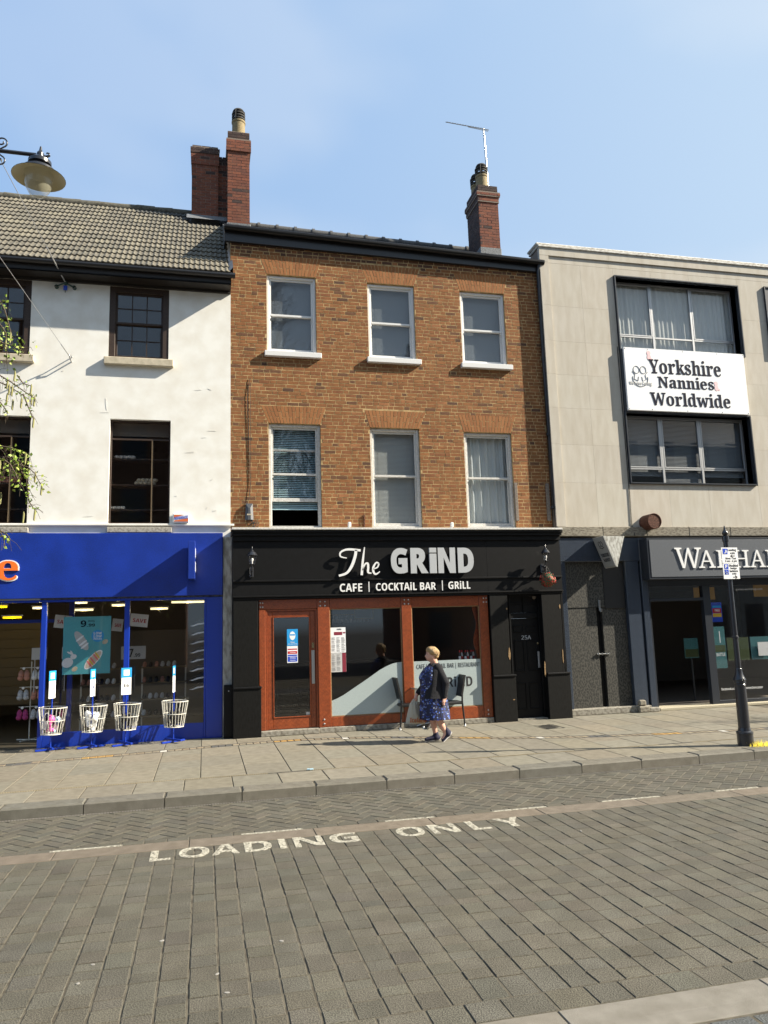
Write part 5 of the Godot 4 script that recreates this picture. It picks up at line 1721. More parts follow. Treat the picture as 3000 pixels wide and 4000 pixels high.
	for i in 2:
		var sg := hold(P, "parking_sign", Vector3(0.005, 2.72 if i == 0 else 2.475, 0.052))
		sg.rotation.y = 0.05
		part(sg, "plate", box(-0.15, 0.002, 0.0, 0.15, 0.242, 0.004, 0.001), M.bright_white)
		part(sg, "clip", box(-0.045, 0.09, -0.02, 0.045, 0.13, -0.001), M.iron)
		if i == 0:
			part(sg, "symbol_panel", box(-0.125, 0.14, 0.0045, -0.04, 0.225, 0.006), M.sign_blue)
			var q := Geo.new()
			q.prism(PackedVector2Array([Vector2(-0.112, 0.155), Vector2(-0.085, 0.165), Vector2(-0.072, 0.21), Vector2(-0.06, 0.205), Vector2(-0.055, 0.16), Vector2(-0.062, 0.16), Vector2(-0.07, 0.18), Vector2(-0.078, 0.152)]), 0.0015, Transform3D(Basis.IDENTITY, Vector3(0, 0, 0.0065)))
			part(sg, "symbol", q, M.bright_white)
			words(sg, "lettering", "Loading", sansb, [-0.03, 0.178, 0.125, 0.222], 0.0045, 0.0015, M.ink)
			words(sg, "lettering", "only", sansb, [0.01, 0.135, 0.10, 0.172], 0.0045, 0.0015, M.ink)
			words(sg, "lettering", "Mon - Sat", sansb, [-0.085, 0.06, 0.11, 0.088], 0.0045, 0.0015, M.ink)
			words(sg, "lettering", "8 am - 6 pm", sansb, [-0.095, 0.014, 0.12, 0.047], 0.0045, 0.0015, M.ink)
			arrow(sg, 0.055, 0.112, -1.0)
		else:
			for y in [0.155, 0.07]: part(sg, "symbol_panel", box(-0.125, y, 0.0045, -0.05, y + 0.075, 0.006), M.sign_blue)
			words(sg, "symbol", "P", sansb, [-0.108, 0.167, -0.07, 0.22], 0.0065, 0.0015, M.bright_white)
			var q := Geo.new()
			q.tube(PackedVector3Array([Vector3(-0.092, 0.135, 0.007), Vector3(-0.092, 0.108, 0.007), Vector3(-0.072, 0.108, 0.007), Vector3(-0.06, 0.082, 0.007)]), 0.004, 4)
			var rr := PackedVector3Array()
			for k in 12: rr.append(Vector3(-0.09 + 0.02 * cos(1.9 + k * 0.4), 0.098 + 0.02 * sin(1.9 + k * 0.4), 0.007))
			q.tube(rr, 0.003, 4)
			part(sg, "symbol", q, M.bright_white)
			words(sg, "lettering", "Disabled", sansb, [-0.035, 0.19, 0.13, 0.228], 0.0045, 0.0015, M.ink)
			words(sg, "lettering", "badge", sansb, [-0.01, 0.145, 0.105, 0.182], 0.0045, 0.0015, M.ink)
			words(sg, "lettering", "holders", sansb, [-0.03, 0.108, 0.12, 0.142], 0.0045, 0.0015, M.ink)
			words(sg, "lettering", "only", sansb, [0.01, 0.062, 0.09, 0.098], 0.0045, 0.0015, M.ink)
			arrow(sg, 0.055, 0.03, 1.0)
	# yellowing weeds at the foot of the post
	var we := Geo.new()
	for i in 260:
		var a := Vector3(rnd(-0.10, 0.28), 0.002, rnd(-0.06, 0.16))
		var d := Vector3(rnd(-0.05, 0.05), rnd(0.02, 0.09) * (1.2 - absf(a.x - 0.08) * 3.0), rnd(-0.05, 0.05))
		var s := Vector3(-d.z, 0, d.x).normalized() * 0.004
		we.tri(a - s, a + s, a + d, Vector3(0, 0.7, 0.7))
	var wo := one("weeds", we, M.weed, "tuft of yellowing weeds at the foot of the sign post", "weeds", "", Vector3(7.46, 0.0, 4.66))
	wo.set_meta("kind", "stuff")
	# a crushed blue and white wrapper on the drain line
	var wr := Geo.new()
	wr.prism(PackedVector2Array([Vector2(-0.045, -0.012), Vector2(0.0, -0.02), Vector2(0.05, -0.008), Vector2(0.04, 0.012), Vector2(0.0, 0.008), Vector2(-0.03, 0.018)]), 0.012, Transform3D(Basis(Vector3.RIGHT, -PI / 2 + 0.2), Vector3.ZERO))
	one("wrapper", wr, M.slip_blue, "crushed pale blue wrapper lying on the dark drain grating", "litter", "", Vector3(0.93, 0.012, 4.02))
	# pale spots of trodden gum
	for q in [[-1.15, 9.35], [-1.2, 9.6], [-0.4, 9.72], [-0.75, 9.1], [-0.35, 9.98], [3.1, 7.6], [0.02, 9.35]]:
		var gm := Geo.new()
		gm.slab(oval(0, 0, rnd(0.012, 0.02), rnd(0.008, 0.013), 8, rnd(0, 3)), -0.121, -0.1165, 0.001)
		part(get_node("road"), "gum_spot", gm, M.gum, Vector3(q[0], 0, q[1]))

	# fittings on the brick building
	var j := thing("junction_box", "grey cable box with tangled wires on the brick wall beside the bottom left window", "cable box", Vector3(0.35, 4.21, 0.0))
	var jb := Geo.new()
	jb.prism(PackedVector2Array([Vector2(-0.065, 0.15), Vector2(0.065, 0.15), Vector2(0.08, -0.17), Vector2(-0.08, -0.17)]), 0.05, Transform3D(Basis.IDENTITY, Vector3(0, 0, 0.003)))
	jb.quad(Vector3(-0.065, 0.15, 0.053), Vector3(-0.02, 0.06, 0.085), Vector3(-0.03, -0.17, 0.085), Vector3(-0.08, -0.17, 0.053), Vector3(-0.5, 0.1, 0.8).normalized())
	jb.quad(Vector3(0.065, 0.15, 0.053), Vector3(0.02, 0.06, 0.085), Vector3(0.03, -0.17, 0.085), Vector3(0.08, -0.17, 0.053), Vector3(0.5, 0.1, 0.8).normalized())
	jb.quad(Vector3(-0.02, 0.06, 0.085), Vector3(0.02, 0.06, 0.085), Vector3(0.03, -0.17, 0.085), Vector3(-0.03, -0.17, 0.085), Vector3.BACK)
	jb.quad(Vector3(-0.065, 0.15, 0.053), Vector3(0.065, 0.15, 0.053), Vector3(0.02, 0.06, 0.085), Vector3(-0.02, 0.06, 0.085), Vector3(0, 0.3, 0.9).normalized())
	jb.tri(Vector3(-0.08, -0.17, 0.053), Vector3(-0.03, -0.17, 0.085), Vector3(0.08, -0.17, 0.053), Vector3.DOWN)
	jb.tri(Vector3(-0.03, -0.17, 0.085), Vector3(0.03, -0.17, 0.085), Vector3(0.08, -0.17, 0.053), Vector3.DOWN)
	part(j, "casing", jb, M.cable_box)
	for k in 4: part(j, "vent", box(-0.042 + k * 0.023, -0.085, 0.0851, -0.025 + k * 0.023, -0.055, 0.088), M.cream_sill)
	var wi := Geo.new()
	wi.tube(PackedVector3Array([Vector3(-0.05, 0.15, 0.02), Vector3(0.0, 0.25, 0.015), Vector3(0.02, 0.5, 0.012), Vector3(0.0, 1.4, 0.012), Vector3(-0.03, 2.3, 0.012), Vector3(0.01, 2.62, 0.012), Vector3(0.03, 2.7, 0.012)]), 0.0045, 5)
	wi.tube(PackedVector3Array([Vector3(0.0, 0.25, 0.015), Vector3(0.035, 0.6, 0.012), Vector3(0.03, 2.6, 0.012)]), 0.004, 5)
	for k in 6: wi.tube(PackedVector3Array([Vector3(rnd(-0.06, 0.06), -0.16, 0.03), Vector3(rnd(-0.08, 0.15), -0.24, rnd(0.02, 0.06)), Vector3(rnd(0.0, 0.2), -0.2 + rnd(-0.1, 0.1), 0.03), Vector3(rnd(-0.1, 0.2), -0.33, 0.03)]), 0.006, 5)
	part(j, "cables", wi, M.cable)
	for q in [[5.925, "weathered grey batten on brick wall beside the curtained window"], [6.655, "weathered grey batten on brick wall next to the black downpipe"]]:
		one("timber_batten", box(-0.035, 0.0, 0.004, 0.035, 0.81, 0.055, 0.006), M.grey_wood, q[1], "batten", "grey battens on the brick wall", Vector3(q[0], 4.04, 0.0))
	one("iron_bracket", box(-0.012, 0.0, 0.004, 0.012, 0.26, 0.03, 0.003), M.rusty, "small rusty iron bracket left of the middle window above the ledge", "bracket", "", Vector3(2.63, 3.9, 0.0))
	for q in [[2.26, "floodlight on the ledge left of the middle window"], [4.36, "floodlight on the ledge left of the curtained window"]]:
		var fl := thing("ledge_lamp", "small white " + q[1], "floodlight", Vector3(q[0], 3.826, 0.36), "small lamps on the bar's ledge")
		part(fl, "head", box(-0.03, 0.03, -0.03, 0.03, 0.13, 0.03, 0.01), M.white_paint)
		part(fl, "foot", box(-0.05, 0.0, -0.03, 0.01, 0.03, 0.02, 0.006), M.white_paint)
	# television aerial on the right stack
	var ae := thing("tv_aerial", "silver television aerial on a mast behind the right chimney pots", "aerial", Vector3(6.74, 12.6, -2.45))
	var ms := Geo.new()
	ms.tube(PackedVector3Array([Vector3(0, 0, 0), Vector3(-0.06, 2.36, 0)]), 0.025, 8)
	part(ae, "mast", ms, M.steel)
	var bo := Geo.new()
	bo.tube(PackedVector3Array([Vector3(0.08, 2.33, 0.02), Vector3(-1.12, 2.40, 0.02)]), 0.012, 6)
	bo.tube(PackedVector3Array([Vector3(0.06, 2.29, 0.02), Vector3(-0.5, 2.34, 0.02)]), 0.008, 6)
	part(ae, "boom", bo, M.steel)
	for k in 15:
		var x := -0.1 - k * 0.07
		var hl := lerpf(0.17, 0.09, k / 14.0)
		var el := Geo.new()
		el.tube(PackedVector3Array([Vector3(x - 0.0, 2.345 - x * 0.058 - hl * 0.5, 0.02 + hl * 0.75), Vector3(x, 2.345 - x * 0.058 + hl * 0.5, 0.02 - hl * 0.75)]), 0.005, 4)
		part(ae, "element", el, M.steel)
	# fittings on the white building
	var al := thing("alarm_box", "white and orange ADVANCE burglar alarm box on white wall above blue fascia", "alarm box", Vector3(-0.925, 4.065, 0.0))
	part(al, "casing", box(-0.155, -0.09, 0.002, 0.155, 0.095, 0.085, 0.02), M.bright_white)
	var os := Geo.new()
	os.prism(PackedVector2Array([Vector2(-0.13, 0.0), Vector2(-0.13, 0.065), Vector2(0.06, 0.065)]), 0.002, Transform3D(Basis.IDENTITY, Vector3(0, 0, 0.0855)))
	os.prism(PackedVector2Array([Vector2(0.13, 0.0), Vector2(0.13, -0.065), Vector2(-0.13, -0.065), Vector2(-0.12, -0.045)]), 0.002, Transform3D(Basis.IDENTITY, Vector3(0, 0, 0.0855)))
	part(al, "orange_flash", os, M.sign_orange)
	words(al, "lettering", "ADVANCE", sansb, [-0.125, -0.02, 0.13, 0.035], 0.088, 0.002, M.sign_blue, Basis(Vector3.BACK, 0.12))
	var bs := thing("blade_sign", "slim blue box sign projecting from the blue fascia, seen edge on", "sign", Vector3(-0.715, 3.22, 0.14))
	part(bs, "box", box(-0.06, -0.345, 0.03, 0.06, 0.345, 0.50, 0.006), M.blue_paint)
	for y in [-0.2, 0.05]: part(bs, "face_panel", box(0.0605, y, 0.08, 0.068, y + 0.17, 0.46), M.bright_white)
	for y in [-0.25, 0.25]: part(bs, "fixing", box(-0.02, y - 0.03, 0.0, 0.02, y + 0.03, 0.03), M.alu)
	var mb := thing("meter_box", "tall narrow black box on the pavement between blue pillar and bar", "box", Vector3(-0.045, 0.0, 0.24))
	part(mb, "casing", box(-0.085, 0.0, -0.13, 0.085, 0.945, 0.06, 0.008), M.black_paint)
	part(mb, "door", box(-0.07, 0.04, 0.061, 0.07, 0.92, 0.07, 0.004), M.black_paint)
	screw(mb, Vector3(0.0, 0.84, 0.07), 0.012, M.steel)
	# fittings on the stone building
	var dr := thing("rusty_vent", "rusty round vent stub sticking out of the stone wall", "vent", Vector3(8.90, 3.985, 0.12))
	var dg := Geo.new()
	dg.lathe([Vector2(0.17, 0), Vector2(0.17, 0.33), Vector2(0.16, 0.335), Vector2(0.158, 0.322), Vector2(0, 0.322)], 24, Transform3D(Basis(Vector3.RIGHT, PI / 2), Vector3.ZERO))
	part(dr, "pipe", dg, M.rusty)
	var ysn := thing("wall_sign", "white wall sign reading Yorkshire Nannies Worldwide between the metal windows", "sign", Vector3(8.635, 6.505, 0.125))
	part(ysn, "board", box(0.0, 0.0, 0.0, 3.12, 1.46, 0.10, 0.004), M.bright_white)
	part(ysn, "side_rail", box(-0.055, -0.02, 0.0, -0.002, 1.42, 0.05), M.dark_frame)
	words(ysn, "lettering", "Yorkshire", serifb, [0.60, 0.88, 2.46, 1.235], 0.1005, 0.006, M.navy)
	words(ysn, "lettering", "Nannies", serifb, [0.80, 0.55, 2.24, 0.83], 0.1005, 0.006, M.navy)
	words(ysn, "lettering", "Worldwide", serifb, [0.57, 0.135, 2.63, 0.455], 0.1005, 0.006, M.navy)
	for q in [[0.62, 1.26], [2.30, 0.62]]:
		var by := Geo.new()
		by.prism(oval(q[0], q[1] + 0.09, 0.05, 0.055), 0.004, Transform3D(Basis.IDENTITY, Vector3(0, 0, 0.101)))
		by.prism(oval(q[0] + 0.005, q[1] - 0.01, 0.05, 0.075), 0.0042, Transform3D(Basis.IDENTITY, Vector3(0, 0, 0.101)))
		by.prism(oval(q[0] + 0.05, q[1] - 0.05, 0.05, 0.022, 10, -0.2), 0.0044, Transform3D(Basis.IDENTITY, Vector3(0, 0, 0.101)))
		part(ysn, "baby_figure", by, M.skin_pink)
	var lg := Geo.new()
	var arcs := PackedVector3Array()
	for k in 21: arcs.append(Vector3(0.36 + 0.19 * cos(PI * 0.95 + k * PI * 1.1 / 20), 0.75 + 0.20 * sin(PI * 0.95 + k * PI * 1.1 / 20), 0.103))
	lg.tube(arcs, 0.006, 4)
	for s in [-1.0, 1.0]:
		var hd := PackedVector3Array()
		for k in 17: hd.append(Vector3(0.36 + s * 0.085 + 0.075 * cos(TAU * k / 16), 0.94 + 0.085 * sin(TAU * k / 16), 0.103))
		lg.tube(hd, 0.005, 4)
		lg.tube(PackedVector3Array([Vector3(0.36 + s * 0.19, 0.9, 0.103), Vector3(0.36 + s * 0.13, 0.83, 0.103), Vector3(0.36 + s * 0.15, 0.72, 0.103), Vector3(0.36 + s * 0.06, 0.68, 0.103), Vector3(0.36 + s * 0.04, 0.78, 0.103)]), 0.005, 4)
	part(ysn, "logo", lg, M.ink)
	words(ysn, "lettering", "We Love Caring", sansb, [0.08, 0.57, 0.64, 0.67], 0.104, 0.004, M.grey_paper)
	for x in [0.03, 0.6, 1.5, 2.4, 3.09]:
		for y in [0.03, 1.43]: screw(ysn, Vector3(x, y, 0.10), 0.01, M.iron)
	var wd := thing("wedge_sign", "grey wedge shaped sign with Yorkshire Nannies plate under the stone band", "sign", Vector3(0, 0, 0.16))
	var tw := Geo.new()
	var fz := 0.46
	var A := Vector2(7.575, 3.64)
	var B := Vector2(8.045, 3.64)
	var C := Vector2(7.82, 3.0)
	tw.prism(PackedVector2Array([A, B, C + Vector2(0.015, 0), C - Vector2(0.0, 0)]), fz, Transform3D.IDENTITY)
	part(wd, "wedge", tw, M.wedge_grey)
	var along := (C - A).normalized()
	var nrm := Vector3(along.y, -along.x, 0)
	if nrm.x > 0: nrm = -nrm
	var pl := hold(wd, "name_plate")
	pl.transform = Transform3D(Basis(Vector3(0, 0, 1), -Vector3(along.x, along.y, 0), nrm), Vector3(A.x, A.y, 0) + nrm * 0.002)
	part(pl, "plate", box(0.02, -0.66, 0.0, 0.46, 0.01, 0.02, 0.003), M.plate_grey)
	words(pl, "lettering", "YORKSHIRE", serifb, [0.08, -0.43, 0.40, -0.355], 0.0205, 0.003, M.ink)
	words(pl, "lettering", "NANNIES", serifb, [0.11, -0.54, 0.37, -0.465], 0.0205, 0.003, M.ink)
	var lo := Geo.new()
	for s in [-1.0, 1.0]:
		var hd := PackedVector3Array()
		for k in 13: hd.append(Vector3(0.24 + s * 0.04 + 0.04 * cos(TAU * k / 12), -0.15 + 0.06 * sin(TAU * k / 12), 0.022))
		lo.tube(hd, 0.006, 4)
		lo.tube(PackedVector3Array([Vector3(0.24 + s * 0.1, -0.22, 0.022), Vector3(0.24, -0.25, 0.022)]), 0.007, 4)
	part(pl, "logo", lo, M.ink)
	var sb := thing("stone_block", "rough broken stone block on the step beside the granite pier", "stone", Vector3(8.40, 0.0, 0.26))
	var blk := Geo.new()
	blk.cb(-0.13, 0.0, -0.08, 0.12, 0.13, 0.06, 0.02)
	blk.cb(-0.10, 0.13, -0.08, 0.06, 0.25, 0.03, 0.025)
	part(sb, "block", blk, M.dirty_stone)
	part(sb, "chip", box(0.13, 0.0, -0.08, 0.36, 0.09, 0.03, 0.015), M.kerb_plain)

func arrow(parent: Node3D, x: float, y: float, d: float) -> void:
	var g := Geo.new()
	g.bx(x - 0.035, y - 0.006, 0.0045, x + 0.035, y + 0.006, 0.006)
	g.prism(PackedVector2Array([Vector2(x + d * 0.05, y), Vector2(x + d * 0.015, y + 0.026), Vector2(x + d * 0.002, y + 0.026), Vector2(x + d * 0.026, y), Vector2(x + d * 0.002, y - 0.026), Vector2(x + d * 0.015, y - 0.026)]), 0.0016, Transform3D(Basis.IDENTITY, Vector3(0, 0, 0.0047)))
	part(parent, "arrow", g, M.ink)

const ORD := ["topmost", "second from the top", "third from the top", "fourth from the top", "fifth from the top", "sixth from the top", "seventh from the top", "lowest"]

func slipper(at: Vector3, turn: Basis, up: Material, so: Material, label: String, group: String) -> void:
	var t := thing("slipper", label, "slipper", at, group)
	t.basis = turn
	var s := Geo.new()
	s.prism(PackedVector2Array([Vector2(-0.035, -0.13), Vector2(0.0, -0.14), Vector2(0.035, -0.13), Vector2(0.04, -0.06), Vector2(0.035, 0.0), Vector2(0.046, 0.07), Vector2(0.035, 0.125), Vector2(0.0, 0.145), Vector2(-0.035, 0.125), Vector2(-0.046, 0.06), Vector2(-0.035, 0.0), Vector2(-0.04, -0.06)]), 0.018)
	part(t, "sole", s, so)
	var u := Geo.new()
	u.ball(Vector3(0, 0.07, 0.02), Vector3(0.047, 0.075, 0.045), 10)
	u.ball(Vector3(0, -0.11, 0.03), Vector3(0.038, 0.035, 0.03), 8)
	part(t, "upper", u, up)

func shop_things() -> void:
	var st := [[-3.03, 0.42, 1.10, "first wire basket stand from the left, holding blue and pink slippers"], [-2.375, 0.40, 1.22, "second wire basket stand from the left, holding grey and white slippers"], [-1.82, 0.37, 0.35, "third wire basket stand from the left, broad tag turned to the street"], [-1.01, 0.36, 1.36, "rightmost wire basket stand, nearest the blue pillar"]]
	for k in 4:
		var o := thing("basket_stand", st[k][3], "basket stand", Vector3(st[k][0], 0, st[k][1]), "wire basket stands before the shoe shop")
		var f := hold(o, "foot")
		for a in [0.35, 0.35 + PI / 2]:
			var q := part(f, "foot_bar", box(-0.24, 0.004, -0.02, 0.24, 0.035, 0.02, 0.004), M.blue_metal)
			q.rotation.y = a + k * 0.1
			q.position.y = 0.0 if a < 1.0 else 0.032
		var p := Geo.new()
		p.tube(PackedVector3Array([Vector3(0, 0.06, 0), Vector3(0, 1.3, 0)]), 0.013, 8)
		part(o, "pole", p, M.blue_metal)
		var b := hold(o, "basket", Vector3(0, 0, 0))
		b.rotation.z = -0.03
		for rg in [[0.228, 0.715, 0.0075], [0.20, 0.50, 0.006], [0.165, 0.275, 0.0075]]:
			var c := Geo.new()
			var pts := PackedVector3Array()
			for i in 25: pts.append(Vector3(cos(TAU * i / 24) * rg[0], rg[1], sin(TAU * i / 24) * rg[0]))
			c.tube(pts, rg[2], 5, false)
			part(b, "ring", c, M.wire_white)
		for i in 22:
			var a := TAU * i / 22
			var c := Geo.new()
			c.tube(PackedVector3Array([Vector3(cos(a) * 0.165, 0.275, sin(a) * 0.165), Vector3(cos(a) * 0.228, 0.715, sin(a) * 0.228)]), 0.0042, 5)
			part(b, "wire", c, M.wire_white)
		var fl := Geo.new()
		for i in 5: fl.tube(PackedVector3Array([Vector3(-0.15, 0.275, -0.12 + i * 0.06), Vector3(0.15, 0.275, -0.12 + i * 0.06)]), 0.004, 4)
		part(b, "base_wires", fl, M.wire_white)
		var tg := hold(o, "price_tag", Vector3(0, 0, 0.02))
		tg.rotation.y = st[k][2]
		part(tg, "header", box(-0.09, 1.165, -0.003, 0.09, 1.335, 0.003), M.sky_blue)
		part(tg, "emblem", box(-0.05, 1.20, 0.0035, 0.05, 1.30, 0.005, 0.0004), M.bright_white)
		part(tg, "card", box(-0.085, 0.87, -0.003, 0.085, 1.163, 0.003), M.bright_white)
		words(tg, "price", "£6", sansb, [-0.045, 1.0, 0.045, 1.06], 0.0035, 0.001, M.ink)
	var place := func(k: int, i: int, n: int) -> Vector3:
		var a := TAU * i / n + k
		return Vector3(st[k][0] + cos(a) * 0.085, 0.43 + 0.03 * (i % 3), st[k][1] + sin(a) * 0.085 + 0.02)
	for i in 4: slipper(place.call(0, i, 4), Basis.from_euler(Vector3(rnd(-0.3, 0.3), i * 1.6, rnd(-0.3, 0.3))), [M.slip_blue, M.pink, M.navy, M.pink][i], M.sole if i != 1 else M.pink, ["pale blue slipper standing in the first wire basket", "bright pink slipper in the first basket beside the navy one", "dark navy slipper in the first wire basket", "pink and white slipper at the right of the first basket"][i], "slippers in wire baskets")
	for i in 5: slipper(place.call(1, i, 5) + Vector3(0, 0.03 * (i % 2), 0), Basis.from_euler(Vector3(rnd(-0.25, 0.25), i * 1.3, rnd(-0.35, 0.35))), M.sandal_grey if i % 2 else M.paper, M.bright_white, "grey and white slipper standing in the second wire basket", "grey slippers in second basket")
	for i in 4: slipper(place.call(2, i, 4) - Vector3(0, 0.03, 0), Basis.from_euler(Vector3(rnd(-0.4, 0.4), i * 1.5, rnd(-0.5, 0.5))), M.rattan, M.ink, "black slipper in the third wire basket", "black slippers in third basket")
	for i in 4: slipper(place.call(3, i, 4) - Vector3(0, 0.02, 0), Basis.from_euler(Vector3(rnd(-0.4, 0.4), i * 1.5 + 1.0, rnd(-0.5, 0.5))), M.rattan, M.ink, "black slipper in the rightmost wire basket", "black slippers in fourth basket")
	# turquoise poster hung inside the first pane
	var P := thing("window_poster", "turquoise sandal poster with 9.99 price inside the shoe shop window", "poster", Vector3(-2.97, 1.235, -0.10))
	part(P, "sheet", box(0, 0, -0.004, 0.815, 1.03, 0.0), M.cyan)
	for x in [0.02, 0.79]: part(P, "hanging_cord", box(x, 1.03, -0.003, x + 0.003, 1.5, -0.001), M.cable)
	words(P, "lettering", "9", sansb, [0.29, 0.843, 0.385, 0.962], 0.0005, 0.001, M.navy)
	words(P, "lettering", "Only", sansb, [0.42, 0.92, 0.535, 0.965], 0.0005, 0.001, M.navy)
	words(P, "lettering", ".99", sansb, [0.40, 0.843, 0.535, 0.90], 0.0005, 0.001, M.navy)
	var flat := func(called: String, poly: PackedVector2Array, z: float, m: Material) -> void:
		var g := Geo.new()
		g.prism(poly, 0.001, Transform3D(Basis.IDENTITY, Vector3(0, 0, z)))
		part(P, called, g, m)
	flat.call("roundel", oval(0.588, 0.675, 0.108, 0.108, 28), 0.0005, M.sky_blue)
	for q in [["LOW", 0.70, 0.745], ["LOW", 0.645, 0.69], ["PRICES", 0.605, 0.635]]: words(P, "lettering", q[0], sansb, [0.52, q[1], 0.658, q[2]], 0.002, 0.001, M.bright_white)
	flat.call("sandal_print", oval(0.312, 0.595, 0.20, 0.075, 24, -1.0), 0.0005, M.sandal_grey)
	flat.call("sandal_print", oval(0.312, 0.595, 0.18, 0.06, 24, -1.0), 0.002, M.grey_paper)
	for q in [0.05, -0.05, -0.11]: flat.call("strap_print", oval(0.312 - q * 0.54, 0.595 + q * 0.84, 0.018, 0.085, 12, -1.0 + 0.1), 0.0035, M.bright_white)
	flat.call("sandal_print", oval(0.525, 0.25, 0.215, 0.078, 24, 0.85), 0.0005, M.bright_white)
	flat.call("sandal_print", oval(0.525, 0.25, 0.19, 0.06, 24, 0.85), 0.002, M.sandal_tan)
	for q in [[-0.10, M.coral], [-0.06, M.yellow], [-0.02, M.coral], [0.06, M.coral], [0.10, M.yellow]]: flat.call("strap_print", oval(0.525 + q[0] * 0.66, 0.25 + q[0] * 0.75, 0.014, 0.08, 12, 0.85 - 0.2), 0.0035, q[1])
	flat.call("rabbit_print", oval(0.085, 0.21, 0.10, 0.085, 18, 0.5), 0.0005, M.paper)
	flat.call("rabbit_print", oval(0.185, 0.315, 0.055, 0.045, 16, 0.2), 0.0018, M.paper)
	flat.call("rabbit_print", oval(0.12, 0.38, 0.055, 0.016, 12, -0.5), 0.0031, M.paper)
	flat.call("rabbit_print", oval(0.155, 0.385, 0.05, 0.014, 12, -1.0), 0.0044, M.paper)
	for q in [[0.72, 0.565], [0.21, 0.095]]: flat.call("egg_print", oval(q[0], q[1], 0.055, 0.04, 16, 0.6), 0.0005, M.cream_sill)
	# sale cards and price boards hung in the shop
	for q in [[-3.23, 2.09, -0.6, 0.30, "white SAVE card hanging behind the turquoise poster's corner"], [-1.88, 2.08, -0.6, 0.33, "white SAVE card hanging at the top of the second window"], [-2.25, 2.0, -1.0, 0.2, "tilted white price card hanging behind the middle blue post"]]:
		var c := thing("sale_card", q[4], "card", Vector3(q[0], q[1], q[2]), "sale cards hanging in the shop")
		c.rotation.z = -0.12
		part(c, "card", box(0, 0, 0, q[3], 0.24, 0.004, 0.001), M.paper)
		words(c, "lettering", "SAVE", sansb, [0.05, 0.08, q[3] - 0.03, 0.15], 0.0045, 0.001, M.red_ink)
	var pb := thing("price_board", "white board reading 7.99 standing behind the second window", "price board", Vector3(-2.06, 1.44, -1.0))
	part(pb, "board", box(0, 0, 0, 0.46, 0.25, 0.006, 0.001), M.grey_paper)
	words(pb, "lettering", "7", sansb, [0.14, 0.04, 0.23, 0.2], 0.0065, 0.001, M.ink)
	words(pb, "lettering", ".99", sansb, [0.24, 0.04, 0.36, 0.11], 0.0065, 0.001, M.ink)
	for q in [[-3.65, 1.5, -0.9, "white price board in the doorway above the hanging slippers"], [-3.12, 1.5, -0.9, "narrow white price board just right of the blue door post"]]:
		var pp := thing("price_board", q[3], "price board", Vector3(q[0], q[1], q[2]))
		part(pp, "board", box(0, 0, 0, 0.27 if q[0] < -3.5 else 0.12, 0.22, 0.006, 0.001), M.grey_paper)
		part(pp, "stem", box(0.05, -0.6, -0.01, 0.07, 0.0, 0.0), M.alu)
	for r in 3:
		for c in 2:
			var h := thing("hanging_slippers", "%s fluffy slippers hanging on the doorway rack, %s row" % [[["peach", "white"], ["grey", "beige"], ["magenta", "lilac"]][r][c], ["top", "middle", "bottom"][r]], "slippers", Vector3(-3.78 + c * 0.24, 1.30 - r * 0.36, -0.95), "slippers on the doorway rack")
			var mt: Material = [[M.slip_peach, M.paper], [M.sandal_grey, M.slip_peach], [M.slip_magenta, M.sandal_grey]][r][c]
			var g := Geo.new()
			for s in [-1, 1]:
				g.ball(Vector3(s * 0.05, -0.08, 0), Vector3(0.05, 0.10, 0.05), 10)
				g.ball(Vector3(s * 0.055, -0.13, 0.02), Vector3(0.055, 0.05, 0.055), 10)
			part(h, "slippers", g, mt)
			var dk := Geo.new()
			dk.lathe([Vector2(0.0, 0.004), Vector2(0.025, 0.003), Vector2(0.025, -0.003), Vector2(0, -0.004)], 12, Transform3D(Basis(Vector3.RIGHT, PI / 2), Vector3(0, 0.045, 0.03)))
			part(h, "size_disc", dk, M.paper)
	var rk := thing("slipper_rack", "white wire floor rack inside the shoe shop doorway", "rack", Vector3(-3.66, 0.015, -1.0))
	var rg := Geo.new()
	rg.tube(PackedVector3Array([Vector3(0, 0, 0), Vector3(0, 1.45, 0)]), 0.012, 6)
	for y in [0.6, 0.96, 1.32]: rg.tube(PackedVector3Array([Vector3(-0.2, y + 0.02, 0), Vector3(0.2, y + 0.02, 0)]), 0.008, 5)
	part(rk, "frame", rg, M.wire_white)
	var ft := Geo.new()
	for a in [0.4, 2.0]: ft.tube(PackedVector3Array([Vector3(cos(a) * 0.25, 0.02, sin(a) * 0.25), Vector3(-cos(a) * 0.25, 0.02, -sin(a) * 0.25)]), 0.012, 6)
	part(rk, "foot", ft, M.wire_white)
	for i in 8:
		var o := thing("display_shoe", "white soled black shoe on the rack by the blue pillar, %s" % ORD[i], "shoe", Vector3(-0.75, 2.04 - i * 0.168, -0.30), "shoes on the side rack")
		var s := Geo.new()
		s.prism(PackedVector2Array([Vector2(0, 0), Vector2(0.06, 0.012), Vector2(0.14, 0.045), Vector2(0.27, 0.06), Vector2(0.275, 0.035), Vector2(0.15, 0.018), Vector2(0.06, -0.008)]), 0.09)
		part(o, "sole", s, M.bright_white)
		var u := Geo.new()
		u.prism(PackedVector2Array([Vector2(0.01, 0.006), Vector2(0.06, 0.015), Vector2(0.14, 0.048), Vector2(0.27, 0.063), Vector2(0.265, 0.13), Vector2(0.2, 0.125), Vector2(0.15, 0.09), Vector2(0.05, 0.045)]), 0.084, Transform3D(Basis.IDENTITY, Vector3(0, 0, 0.003)))
		part(o, "upper", u, M.rattan)
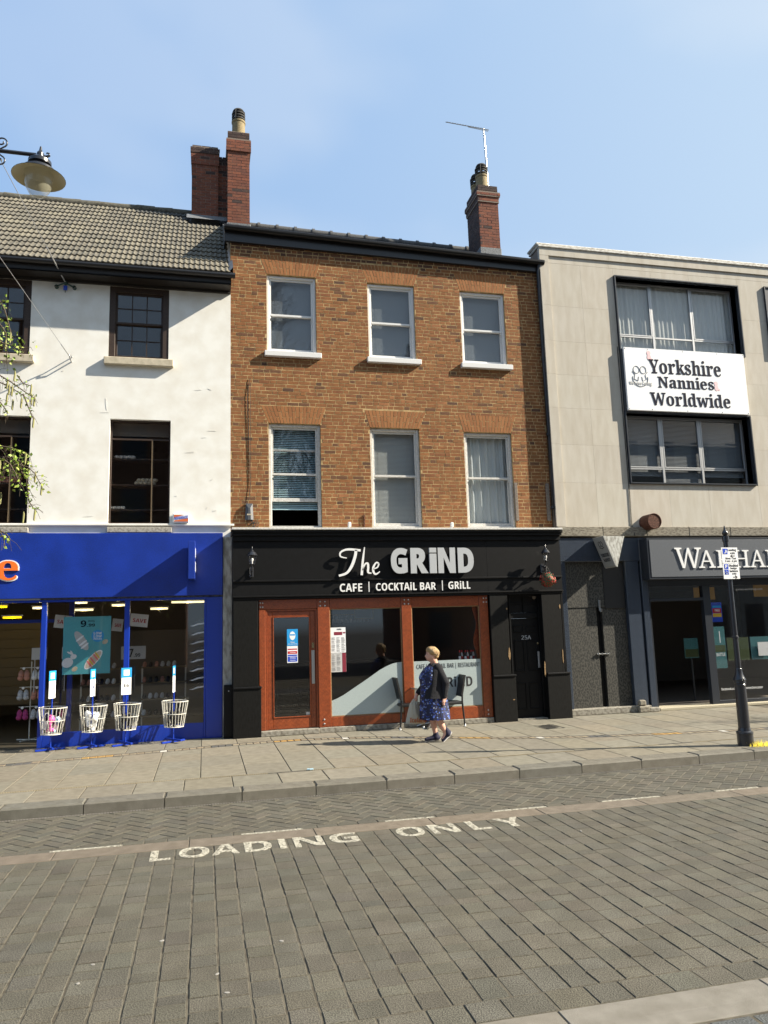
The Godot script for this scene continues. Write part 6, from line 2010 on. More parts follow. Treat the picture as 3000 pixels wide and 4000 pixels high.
	for q in [[-2.88, 0.75, "low shelf rack of dark shoes behind the first blue window"], [-1.72, 0.85, "low shelf rack of pale and dark shoes behind the second blue window"]]:
		var k := thing("shoe_rack", q[2], "shoe rack", Vector3(q[0], 0.015, -1.35), "shoe racks in the shop")
		for x in [0.0, q[1]]: part(k, "upright", box(x, 0.0, -0.3, x + 0.03, 1.25, -0.27), M.wire_white)
		for y in [0.3, 0.62, 0.94, 1.24]:
			part(k, "shelf", box(0.0, y - 0.015, -0.3, q[1] + 0.03, y, 0.0), M.shop_wall)
			for i in 6:
				var g := Geo.new()
				g.ball(Vector3(0.07 + i * 0.115, y + 0.04, -0.1), Vector3(0.042, 0.04, 0.12), 8)
				g.ball(Vector3(0.07 + i * 0.115, y + 0.06, -0.18), Vector3(0.04, 0.055, 0.05), 8)
				part(k, "shoe", g, [M.rattan, M.navy, M.sandal_grey, M.rattan, M.slip_peach, M.paper][rng.randi() % 6])
	# pale boxes and slippers on the shelves of the upstairs windows
	for q in [[-1.62, 4.775, "heap of cream slippers on middle shelf behind the lower white-wall window", M.cream_sill, 5], [-2.1, 4.29, "row of grey slippers on bottom shelf behind the lower white-wall window", M.sandal_grey, 4], [-2.0, 5.285, "dim grey slippers on top shelf behind the lower white-wall window", M.sandal_grey, 5], [-4.05, 4.775, "heap of red slippers on shelf behind the window at the picture's left edge", M.slip_peach, 5]]:
		var o := thing("slipper_heap", q[2], "slippers", Vector3(q[0], q[1], -0.38))
		for i in q[4]:
			for lv in (2 if q[4] == 5 and q[1] < 5.0 else 1):
				var g := Geo.new()
				g.ball(Vector3((i - 2 + lv * 0.5) * 0.075, 0.035 + lv * 0.06, rnd(-0.02, 0.02)), Vector3(0.055, 0.036, 0.1), 8)
				part(o, "slipper", g, q[3])

func chair(at: Vector3, turn: float, label: String) -> void:
	var o := thing("cafe_chair", label, "chair", at, "chairs outside the bar")
	o.rotation.y = turn
	part(o, "seat", box(-0.21, 0.41, -0.21, 0.23, 0.465, 0.21, 0.015), M.rattan)
	var b := Geo.new()
	b.prism(PackedVector2Array([Vector2(-0.22, 0.55), Vector2(-0.185, 0.55), Vector2(-0.27, 0.955), Vector2(-0.30, 0.95)]), 0.40, Transform3D(Basis.IDENTITY, Vector3(0, 0, -0.20)))
	part(o, "backrest", b, M.rattan)
	for s in [-1, 1]:
		var l := Geo.new()
		l.tube(PackedVector3Array([Vector3(-0.24, 0.02, s * 0.19), Vector3(-0.205, 0.45, s * 0.195), Vector3(-0.21, 0.58, s * 0.195)]), [0.016, 0.02, 0.018], 8)
		part(o, "leg", l, M.rattan)
		var l2 := Geo.new()
		l2.tube(PackedVector3Array([Vector3(0.21, 0.02, s * 0.185), Vector3(0.205, 0.42, s * 0.185)]), [0.016, 0.02], 8)
		part(o, "leg", l2, M.rattan)
		for x in [-0.242, 0.21]:
			var c := Geo.new()
			c.tube(PackedVector3Array([Vector3(x, 0.0, s * 0.188), Vector3(x, 0.045, s * 0.188)]), 0.019, 8)
			part(o, "foot_cap", c, M.bright_white)

func pub_things() -> void:
	wall_lantern(Vector3(0.368, 3.15, 0.60), "black lantern at the left end of the bar's fascia")
	wall_lantern(Vector3(6.25, 3.155, 0.60), "black lantern at the right end of the fascia above the hanging basket")
	var hb := thing("hanging_basket", "ball of red and green artificial flowers hanging below the right lantern", "hanging basket", Vector3(6.25, 2.75, 0.62))
	var ch := Geo.new()
	for a in 3: ch.tube(PackedVector3Array([Vector3(0, 0.30, -0.03), Vector3(cos(a * 2.1) * 0.09, 0.11, sin(a * 2.1) * 0.09)]), 0.004, 4)
	part(hb, "chain", ch, M.iron)
	var co := Geo.new()
	co.ball(Vector3.ZERO, Vector3(0.125, 0.115, 0.125), 12)
	part(hb, "core", co, M.basket_green)
	for k in 2:
		var fl := Geo.new()
		for i in 330:
			var d := Vector3(rng.randfn(), rng.randfn(), rng.randfn()).normalized()
			var s := d.cross(Vector3.UP).normalized()
			var u := s.cross(d)
			var c := d * rnd(0.12, 0.168) * Vector3(1, 0.9, 1)
			var a := rnd(0, TAU)
			var e := (s * cos(a) + u * sin(a)) * rnd(0.012, 0.024)
			var f := (u * cos(a) - s * sin(a)) * rnd(0.008, 0.014)
			fl.quad(c - e, c - f + d * 0.01, c + e, c + f + d * 0.01, d)
		part(hb, "flowers" if k == 0 else "leaves", fl, M.petal_red if k == 0 else M.basket_green)
	one("door_buzzer", dome(0.045), M.grey_wood, "small round grey dome over the narrow black door", "bell", "", Vector3(6.12, 2.43, 0.20))
	chair(Vector3(3.33, 0.0, 0.42), 0.0, "black rattan chair left of the glass table outside the bar")
	chair(Vector3(4.12, 0.0, 0.42), PI, "black rattan chair right of the glass table, behind the walking person")
	var tb := thing("bistro_table", "round glass topped bistro table between the two black chairs", "table", Vector3(3.73, 0.0, 0.5))
	var tp := Geo.new()
	tp.lathe([Vector2(0, 0.735), Vector2(0.36, 0.735), Vector2(0.365, 0.74), Vector2(0.36, 0.746), Vector2(0, 0.746)], 32)
	part(tb, "top", tp, M.table_glass)
	var rm := Geo.new()
	rm.lathe([Vector2(0.362, 0.728), Vector2(0.375, 0.73), Vector2(0.375, 0.75), Vector2(0.362, 0.752)], 32)
	part(tb, "rim", rm, M.steel)
	var sp := Geo.new()
	sp.tube(PackedVector3Array([Vector3(0, 0.06, 0), Vector3(0, 0.73, 0)]), 0.03, 12)
	part(tb, "stem", sp, M.steel)
	for k in 4:
		var f := Geo.new()
		var a := 0.5 + k * PI / 2
		f.tube(PackedVector3Array([Vector3(0, 0.09, 0), Vector3(cos(a) * 0.2, 0.055, sin(a) * 0.2), Vector3(cos(a) * 0.29, 0.022, sin(a) * 0.29)]), [0.03, 0.026, 0.022], 8)
		part(tb, "foot", f, M.steel)
	# notices stuck on the bar's glass
	var mp := thing("mask_notice", "blue face covering notice on the glass of the timber door", "notice", Vector3(1.03, 1.615, 0.2685))
	part(mp, "sheet", box(0, 0, 0, 0.205, 0.31, 0.002), M.sky_blue)
	var fc := Geo.new()
	fc.prism(oval(0.103, 0.185, 0.055, 0.08, 20), 0.001, Transform3D(Basis.IDENTITY, Vector3(0, 0, 0.0025)))
	part(mp, "face_print", fc, M.bright_white)
	part(mp, "mask_print", box(0.055, 0.19, 0.0036, 0.151, 0.215, 0.0042), M.sky_blue)
	words(mp, "lettering", "Please", sansb, [0.065, 0.055, 0.14, 0.08], 0.0025, 0.001, M.bright_white)
	words(mp, "lettering", "wear a face covering", sansb, [0.015, 0.02, 0.19, 0.042], 0.0025, 0.001, M.bright_white)
	var rn := thing("rules_notice", "white notice with red and blue bars below the mask notice", "notice", Vector3(1.03, 1.30, 0.2685))
	part(rn, "sheet", box(0, 0, 0, 0.20, 0.31, 0.002), M.bright_white)
	for q in [[0.24, 0.262, M.red_ink], [0.165, 0.215, M.red_ink], [0.125, 0.15, M.sign_blue], [0.02, 0.115, M.sign_blue]]: part(rn, "printed_bar", box(0.012, q[0], 0.0025, 0.188, q[1], 0.0032), q[2])
	for y in [0.04, 0.07, 0.095, 0.185]: part(rn, "printed_line", box(0.05, y, 0.0034, 0.16, y + 0.006, 0.004), M.bright_white)
	one("door_sticker", box(0, 0, 0, 0.07, 0.05, 0.002), M.grey_paper, "small white sticker low on the timber door's glass", "sticker", "", Vector3(1.37, 0.34, 0.2685))
	for q in [[1.455, "menu sheet with red panel taped at the left of the middle window", true], [1.095, "lower grey menu sheet with wine red right edge on the middle window", false]]:
		var mn := thing("menu_sheet", q[1], "menu", Vector3(1.855, q[0], 0.3035), "menus on the bar window")
		var hgt := 0.475 if q[2] else 0.355
		part(mn, "sheet", box(0, 0, 0, 0.29, hgt, 0.002), M.bright_white if q[2] else M.grey_paper)
		if q[2]:
			words(mn, "lettering", "GRiND", sansb, [0.12, 0.425, 0.21, 0.455], 0.0025, 0.0008, M.ink)
			part(mn, "printed_panel", box(0.065, 0.33, 0.0025, 0.225, 0.39, 0.0032), M.wine_ink)
			part(mn, "printed_panel", box(0.235, 0.36, 0.0025, 0.285, 0.385, 0.0032), M.wine_ink)
		else: part(mn, "printed_panel", box(0.215, 0.0, 0.0025, 0.288, hgt, 0.0032), M.wine_ink)
		var tx := Geo.new()
		for c in 3:
			if not q[2] and c == 2: continue
			var y := 0.02
			while y < (0.29 if q[2] else 0.33):
				if rng.randf() < 0.85: tx.bx(0.012 + c * 0.096, y, 0.0025, 0.012 + c * 0.096 + rnd(0.045, 0.08), y + 0.0035, 0.003)
				y += 0.0085
		part(mn, "printed_text", tx, M.text_grey)
	# inside the bar: bottles on the sill, bar stools and a glass rack glimpsed through the panes
	part(get_node("brick_building"), "inner_sill", box(3.47, 1.16, -0.12, 4.85, 1.2, 0.28), M.dark_room)
	for i in 6:
		var bt := thing("sauce_bottle", "red capped bottle on the inner sill, %s from the timber post" % ["first", "second", "third", "fourth", "fifth", "sixth"][i], "bottle", Vector3(4.77 - i * 0.06, 1.2, 0.12 + 0.04 * (i % 2)), "bottles inside the bar window")
		var g := Geo.new()
		g.lathe([Vector2(0, 0), Vector2(0.024, 0), Vector2(0.024, 0.12), Vector2(0.012, 0.155), Vector2(0.011, 0.175)], 10)
		part(bt, "body", g, M.ink if i % 2 else M.grey_paper)
		var c := Geo.new()
		c.lathe([Vector2(0.013, 0.17), Vector2(0.013, 0.205), Vector2(0, 0.207)], 10)
		part(bt, "cap", c, M.red_ink)
		var lb := Geo.new()
		lb.lathe([Vector2(0.0246, 0.03), Vector2(0.0246, 0.09)], 10)
		part(bt, "paper_label", lb, M.bright_white if i % 2 else M.red_ink)
	var cu := Geo.new()
	for k in 24:
		var y0 := 1.2 + k * 0.045
		var wv := func(y: float) -> float: return 4.79 - 0.035 * sin(y * 9.0)
		cu.quad(Vector3(wv.call(y0), y0, 0.2), Vector3(4.86, y0, 0.2), Vector3(4.86, y0 + 0.045, 0.2), Vector3(wv.call(y0 + 0.045), y0 + 0.045, 0.2))
	one("bar_curtain", cu, M.red_wood, "wavy edged rust red drape inside the right bar window", "drape")
	var ct := thing("bar_counter", "dim bar counter inside behind the middle window", "counter", Vector3(2.2, 0.09, -2.6))
	part(ct, "front", box(-1.2, 0.0, -0.3, 1.9, 1.05, 0.0), M.interior)
	part(ct, "top", box(-1.25, 1.05, -0.4, 1.95, 1.1, 0.06, 0.006), M.brown_wood)
	var gk := thing("glass_rack", "rack of upturned glasses hanging over the dim bar counter", "rack", Vector3(2.75, 2.05, -2.6))
	part(gk, "rail", box(-0.4, 0.16, -0.1, 0.5, 0.18, 0.1), M.bare_wood)
	for i in 9:
		var g := Geo.new()
		g.lathe([Vector2(0.035, 0.0), Vector2(0.03, 0.07), Vector2(0.006, 0.09), Vector2(0.006, 0.14), Vector2(0.03, 0.155)], 10)
		part(gk, "wine_glass", g, M.clear_plastic, Vector3(-0.35 + i * 0.1, 0.0, 0))
	var pf := thing("picture_frame", "yellow framed board hanging inside at the top of the middle bar window", "frame", Vector3(2.95, 2.2, -1.8))
	part(pf, "frame", ring(-0.22, -0.1, 0.22, 0.2, 0.025, -0.01, 0.01), M.pot_clay)
	part(pf, "board", box(-0.2, -0.08, -0.012, 0.2, 0.18, -0.008), M.ink)
	# things in the grey shop's window
	for q in [[10.41, 1.80, 0.26, 0.43, "white and red offers poster behind the grey shop's glass", M.sign_blue], [10.40, 0.80, 0.28, 0.90, "tall teal battle poster under the offers poster", M.teal], [11.5, 1.03, 0.28, 0.30, "white sheet of small print beside the sign post's shaft", M.paper], [10.75, 0.95, 0.55, 0.5, "dark green landscape panel in the grey shop's window", M.moss_print], [11.35, 0.95, 0.7, 0.5, "blue green landscape panel behind the sign post", M.teal]]:
		var o := thing("window_poster", q[4], "poster", Vector3(q[0], q[1], 0.012 if q[0] < 10.7 or q[0] == 11.5 else -0.03), "posters in the grey shop window")
		part(o, "sheet", box(0, 0, 0, q[2], q[3], 0.004), q[5])
		if q[1] > 1.7:
			for k in [[0.20, 0.30, M.red_ink], [0.11, 0.19, M.yellow], [0.31, 0.36, M.sky_blue]]: part(o, "printed_bar", box(0.02, k[0], 0.0045, 0.24, k[1], 0.005), k[2])
			words(o, "lettering", "FREE", sansb, [0.08, 0.23, 0.2, 0.28], 0.0055, 0.001, M.bright_white)
		elif q[1] == 0.80:
			words(o, "lettering", "BATTLE", sansb, [0.03, 0.26, 0.25, 0.33], 0.0045, 0.001, M.bright_white)
			part(o, "printed_blade", box(0.14, 0.55, 0.0045, 0.16, 0.8, 0.005), M.bright_white)
			part(o, "printed_ground", box(0.01, 0.35, 0.0045, 0.27, 0.5, 0.005), M.moss_print)
	for q in [[10.36, 2.31, 0.55, "amber board hanging at the top of the grey shop's window"], [11.95, 2.35, 0.6, "amber board hanging at the picture's right edge"]]:
		var o := thing("amber_board", q[3], "board", Vector3(q[0], q[1], -0.5))
		part(o, "board", box(0, 0, 0, q[2], 0.28, 0.01), M.amber)
	var td := thing("display_screen", "bright landscape picture standing inside the grey shop's doorway", "display", Vector3(10.2, 1.0, -0.8))
	part(td, "picture", box(0, 0.0, 0, 0.36, 0.45, 0.02, 0.004), M.teal)
	part(td, "picture_ground", box(0.01, 0.02, 0.0205, 0.35, 0.2, 0.022), M.moss_print)
	part(td, "stand", box(0.16, -0.95, -0.02, 0.2, 0.0, 0.0), M.dark_frame)

func dome(r: float) -> Geo:
	var g := Geo.new()
	g.lathe([Vector2(r, 0), Vector2(r * 0.9, r * 0.45), Vector2(r * 0.5, r * 0.8), Vector2(0, r * 0.9)], 14, Transform3D(Basis(Vector3.RIGHT, PI / 2), Vector3.ZERO), true)
	return g

# smooth body from tapered limbs [a, b, ra, rb]: distances joined with a smooth minimum, meshed as surface nets
func flesh(limbs: Array, cell: float, soft: float) -> Geo:
	var lo := Vector3.ONE * 1e9
	var hi := -lo
	for l in limbs:
		for e in 2:
			lo = lo.min(l[e] - Vector3.ONE * (l[2 + e] + cell * 3))
			hi = hi.max(l[e] + Vector3.ONE * (l[2 + e] + cell * 3))
	var nx := int((hi.x - lo.x) / cell) + 2
	var ny := int((hi.y - lo.y) / cell) + 2
	var nz := int((hi.z - lo.z) / cell) + 2
	var f := PackedFloat32Array()
	f.resize(nx * ny * nz)
	f.fill(1.0)
	for l in limbs:
		var a: Vector3 = l[0]
		var b: Vector3 = l[1]
		var ab := b - a
		var q := maxf(ab.length_squared(), 1e-8)
		var pad := Vector3.ONE * (maxf(l[2], l[3]) + cell * 2.5 + soft)
		var p0 := ((a.min(b) - pad - lo) / cell).floor().max(Vector3.ZERO)
		var p1 := ((a.max(b) + pad - lo) / cell).ceil().min(Vector3(nx - 1, ny - 1, nz - 1))
		for k in range(int(p0.z), int(p1.z) + 1):
			for j in range(int(p0.y), int(p1.y) + 1):
				var at := (k * ny + j) * nx
				for i in range(int(p0.x), int(p1.x) + 1):
					var v := lo + Vector3(i, j, k) * cell
					var t := clampf((v - a).dot(ab) / q, 0.0, 1.0)
					var d: float = v.distance_to(a + ab * t) - lerpf(l[2], l[3], t)
					var o := f[at + i]
					var h := maxf(soft - absf(o - d), 0.0) / soft
					f[at + i] = minf(o, d) - h * h * soft * 0.25
	var id := {}
	var pos := PackedVector3Array()
	var nor := PackedVector3Array()
	for k in nz - 1:
		for j in ny - 1:
			for i in nx - 1:
				var at := (k * ny + j) * nx + i
				if f[at] > cell * 2.0 or f[at] < -cell * 2.0: continue
				var c := [f[at], f[at + 1], f[at + nx], f[at + nx + 1], f[at + nx * ny], f[at + nx * ny + 1], f[at + nx * ny + nx], f[at + nx * ny + nx + 1]]
				var m := 0
				for s in 8: m += 1 if c[s] < 0.0 else 0
				if m == 0 or m == 8: continue
				var sum := Vector3.ZERO
				var n := 0
				for s in 8:
					for ax in 3:
						var e := s | (1 << ax)
						if e == s or (c[s] < 0.0) == (c[e] < 0.0): continue
						var v := Vector3(s & 1, (s >> 1) & 1, (s >> 2) & 1)
						v[ax] = c[s] / (c[s] - c[e])
						sum += v
						n += 1
				id[at] = pos.size()
				pos.append(lo + (Vector3(i, j, k) + sum / n) * cell)
				nor.append(Vector3(c[1] + c[3] + c[5] + c[7] - c[0] - c[2] - c[4] - c[6], c[2] + c[3] + c[6] + c[7] - c[0] - c[1] - c[4] - c[5], c[4] + c[5] + c[6] + c[7] - c[0] - c[1] - c[2] - c[3]).normalized())
	var g := Geo.new()
	var st := [1, nx, nx * ny]
	for at in id:
		for ax in 3:
			var b: int = at + st[ax]
			if b >= f.size() or (f[at] < 0.0) == (f[b] < 0.0): continue
			var u: int = st[(ax + 1) % 3]
			var w: int = st[(ax + 2) % 3]
			if not (id.has(at - u) and id.has(at - w) and id.has(at - u - w)): continue
			var q := [id[at], id[at - u], id[at - u - w], id[at - w]]
			g.tri3(pos[q[0]], pos[q[1]], pos[q[2]], nor[q[0]], nor[q[1]], nor[q[2]])
			g.tri3(pos[q[0]], pos[q[2]], pos[q[3]], nor[q[0]], nor[q[2]], nor[q[3]])
	return g

# cloth skin over rings [centre x, y, half depth x, half width z, ripple, centre z]; open is the half angle left free at the front (-x)
func drape(rings: Array, open: float, folds: int, thick := 0.006) -> Geo:
	var g := Geo.new()
	var n := 48
	var rows := []
	var c := rings.size()
	for s in (c - 1) * 4 + 1:
		var i := mini(s / 4, c - 2)
		var t := s / 4.0 - i
		var v := []
		for k in 6: v.append(cubic_interpolate(rings[i][k], rings[i + 1][k], rings[maxi(i - 1, 0)][k], rings[mini(i + 2, c - 1)][k], t))
		var row := []
		for k in n + 1:
			var a := PI + open + (TAU - 2 * open) * k / n
			var rp: float = 1.0 + v[4] * (0.6 * cos(folds * a + 0.7) + 0.4 * cos((folds * 2 - 3) * a))
			row.append(Vector3(v[0] + cos(a) * v[2] * rp, v[1], v[5] + sin(a) * v[3] * rp))
		rows.append(row)
	var nrm := func(s: int, k: int) -> Vector3:
		var du: Vector3 = rows[s][mini(k + 1, n)] - rows[s][maxi(k - 1, 0)]
		if open == 0.0 and (k == 0 or k == n): du = rows[s][1] - rows[s][n - 1]
		var dv: Vector3 = rows[mini(s + 1, rows.size() - 1)][k] - rows[maxi(s - 1, 0)][k]
		var m := du.cross(dv).normalized()
		var mid := Vector3(rows[s][0].x, rows[s][k].y, 2.25)
		return m if m.dot(rows[s][k] - Vector3(3.27, rows[s][k].y, 2.25)) > 0 else -m
	for s in rows.size() - 1:
		for k in n:
			var a: Vector3 = rows[s][k]
			var b: Vector3 = rows[s][k + 1]
			var d: Vector3 = rows[s + 1][k + 1]
			var e: Vector3 = rows[s + 1][k]
			var na: Vector3 = nrm.call(s, k)
			var nb: Vector3 = nrm.call(s, k + 1)
			var nd: Vector3 = nrm.call(s + 1, k + 1)
			var ne: Vector3 = nrm.call(s + 1, k)
			g.tri3(a, b, d, na, nb, nd)
			g.tri3(a, d, e, na, nd, ne)
	return g

func person() -> void:
	var W := thing("person", "person in black cardigan and blue floral dress walking left with a carrier bag", "person", Vector3(3.29, 0, 2.25))
	var at := -W.position
	var z0 := 2.25
	var V := func(x: float, y: float, z := 0.0) -> Vector3: return Vector3(x, y, z0 + z)
	var limbs := [
		[V.call(3.272, 1.462), V.call(3.262, 1.455), 0.083, 0.083], [V.call(3.225, 1.44), V.call(3.215, 1.385), 0.058, 0.048], [V.call(3.198, 1.35), V.call(3.215, 1.345), 0.026, 0.036],
		[V.call(3.172, 1.425), V.call(3.152, 1.402), 0.010, 0.014], [V.call(3.168, 1.372), V.call(3.172, 1.362), 0.012, 0.012], [V.call(3.25, 1.39, 0.035), V.call(3.27, 1.34, 0.02), 0.045, 0.05], [V.call(3.25, 1.39, -0.035), V.call(3.27, 1.34, -0.02), 0.045, 0.05],
		[V.call(3.285, 1.43, 0.078), V.call(3.288, 1.405, 0.076), 0.017, 0.012], [V.call(3.285, 1.43, -0.078), V.call(3.288, 1.405, -0.076), 0.017, 0.012],
		[V.call(3.285, 1.36), V.call(3.31, 1.24), 0.058, 0.062], [V.call(3.30, 1.19, -0.085), V.call(3.30, 1.19, 0.085), 0.06, 0.06], [V.call(3.27, 1.1), V.call(3.28, 0.78), 0.13, 0.17],
		[V.call(3.31, 0.74, 0.08), V.call(3.325, 0.36, 0.09), 0.10, 0.058], [V.call(3.325, 0.36, 0.09), V.call(3.36, 0.26, 0.095), 0.058, 0.052], [V.call(3.36, 0.26, 0.095), V.call(3.415, 0.16, 0.095), 0.05, 0.036], [V.call(3.425, 0.14, 0.095), V.call(3.37, 0.04, 0.095), 0.034, 0.028],
		[V.call(3.27, 0.74, -0.08), V.call(3.255, 0.38, -0.07), 0.10, 0.058], [V.call(3.255, 0.38, -0.07), V.call(3.27, 0.27, -0.07), 0.058, 0.052], [V.call(3.27, 0.27, -0.07), V.call(3.295, 0.1, -0.07), 0.05, 0.035], [V.call(3.30, 0.07, -0.07), V.call(3.16, 0.04, -0.07), 0.034, 0.026],
		[V.call(3.32, 1.18, 0.125), V.call(3.425, 0.95, 0.20), 0.045, 0.040], [V.call(3.425, 0.95, 0.20), V.call(3.40, 0.735, 0.22), 0.04, 0.028], [V.call(3.40, 0.735, 0.22), V.call(3.375, 0.675, 0.215), 0.026, 0.034],
		[V.call(3.29, 1.18, -0.125), V.call(3.24, 0.97, -0.23), 0.045, 0.042], [V.call(3.24, 0.97, -0.23), V.call(3.05, 0.77, -0.235), 0.043, 0.028], [V.call(3.05, 0.77, -0.235), V.call(3.02, 0.715, -0.235), 0.026, 0.032]]
	for k in 4:
		var dz := -0.03 + k * 0.02
		limbs.append([V.call(3.362, 0.66, 0.215 + dz), V.call(3.348 + 0.004 * k, 0.622, 0.21 + dz), 0.010, 0.009])
		limbs.append([V.call(3.348 + 0.004 * k, 0.622, 0.21 + dz), V.call(3.362 + 0.004 * k, 0.602 + 0.004 * absf(k - 1.5), 0.205 + dz), 0.009, 0.008])
		limbs.append([V.call(3.005, 0.705, -0.265 + k * 0.02), V.call(3.01, 0.672, -0.265 + k * 0.02), 0.010, 0.009])
		limbs.append([V.call(3.01, 0.672, -0.265 + k * 0.02), V.call(3.035, 0.668, -0.265 + k * 0.02), 0.009, 0.008])
	limbs.append([V.call(3.36, 0.69, 0.24), V.call(3.335, 0.655, 0.245), 0.011, 0.009])
	limbs.append([V.call(3.03, 0.72, -0.21), V.call(3.04, 0.68, -0.21), 0.011, 0.009])
	part(W, "body", flesh(limbs, 0.0095, 0.02), M.skin, at)
	for s in [-1, 1]:
		var e := Geo.new()
		e.ball(V.call(3.177, 1.437, 0.028 * s), Vector3(0.007, 0.006, 0.01), 8)
		part(W, "eye", e, M.ink, at)
		var b := Geo.new()
		b.tube(PackedVector3Array([V.call(3.172, 1.456, 0.014 * s), V.call(3.172, 1.46, 0.03 * s), V.call(3.182, 1.456, 0.045 * s)]), 0.004, 5)
		part(W, "eyebrow", b, M.hair, at)
	var mo := Geo.new()
	mo.tube(PackedVector3Array([V.call(3.163, 1.367, -0.018), V.call(3.157, 1.369, 0.0), V.call(3.163, 1.367, 0.018)]), 0.0045, 5)
	part(W, "mouth", mo, M.lips, at)
	var ha := [[V.call(3.275, 1.475, -0.02), V.call(3.275, 1.475, 0.02), 0.088, 0.088], [V.call(3.225, 1.512, -0.035), V.call(3.225, 1.512, 0.035), 0.042, 0.042], [V.call(3.195, 1.495, -0.03), V.call(3.195, 1.495, 0.03), 0.024, 0.024],
		[V.call(3.33, 1.46, -0.03), V.call(3.33, 1.40, -0.03), 0.058, 0.045], [V.call(3.33, 1.46, 0.03), V.call(3.33, 1.40, 0.03), 0.058, 0.045], [V.call(3.315, 1.44, 0.065), V.call(3.32, 1.395, 0.06), 0.032, 0.026], [V.call(3.315, 1.44, -0.065), V.call(3.32, 1.395, -0.06), 0.032, 0.026], [V.call(3.265, 1.475, 0.07), V.call(3.24, 1.465, 0.068), 0.03, 0.022], [V.call(3.265, 1.475, -0.07), V.call(3.24, 1.465, -0.068), 0.03, 0.022]]
	var hr := flesh(ha, 0.007, 0.02)
	# locks combed out from the crown, so that the outline is loose
	for i in 260:
		var an := rnd(0, TAU)
		var rise := rnd(-0.35, 1.2)
		var d0 := Vector3(cos(an) * cos(rise), sin(rise), sin(an) * cos(rise))
		if d0.x < -0.2 and rise < 0.75: continue
		var c0: Vector3 = V.call(3.283, 1.462)
		var rr := Vector3(0.098, 0.094, 0.098)
		var fall := Vector3(d0.x * 0.03, -0.022 - 0.02 * rng.randf(), d0.z * 0.03)
		var a := c0 + d0 * rr * 0.93
		hr.tube(PackedVector3Array([a, a + fall * 0.5 + d0 * 0.004, a + fall]), [0.005, 0.0045, 0.0015], 3, false)
	part(W, "hair", hr, M.hair, at)
	part(W, "dress", drape([[3.275, 1.255, 0.075, 0.085, 0.0, z0], [3.245, 1.20, 0.12, 0.165, 0.0, z0], [3.205, 1.08, 0.17, 0.19, 0.0, z0], [3.205, 1.0, 0.17, 0.19, 0.0, z0], [3.235, 0.88, 0.185, 0.19, 0.01, z0], [3.26, 0.72, 0.225, 0.215, 0.02, z0], [3.275, 0.54, 0.243, 0.235, 0.035, z0], [3.282, 0.37, 0.25, 0.25, 0.06, z0]], 0.0, 9), M.dress, at)
	var cg := drape([[3.30, 1.285, 0.075, 0.08, 0.0, z0], [3.305, 1.24, 0.115, 0.15, 0.0, z0], [3.29, 1.17, 0.155, 0.20, 0.0, z0], [3.268, 1.05, 0.185, 0.205, 0.0, z0], [3.27, 0.92, 0.2, 0.21, 0.008, z0], [3.272, 0.80, 0.23, 0.225, 0.018, z0], [3.262, 0.715, 0.25, 0.24, 0.025, z0]], 0.62, 6)
	var sl := flesh([[V.call(3.32, 1.205, 0.13), V.call(3.425, 0.96, 0.20), 0.074, 0.06], [V.call(3.425, 0.96, 0.20), V.call(3.392, 0.735, 0.21), 0.06, 0.045], [V.call(3.30, 1.205, -0.14), V.call(3.24, 0.97, -0.225), 0.082, 0.068], [V.call(3.24, 0.97, -0.225), V.call(3.07, 0.79, -0.235), 0.066, 0.048]], 0.012, 0.02)
	cg.p.append_array(sl.p)
	cg.n.append_array(sl.n)
	cg.c.append_array(sl.c)
	part(W, "cardigan", cg, M.cardigan, at)
	# slip-on shoes, the rear one lifting at the heel
	var sh := [[[3.30, 0.062, -0.07], [3.13, 0.035, -0.07], [3.34, 0.055, -0.07], [3.30, 0.115, -0.07]], [[3.455, 0.13, 0.095], [3.37, 0.035, 0.095], [3.475, 0.155, 0.095], [3.43, 0.19, 0.095]]]
	for q in sh:
		var P := func(k: int) -> Vector3: return V.call(q[k][0], q[k][1], q[k][2])
		part(W, "shoe", flesh([[P.call(2), P.call(0), 0.038, 0.044], [P.call(0), P.call(1), 0.044, 0.03], [P.call(0), P.call(3), 0.046, 0.046]], 0.008, 0.02), M.shoe, at)
		var so := Geo.new()
		var d: Vector3 = (P.call(1) - P.call(2)).normalized()
		var dn := Vector3(d.y, -d.x, 0)
		if dn.y > 0: dn = -dn
		so.tube(PackedVector3Array([P.call(2) + dn * 0.032 - d * 0.03, P.call(0) + dn * 0.036, P.call(1) + dn * 0.022 + d * 0.02]), [0.020, 0.024, 0.016], 8)
		part(W, "sole", so, M.sole, at)
	# carrier bag in the far hand
	var B := thing("carrier_bag", "cream shopping bag printed Iceland in red, held by the walking person", "bag", Vector3(3.0, 0.0, 2.0))
	var bg := Geo.new()
	var prof := [[0.68, -0.03, 0.05, 0.03], [0.60, -0.09, 0.06, 0.07], [0.45, -0.135, 0.12, 0.085], [0.33, -0.165, 0.165, 0.08], [0.285, -0.17, 0.178, 0.06]]
	for i in prof.size() - 1:
		for s in [1.0, -1.0]:
			var a: Array = prof[i]
			var b: Array = prof[i + 1]
			var seg := 10
			for k in seg:
				var f := func(r: Array, t: float) -> Vector3: return Vector3(lerpf(r[1], r[2], t), r[0] + (0.012 * sin(t * 9.0) if r[0] > 0.29 else -0.02 * t), s * r[3] * sqrt(maxf(0.0, sin(PI * t))) + 0.004 * sin(t * 17.0 + r[0] * 9.0))
				var t0 := k / float(seg)
				var t1 := (k + 1) / float(seg)
				var p0: Vector3 = f.call(a, t0)
				var p1: Vector3 = f.call(a, t1)
				var p2: Vector3 = f.call(b, t1)
				var p3: Vector3 = f.call(b, t0)
				var m := (p1 - p0).cross(p3 - p0).normalized()
				if m.z * s < 0: m = -m
				bg.quad(p0, p1, p2, p3, m)
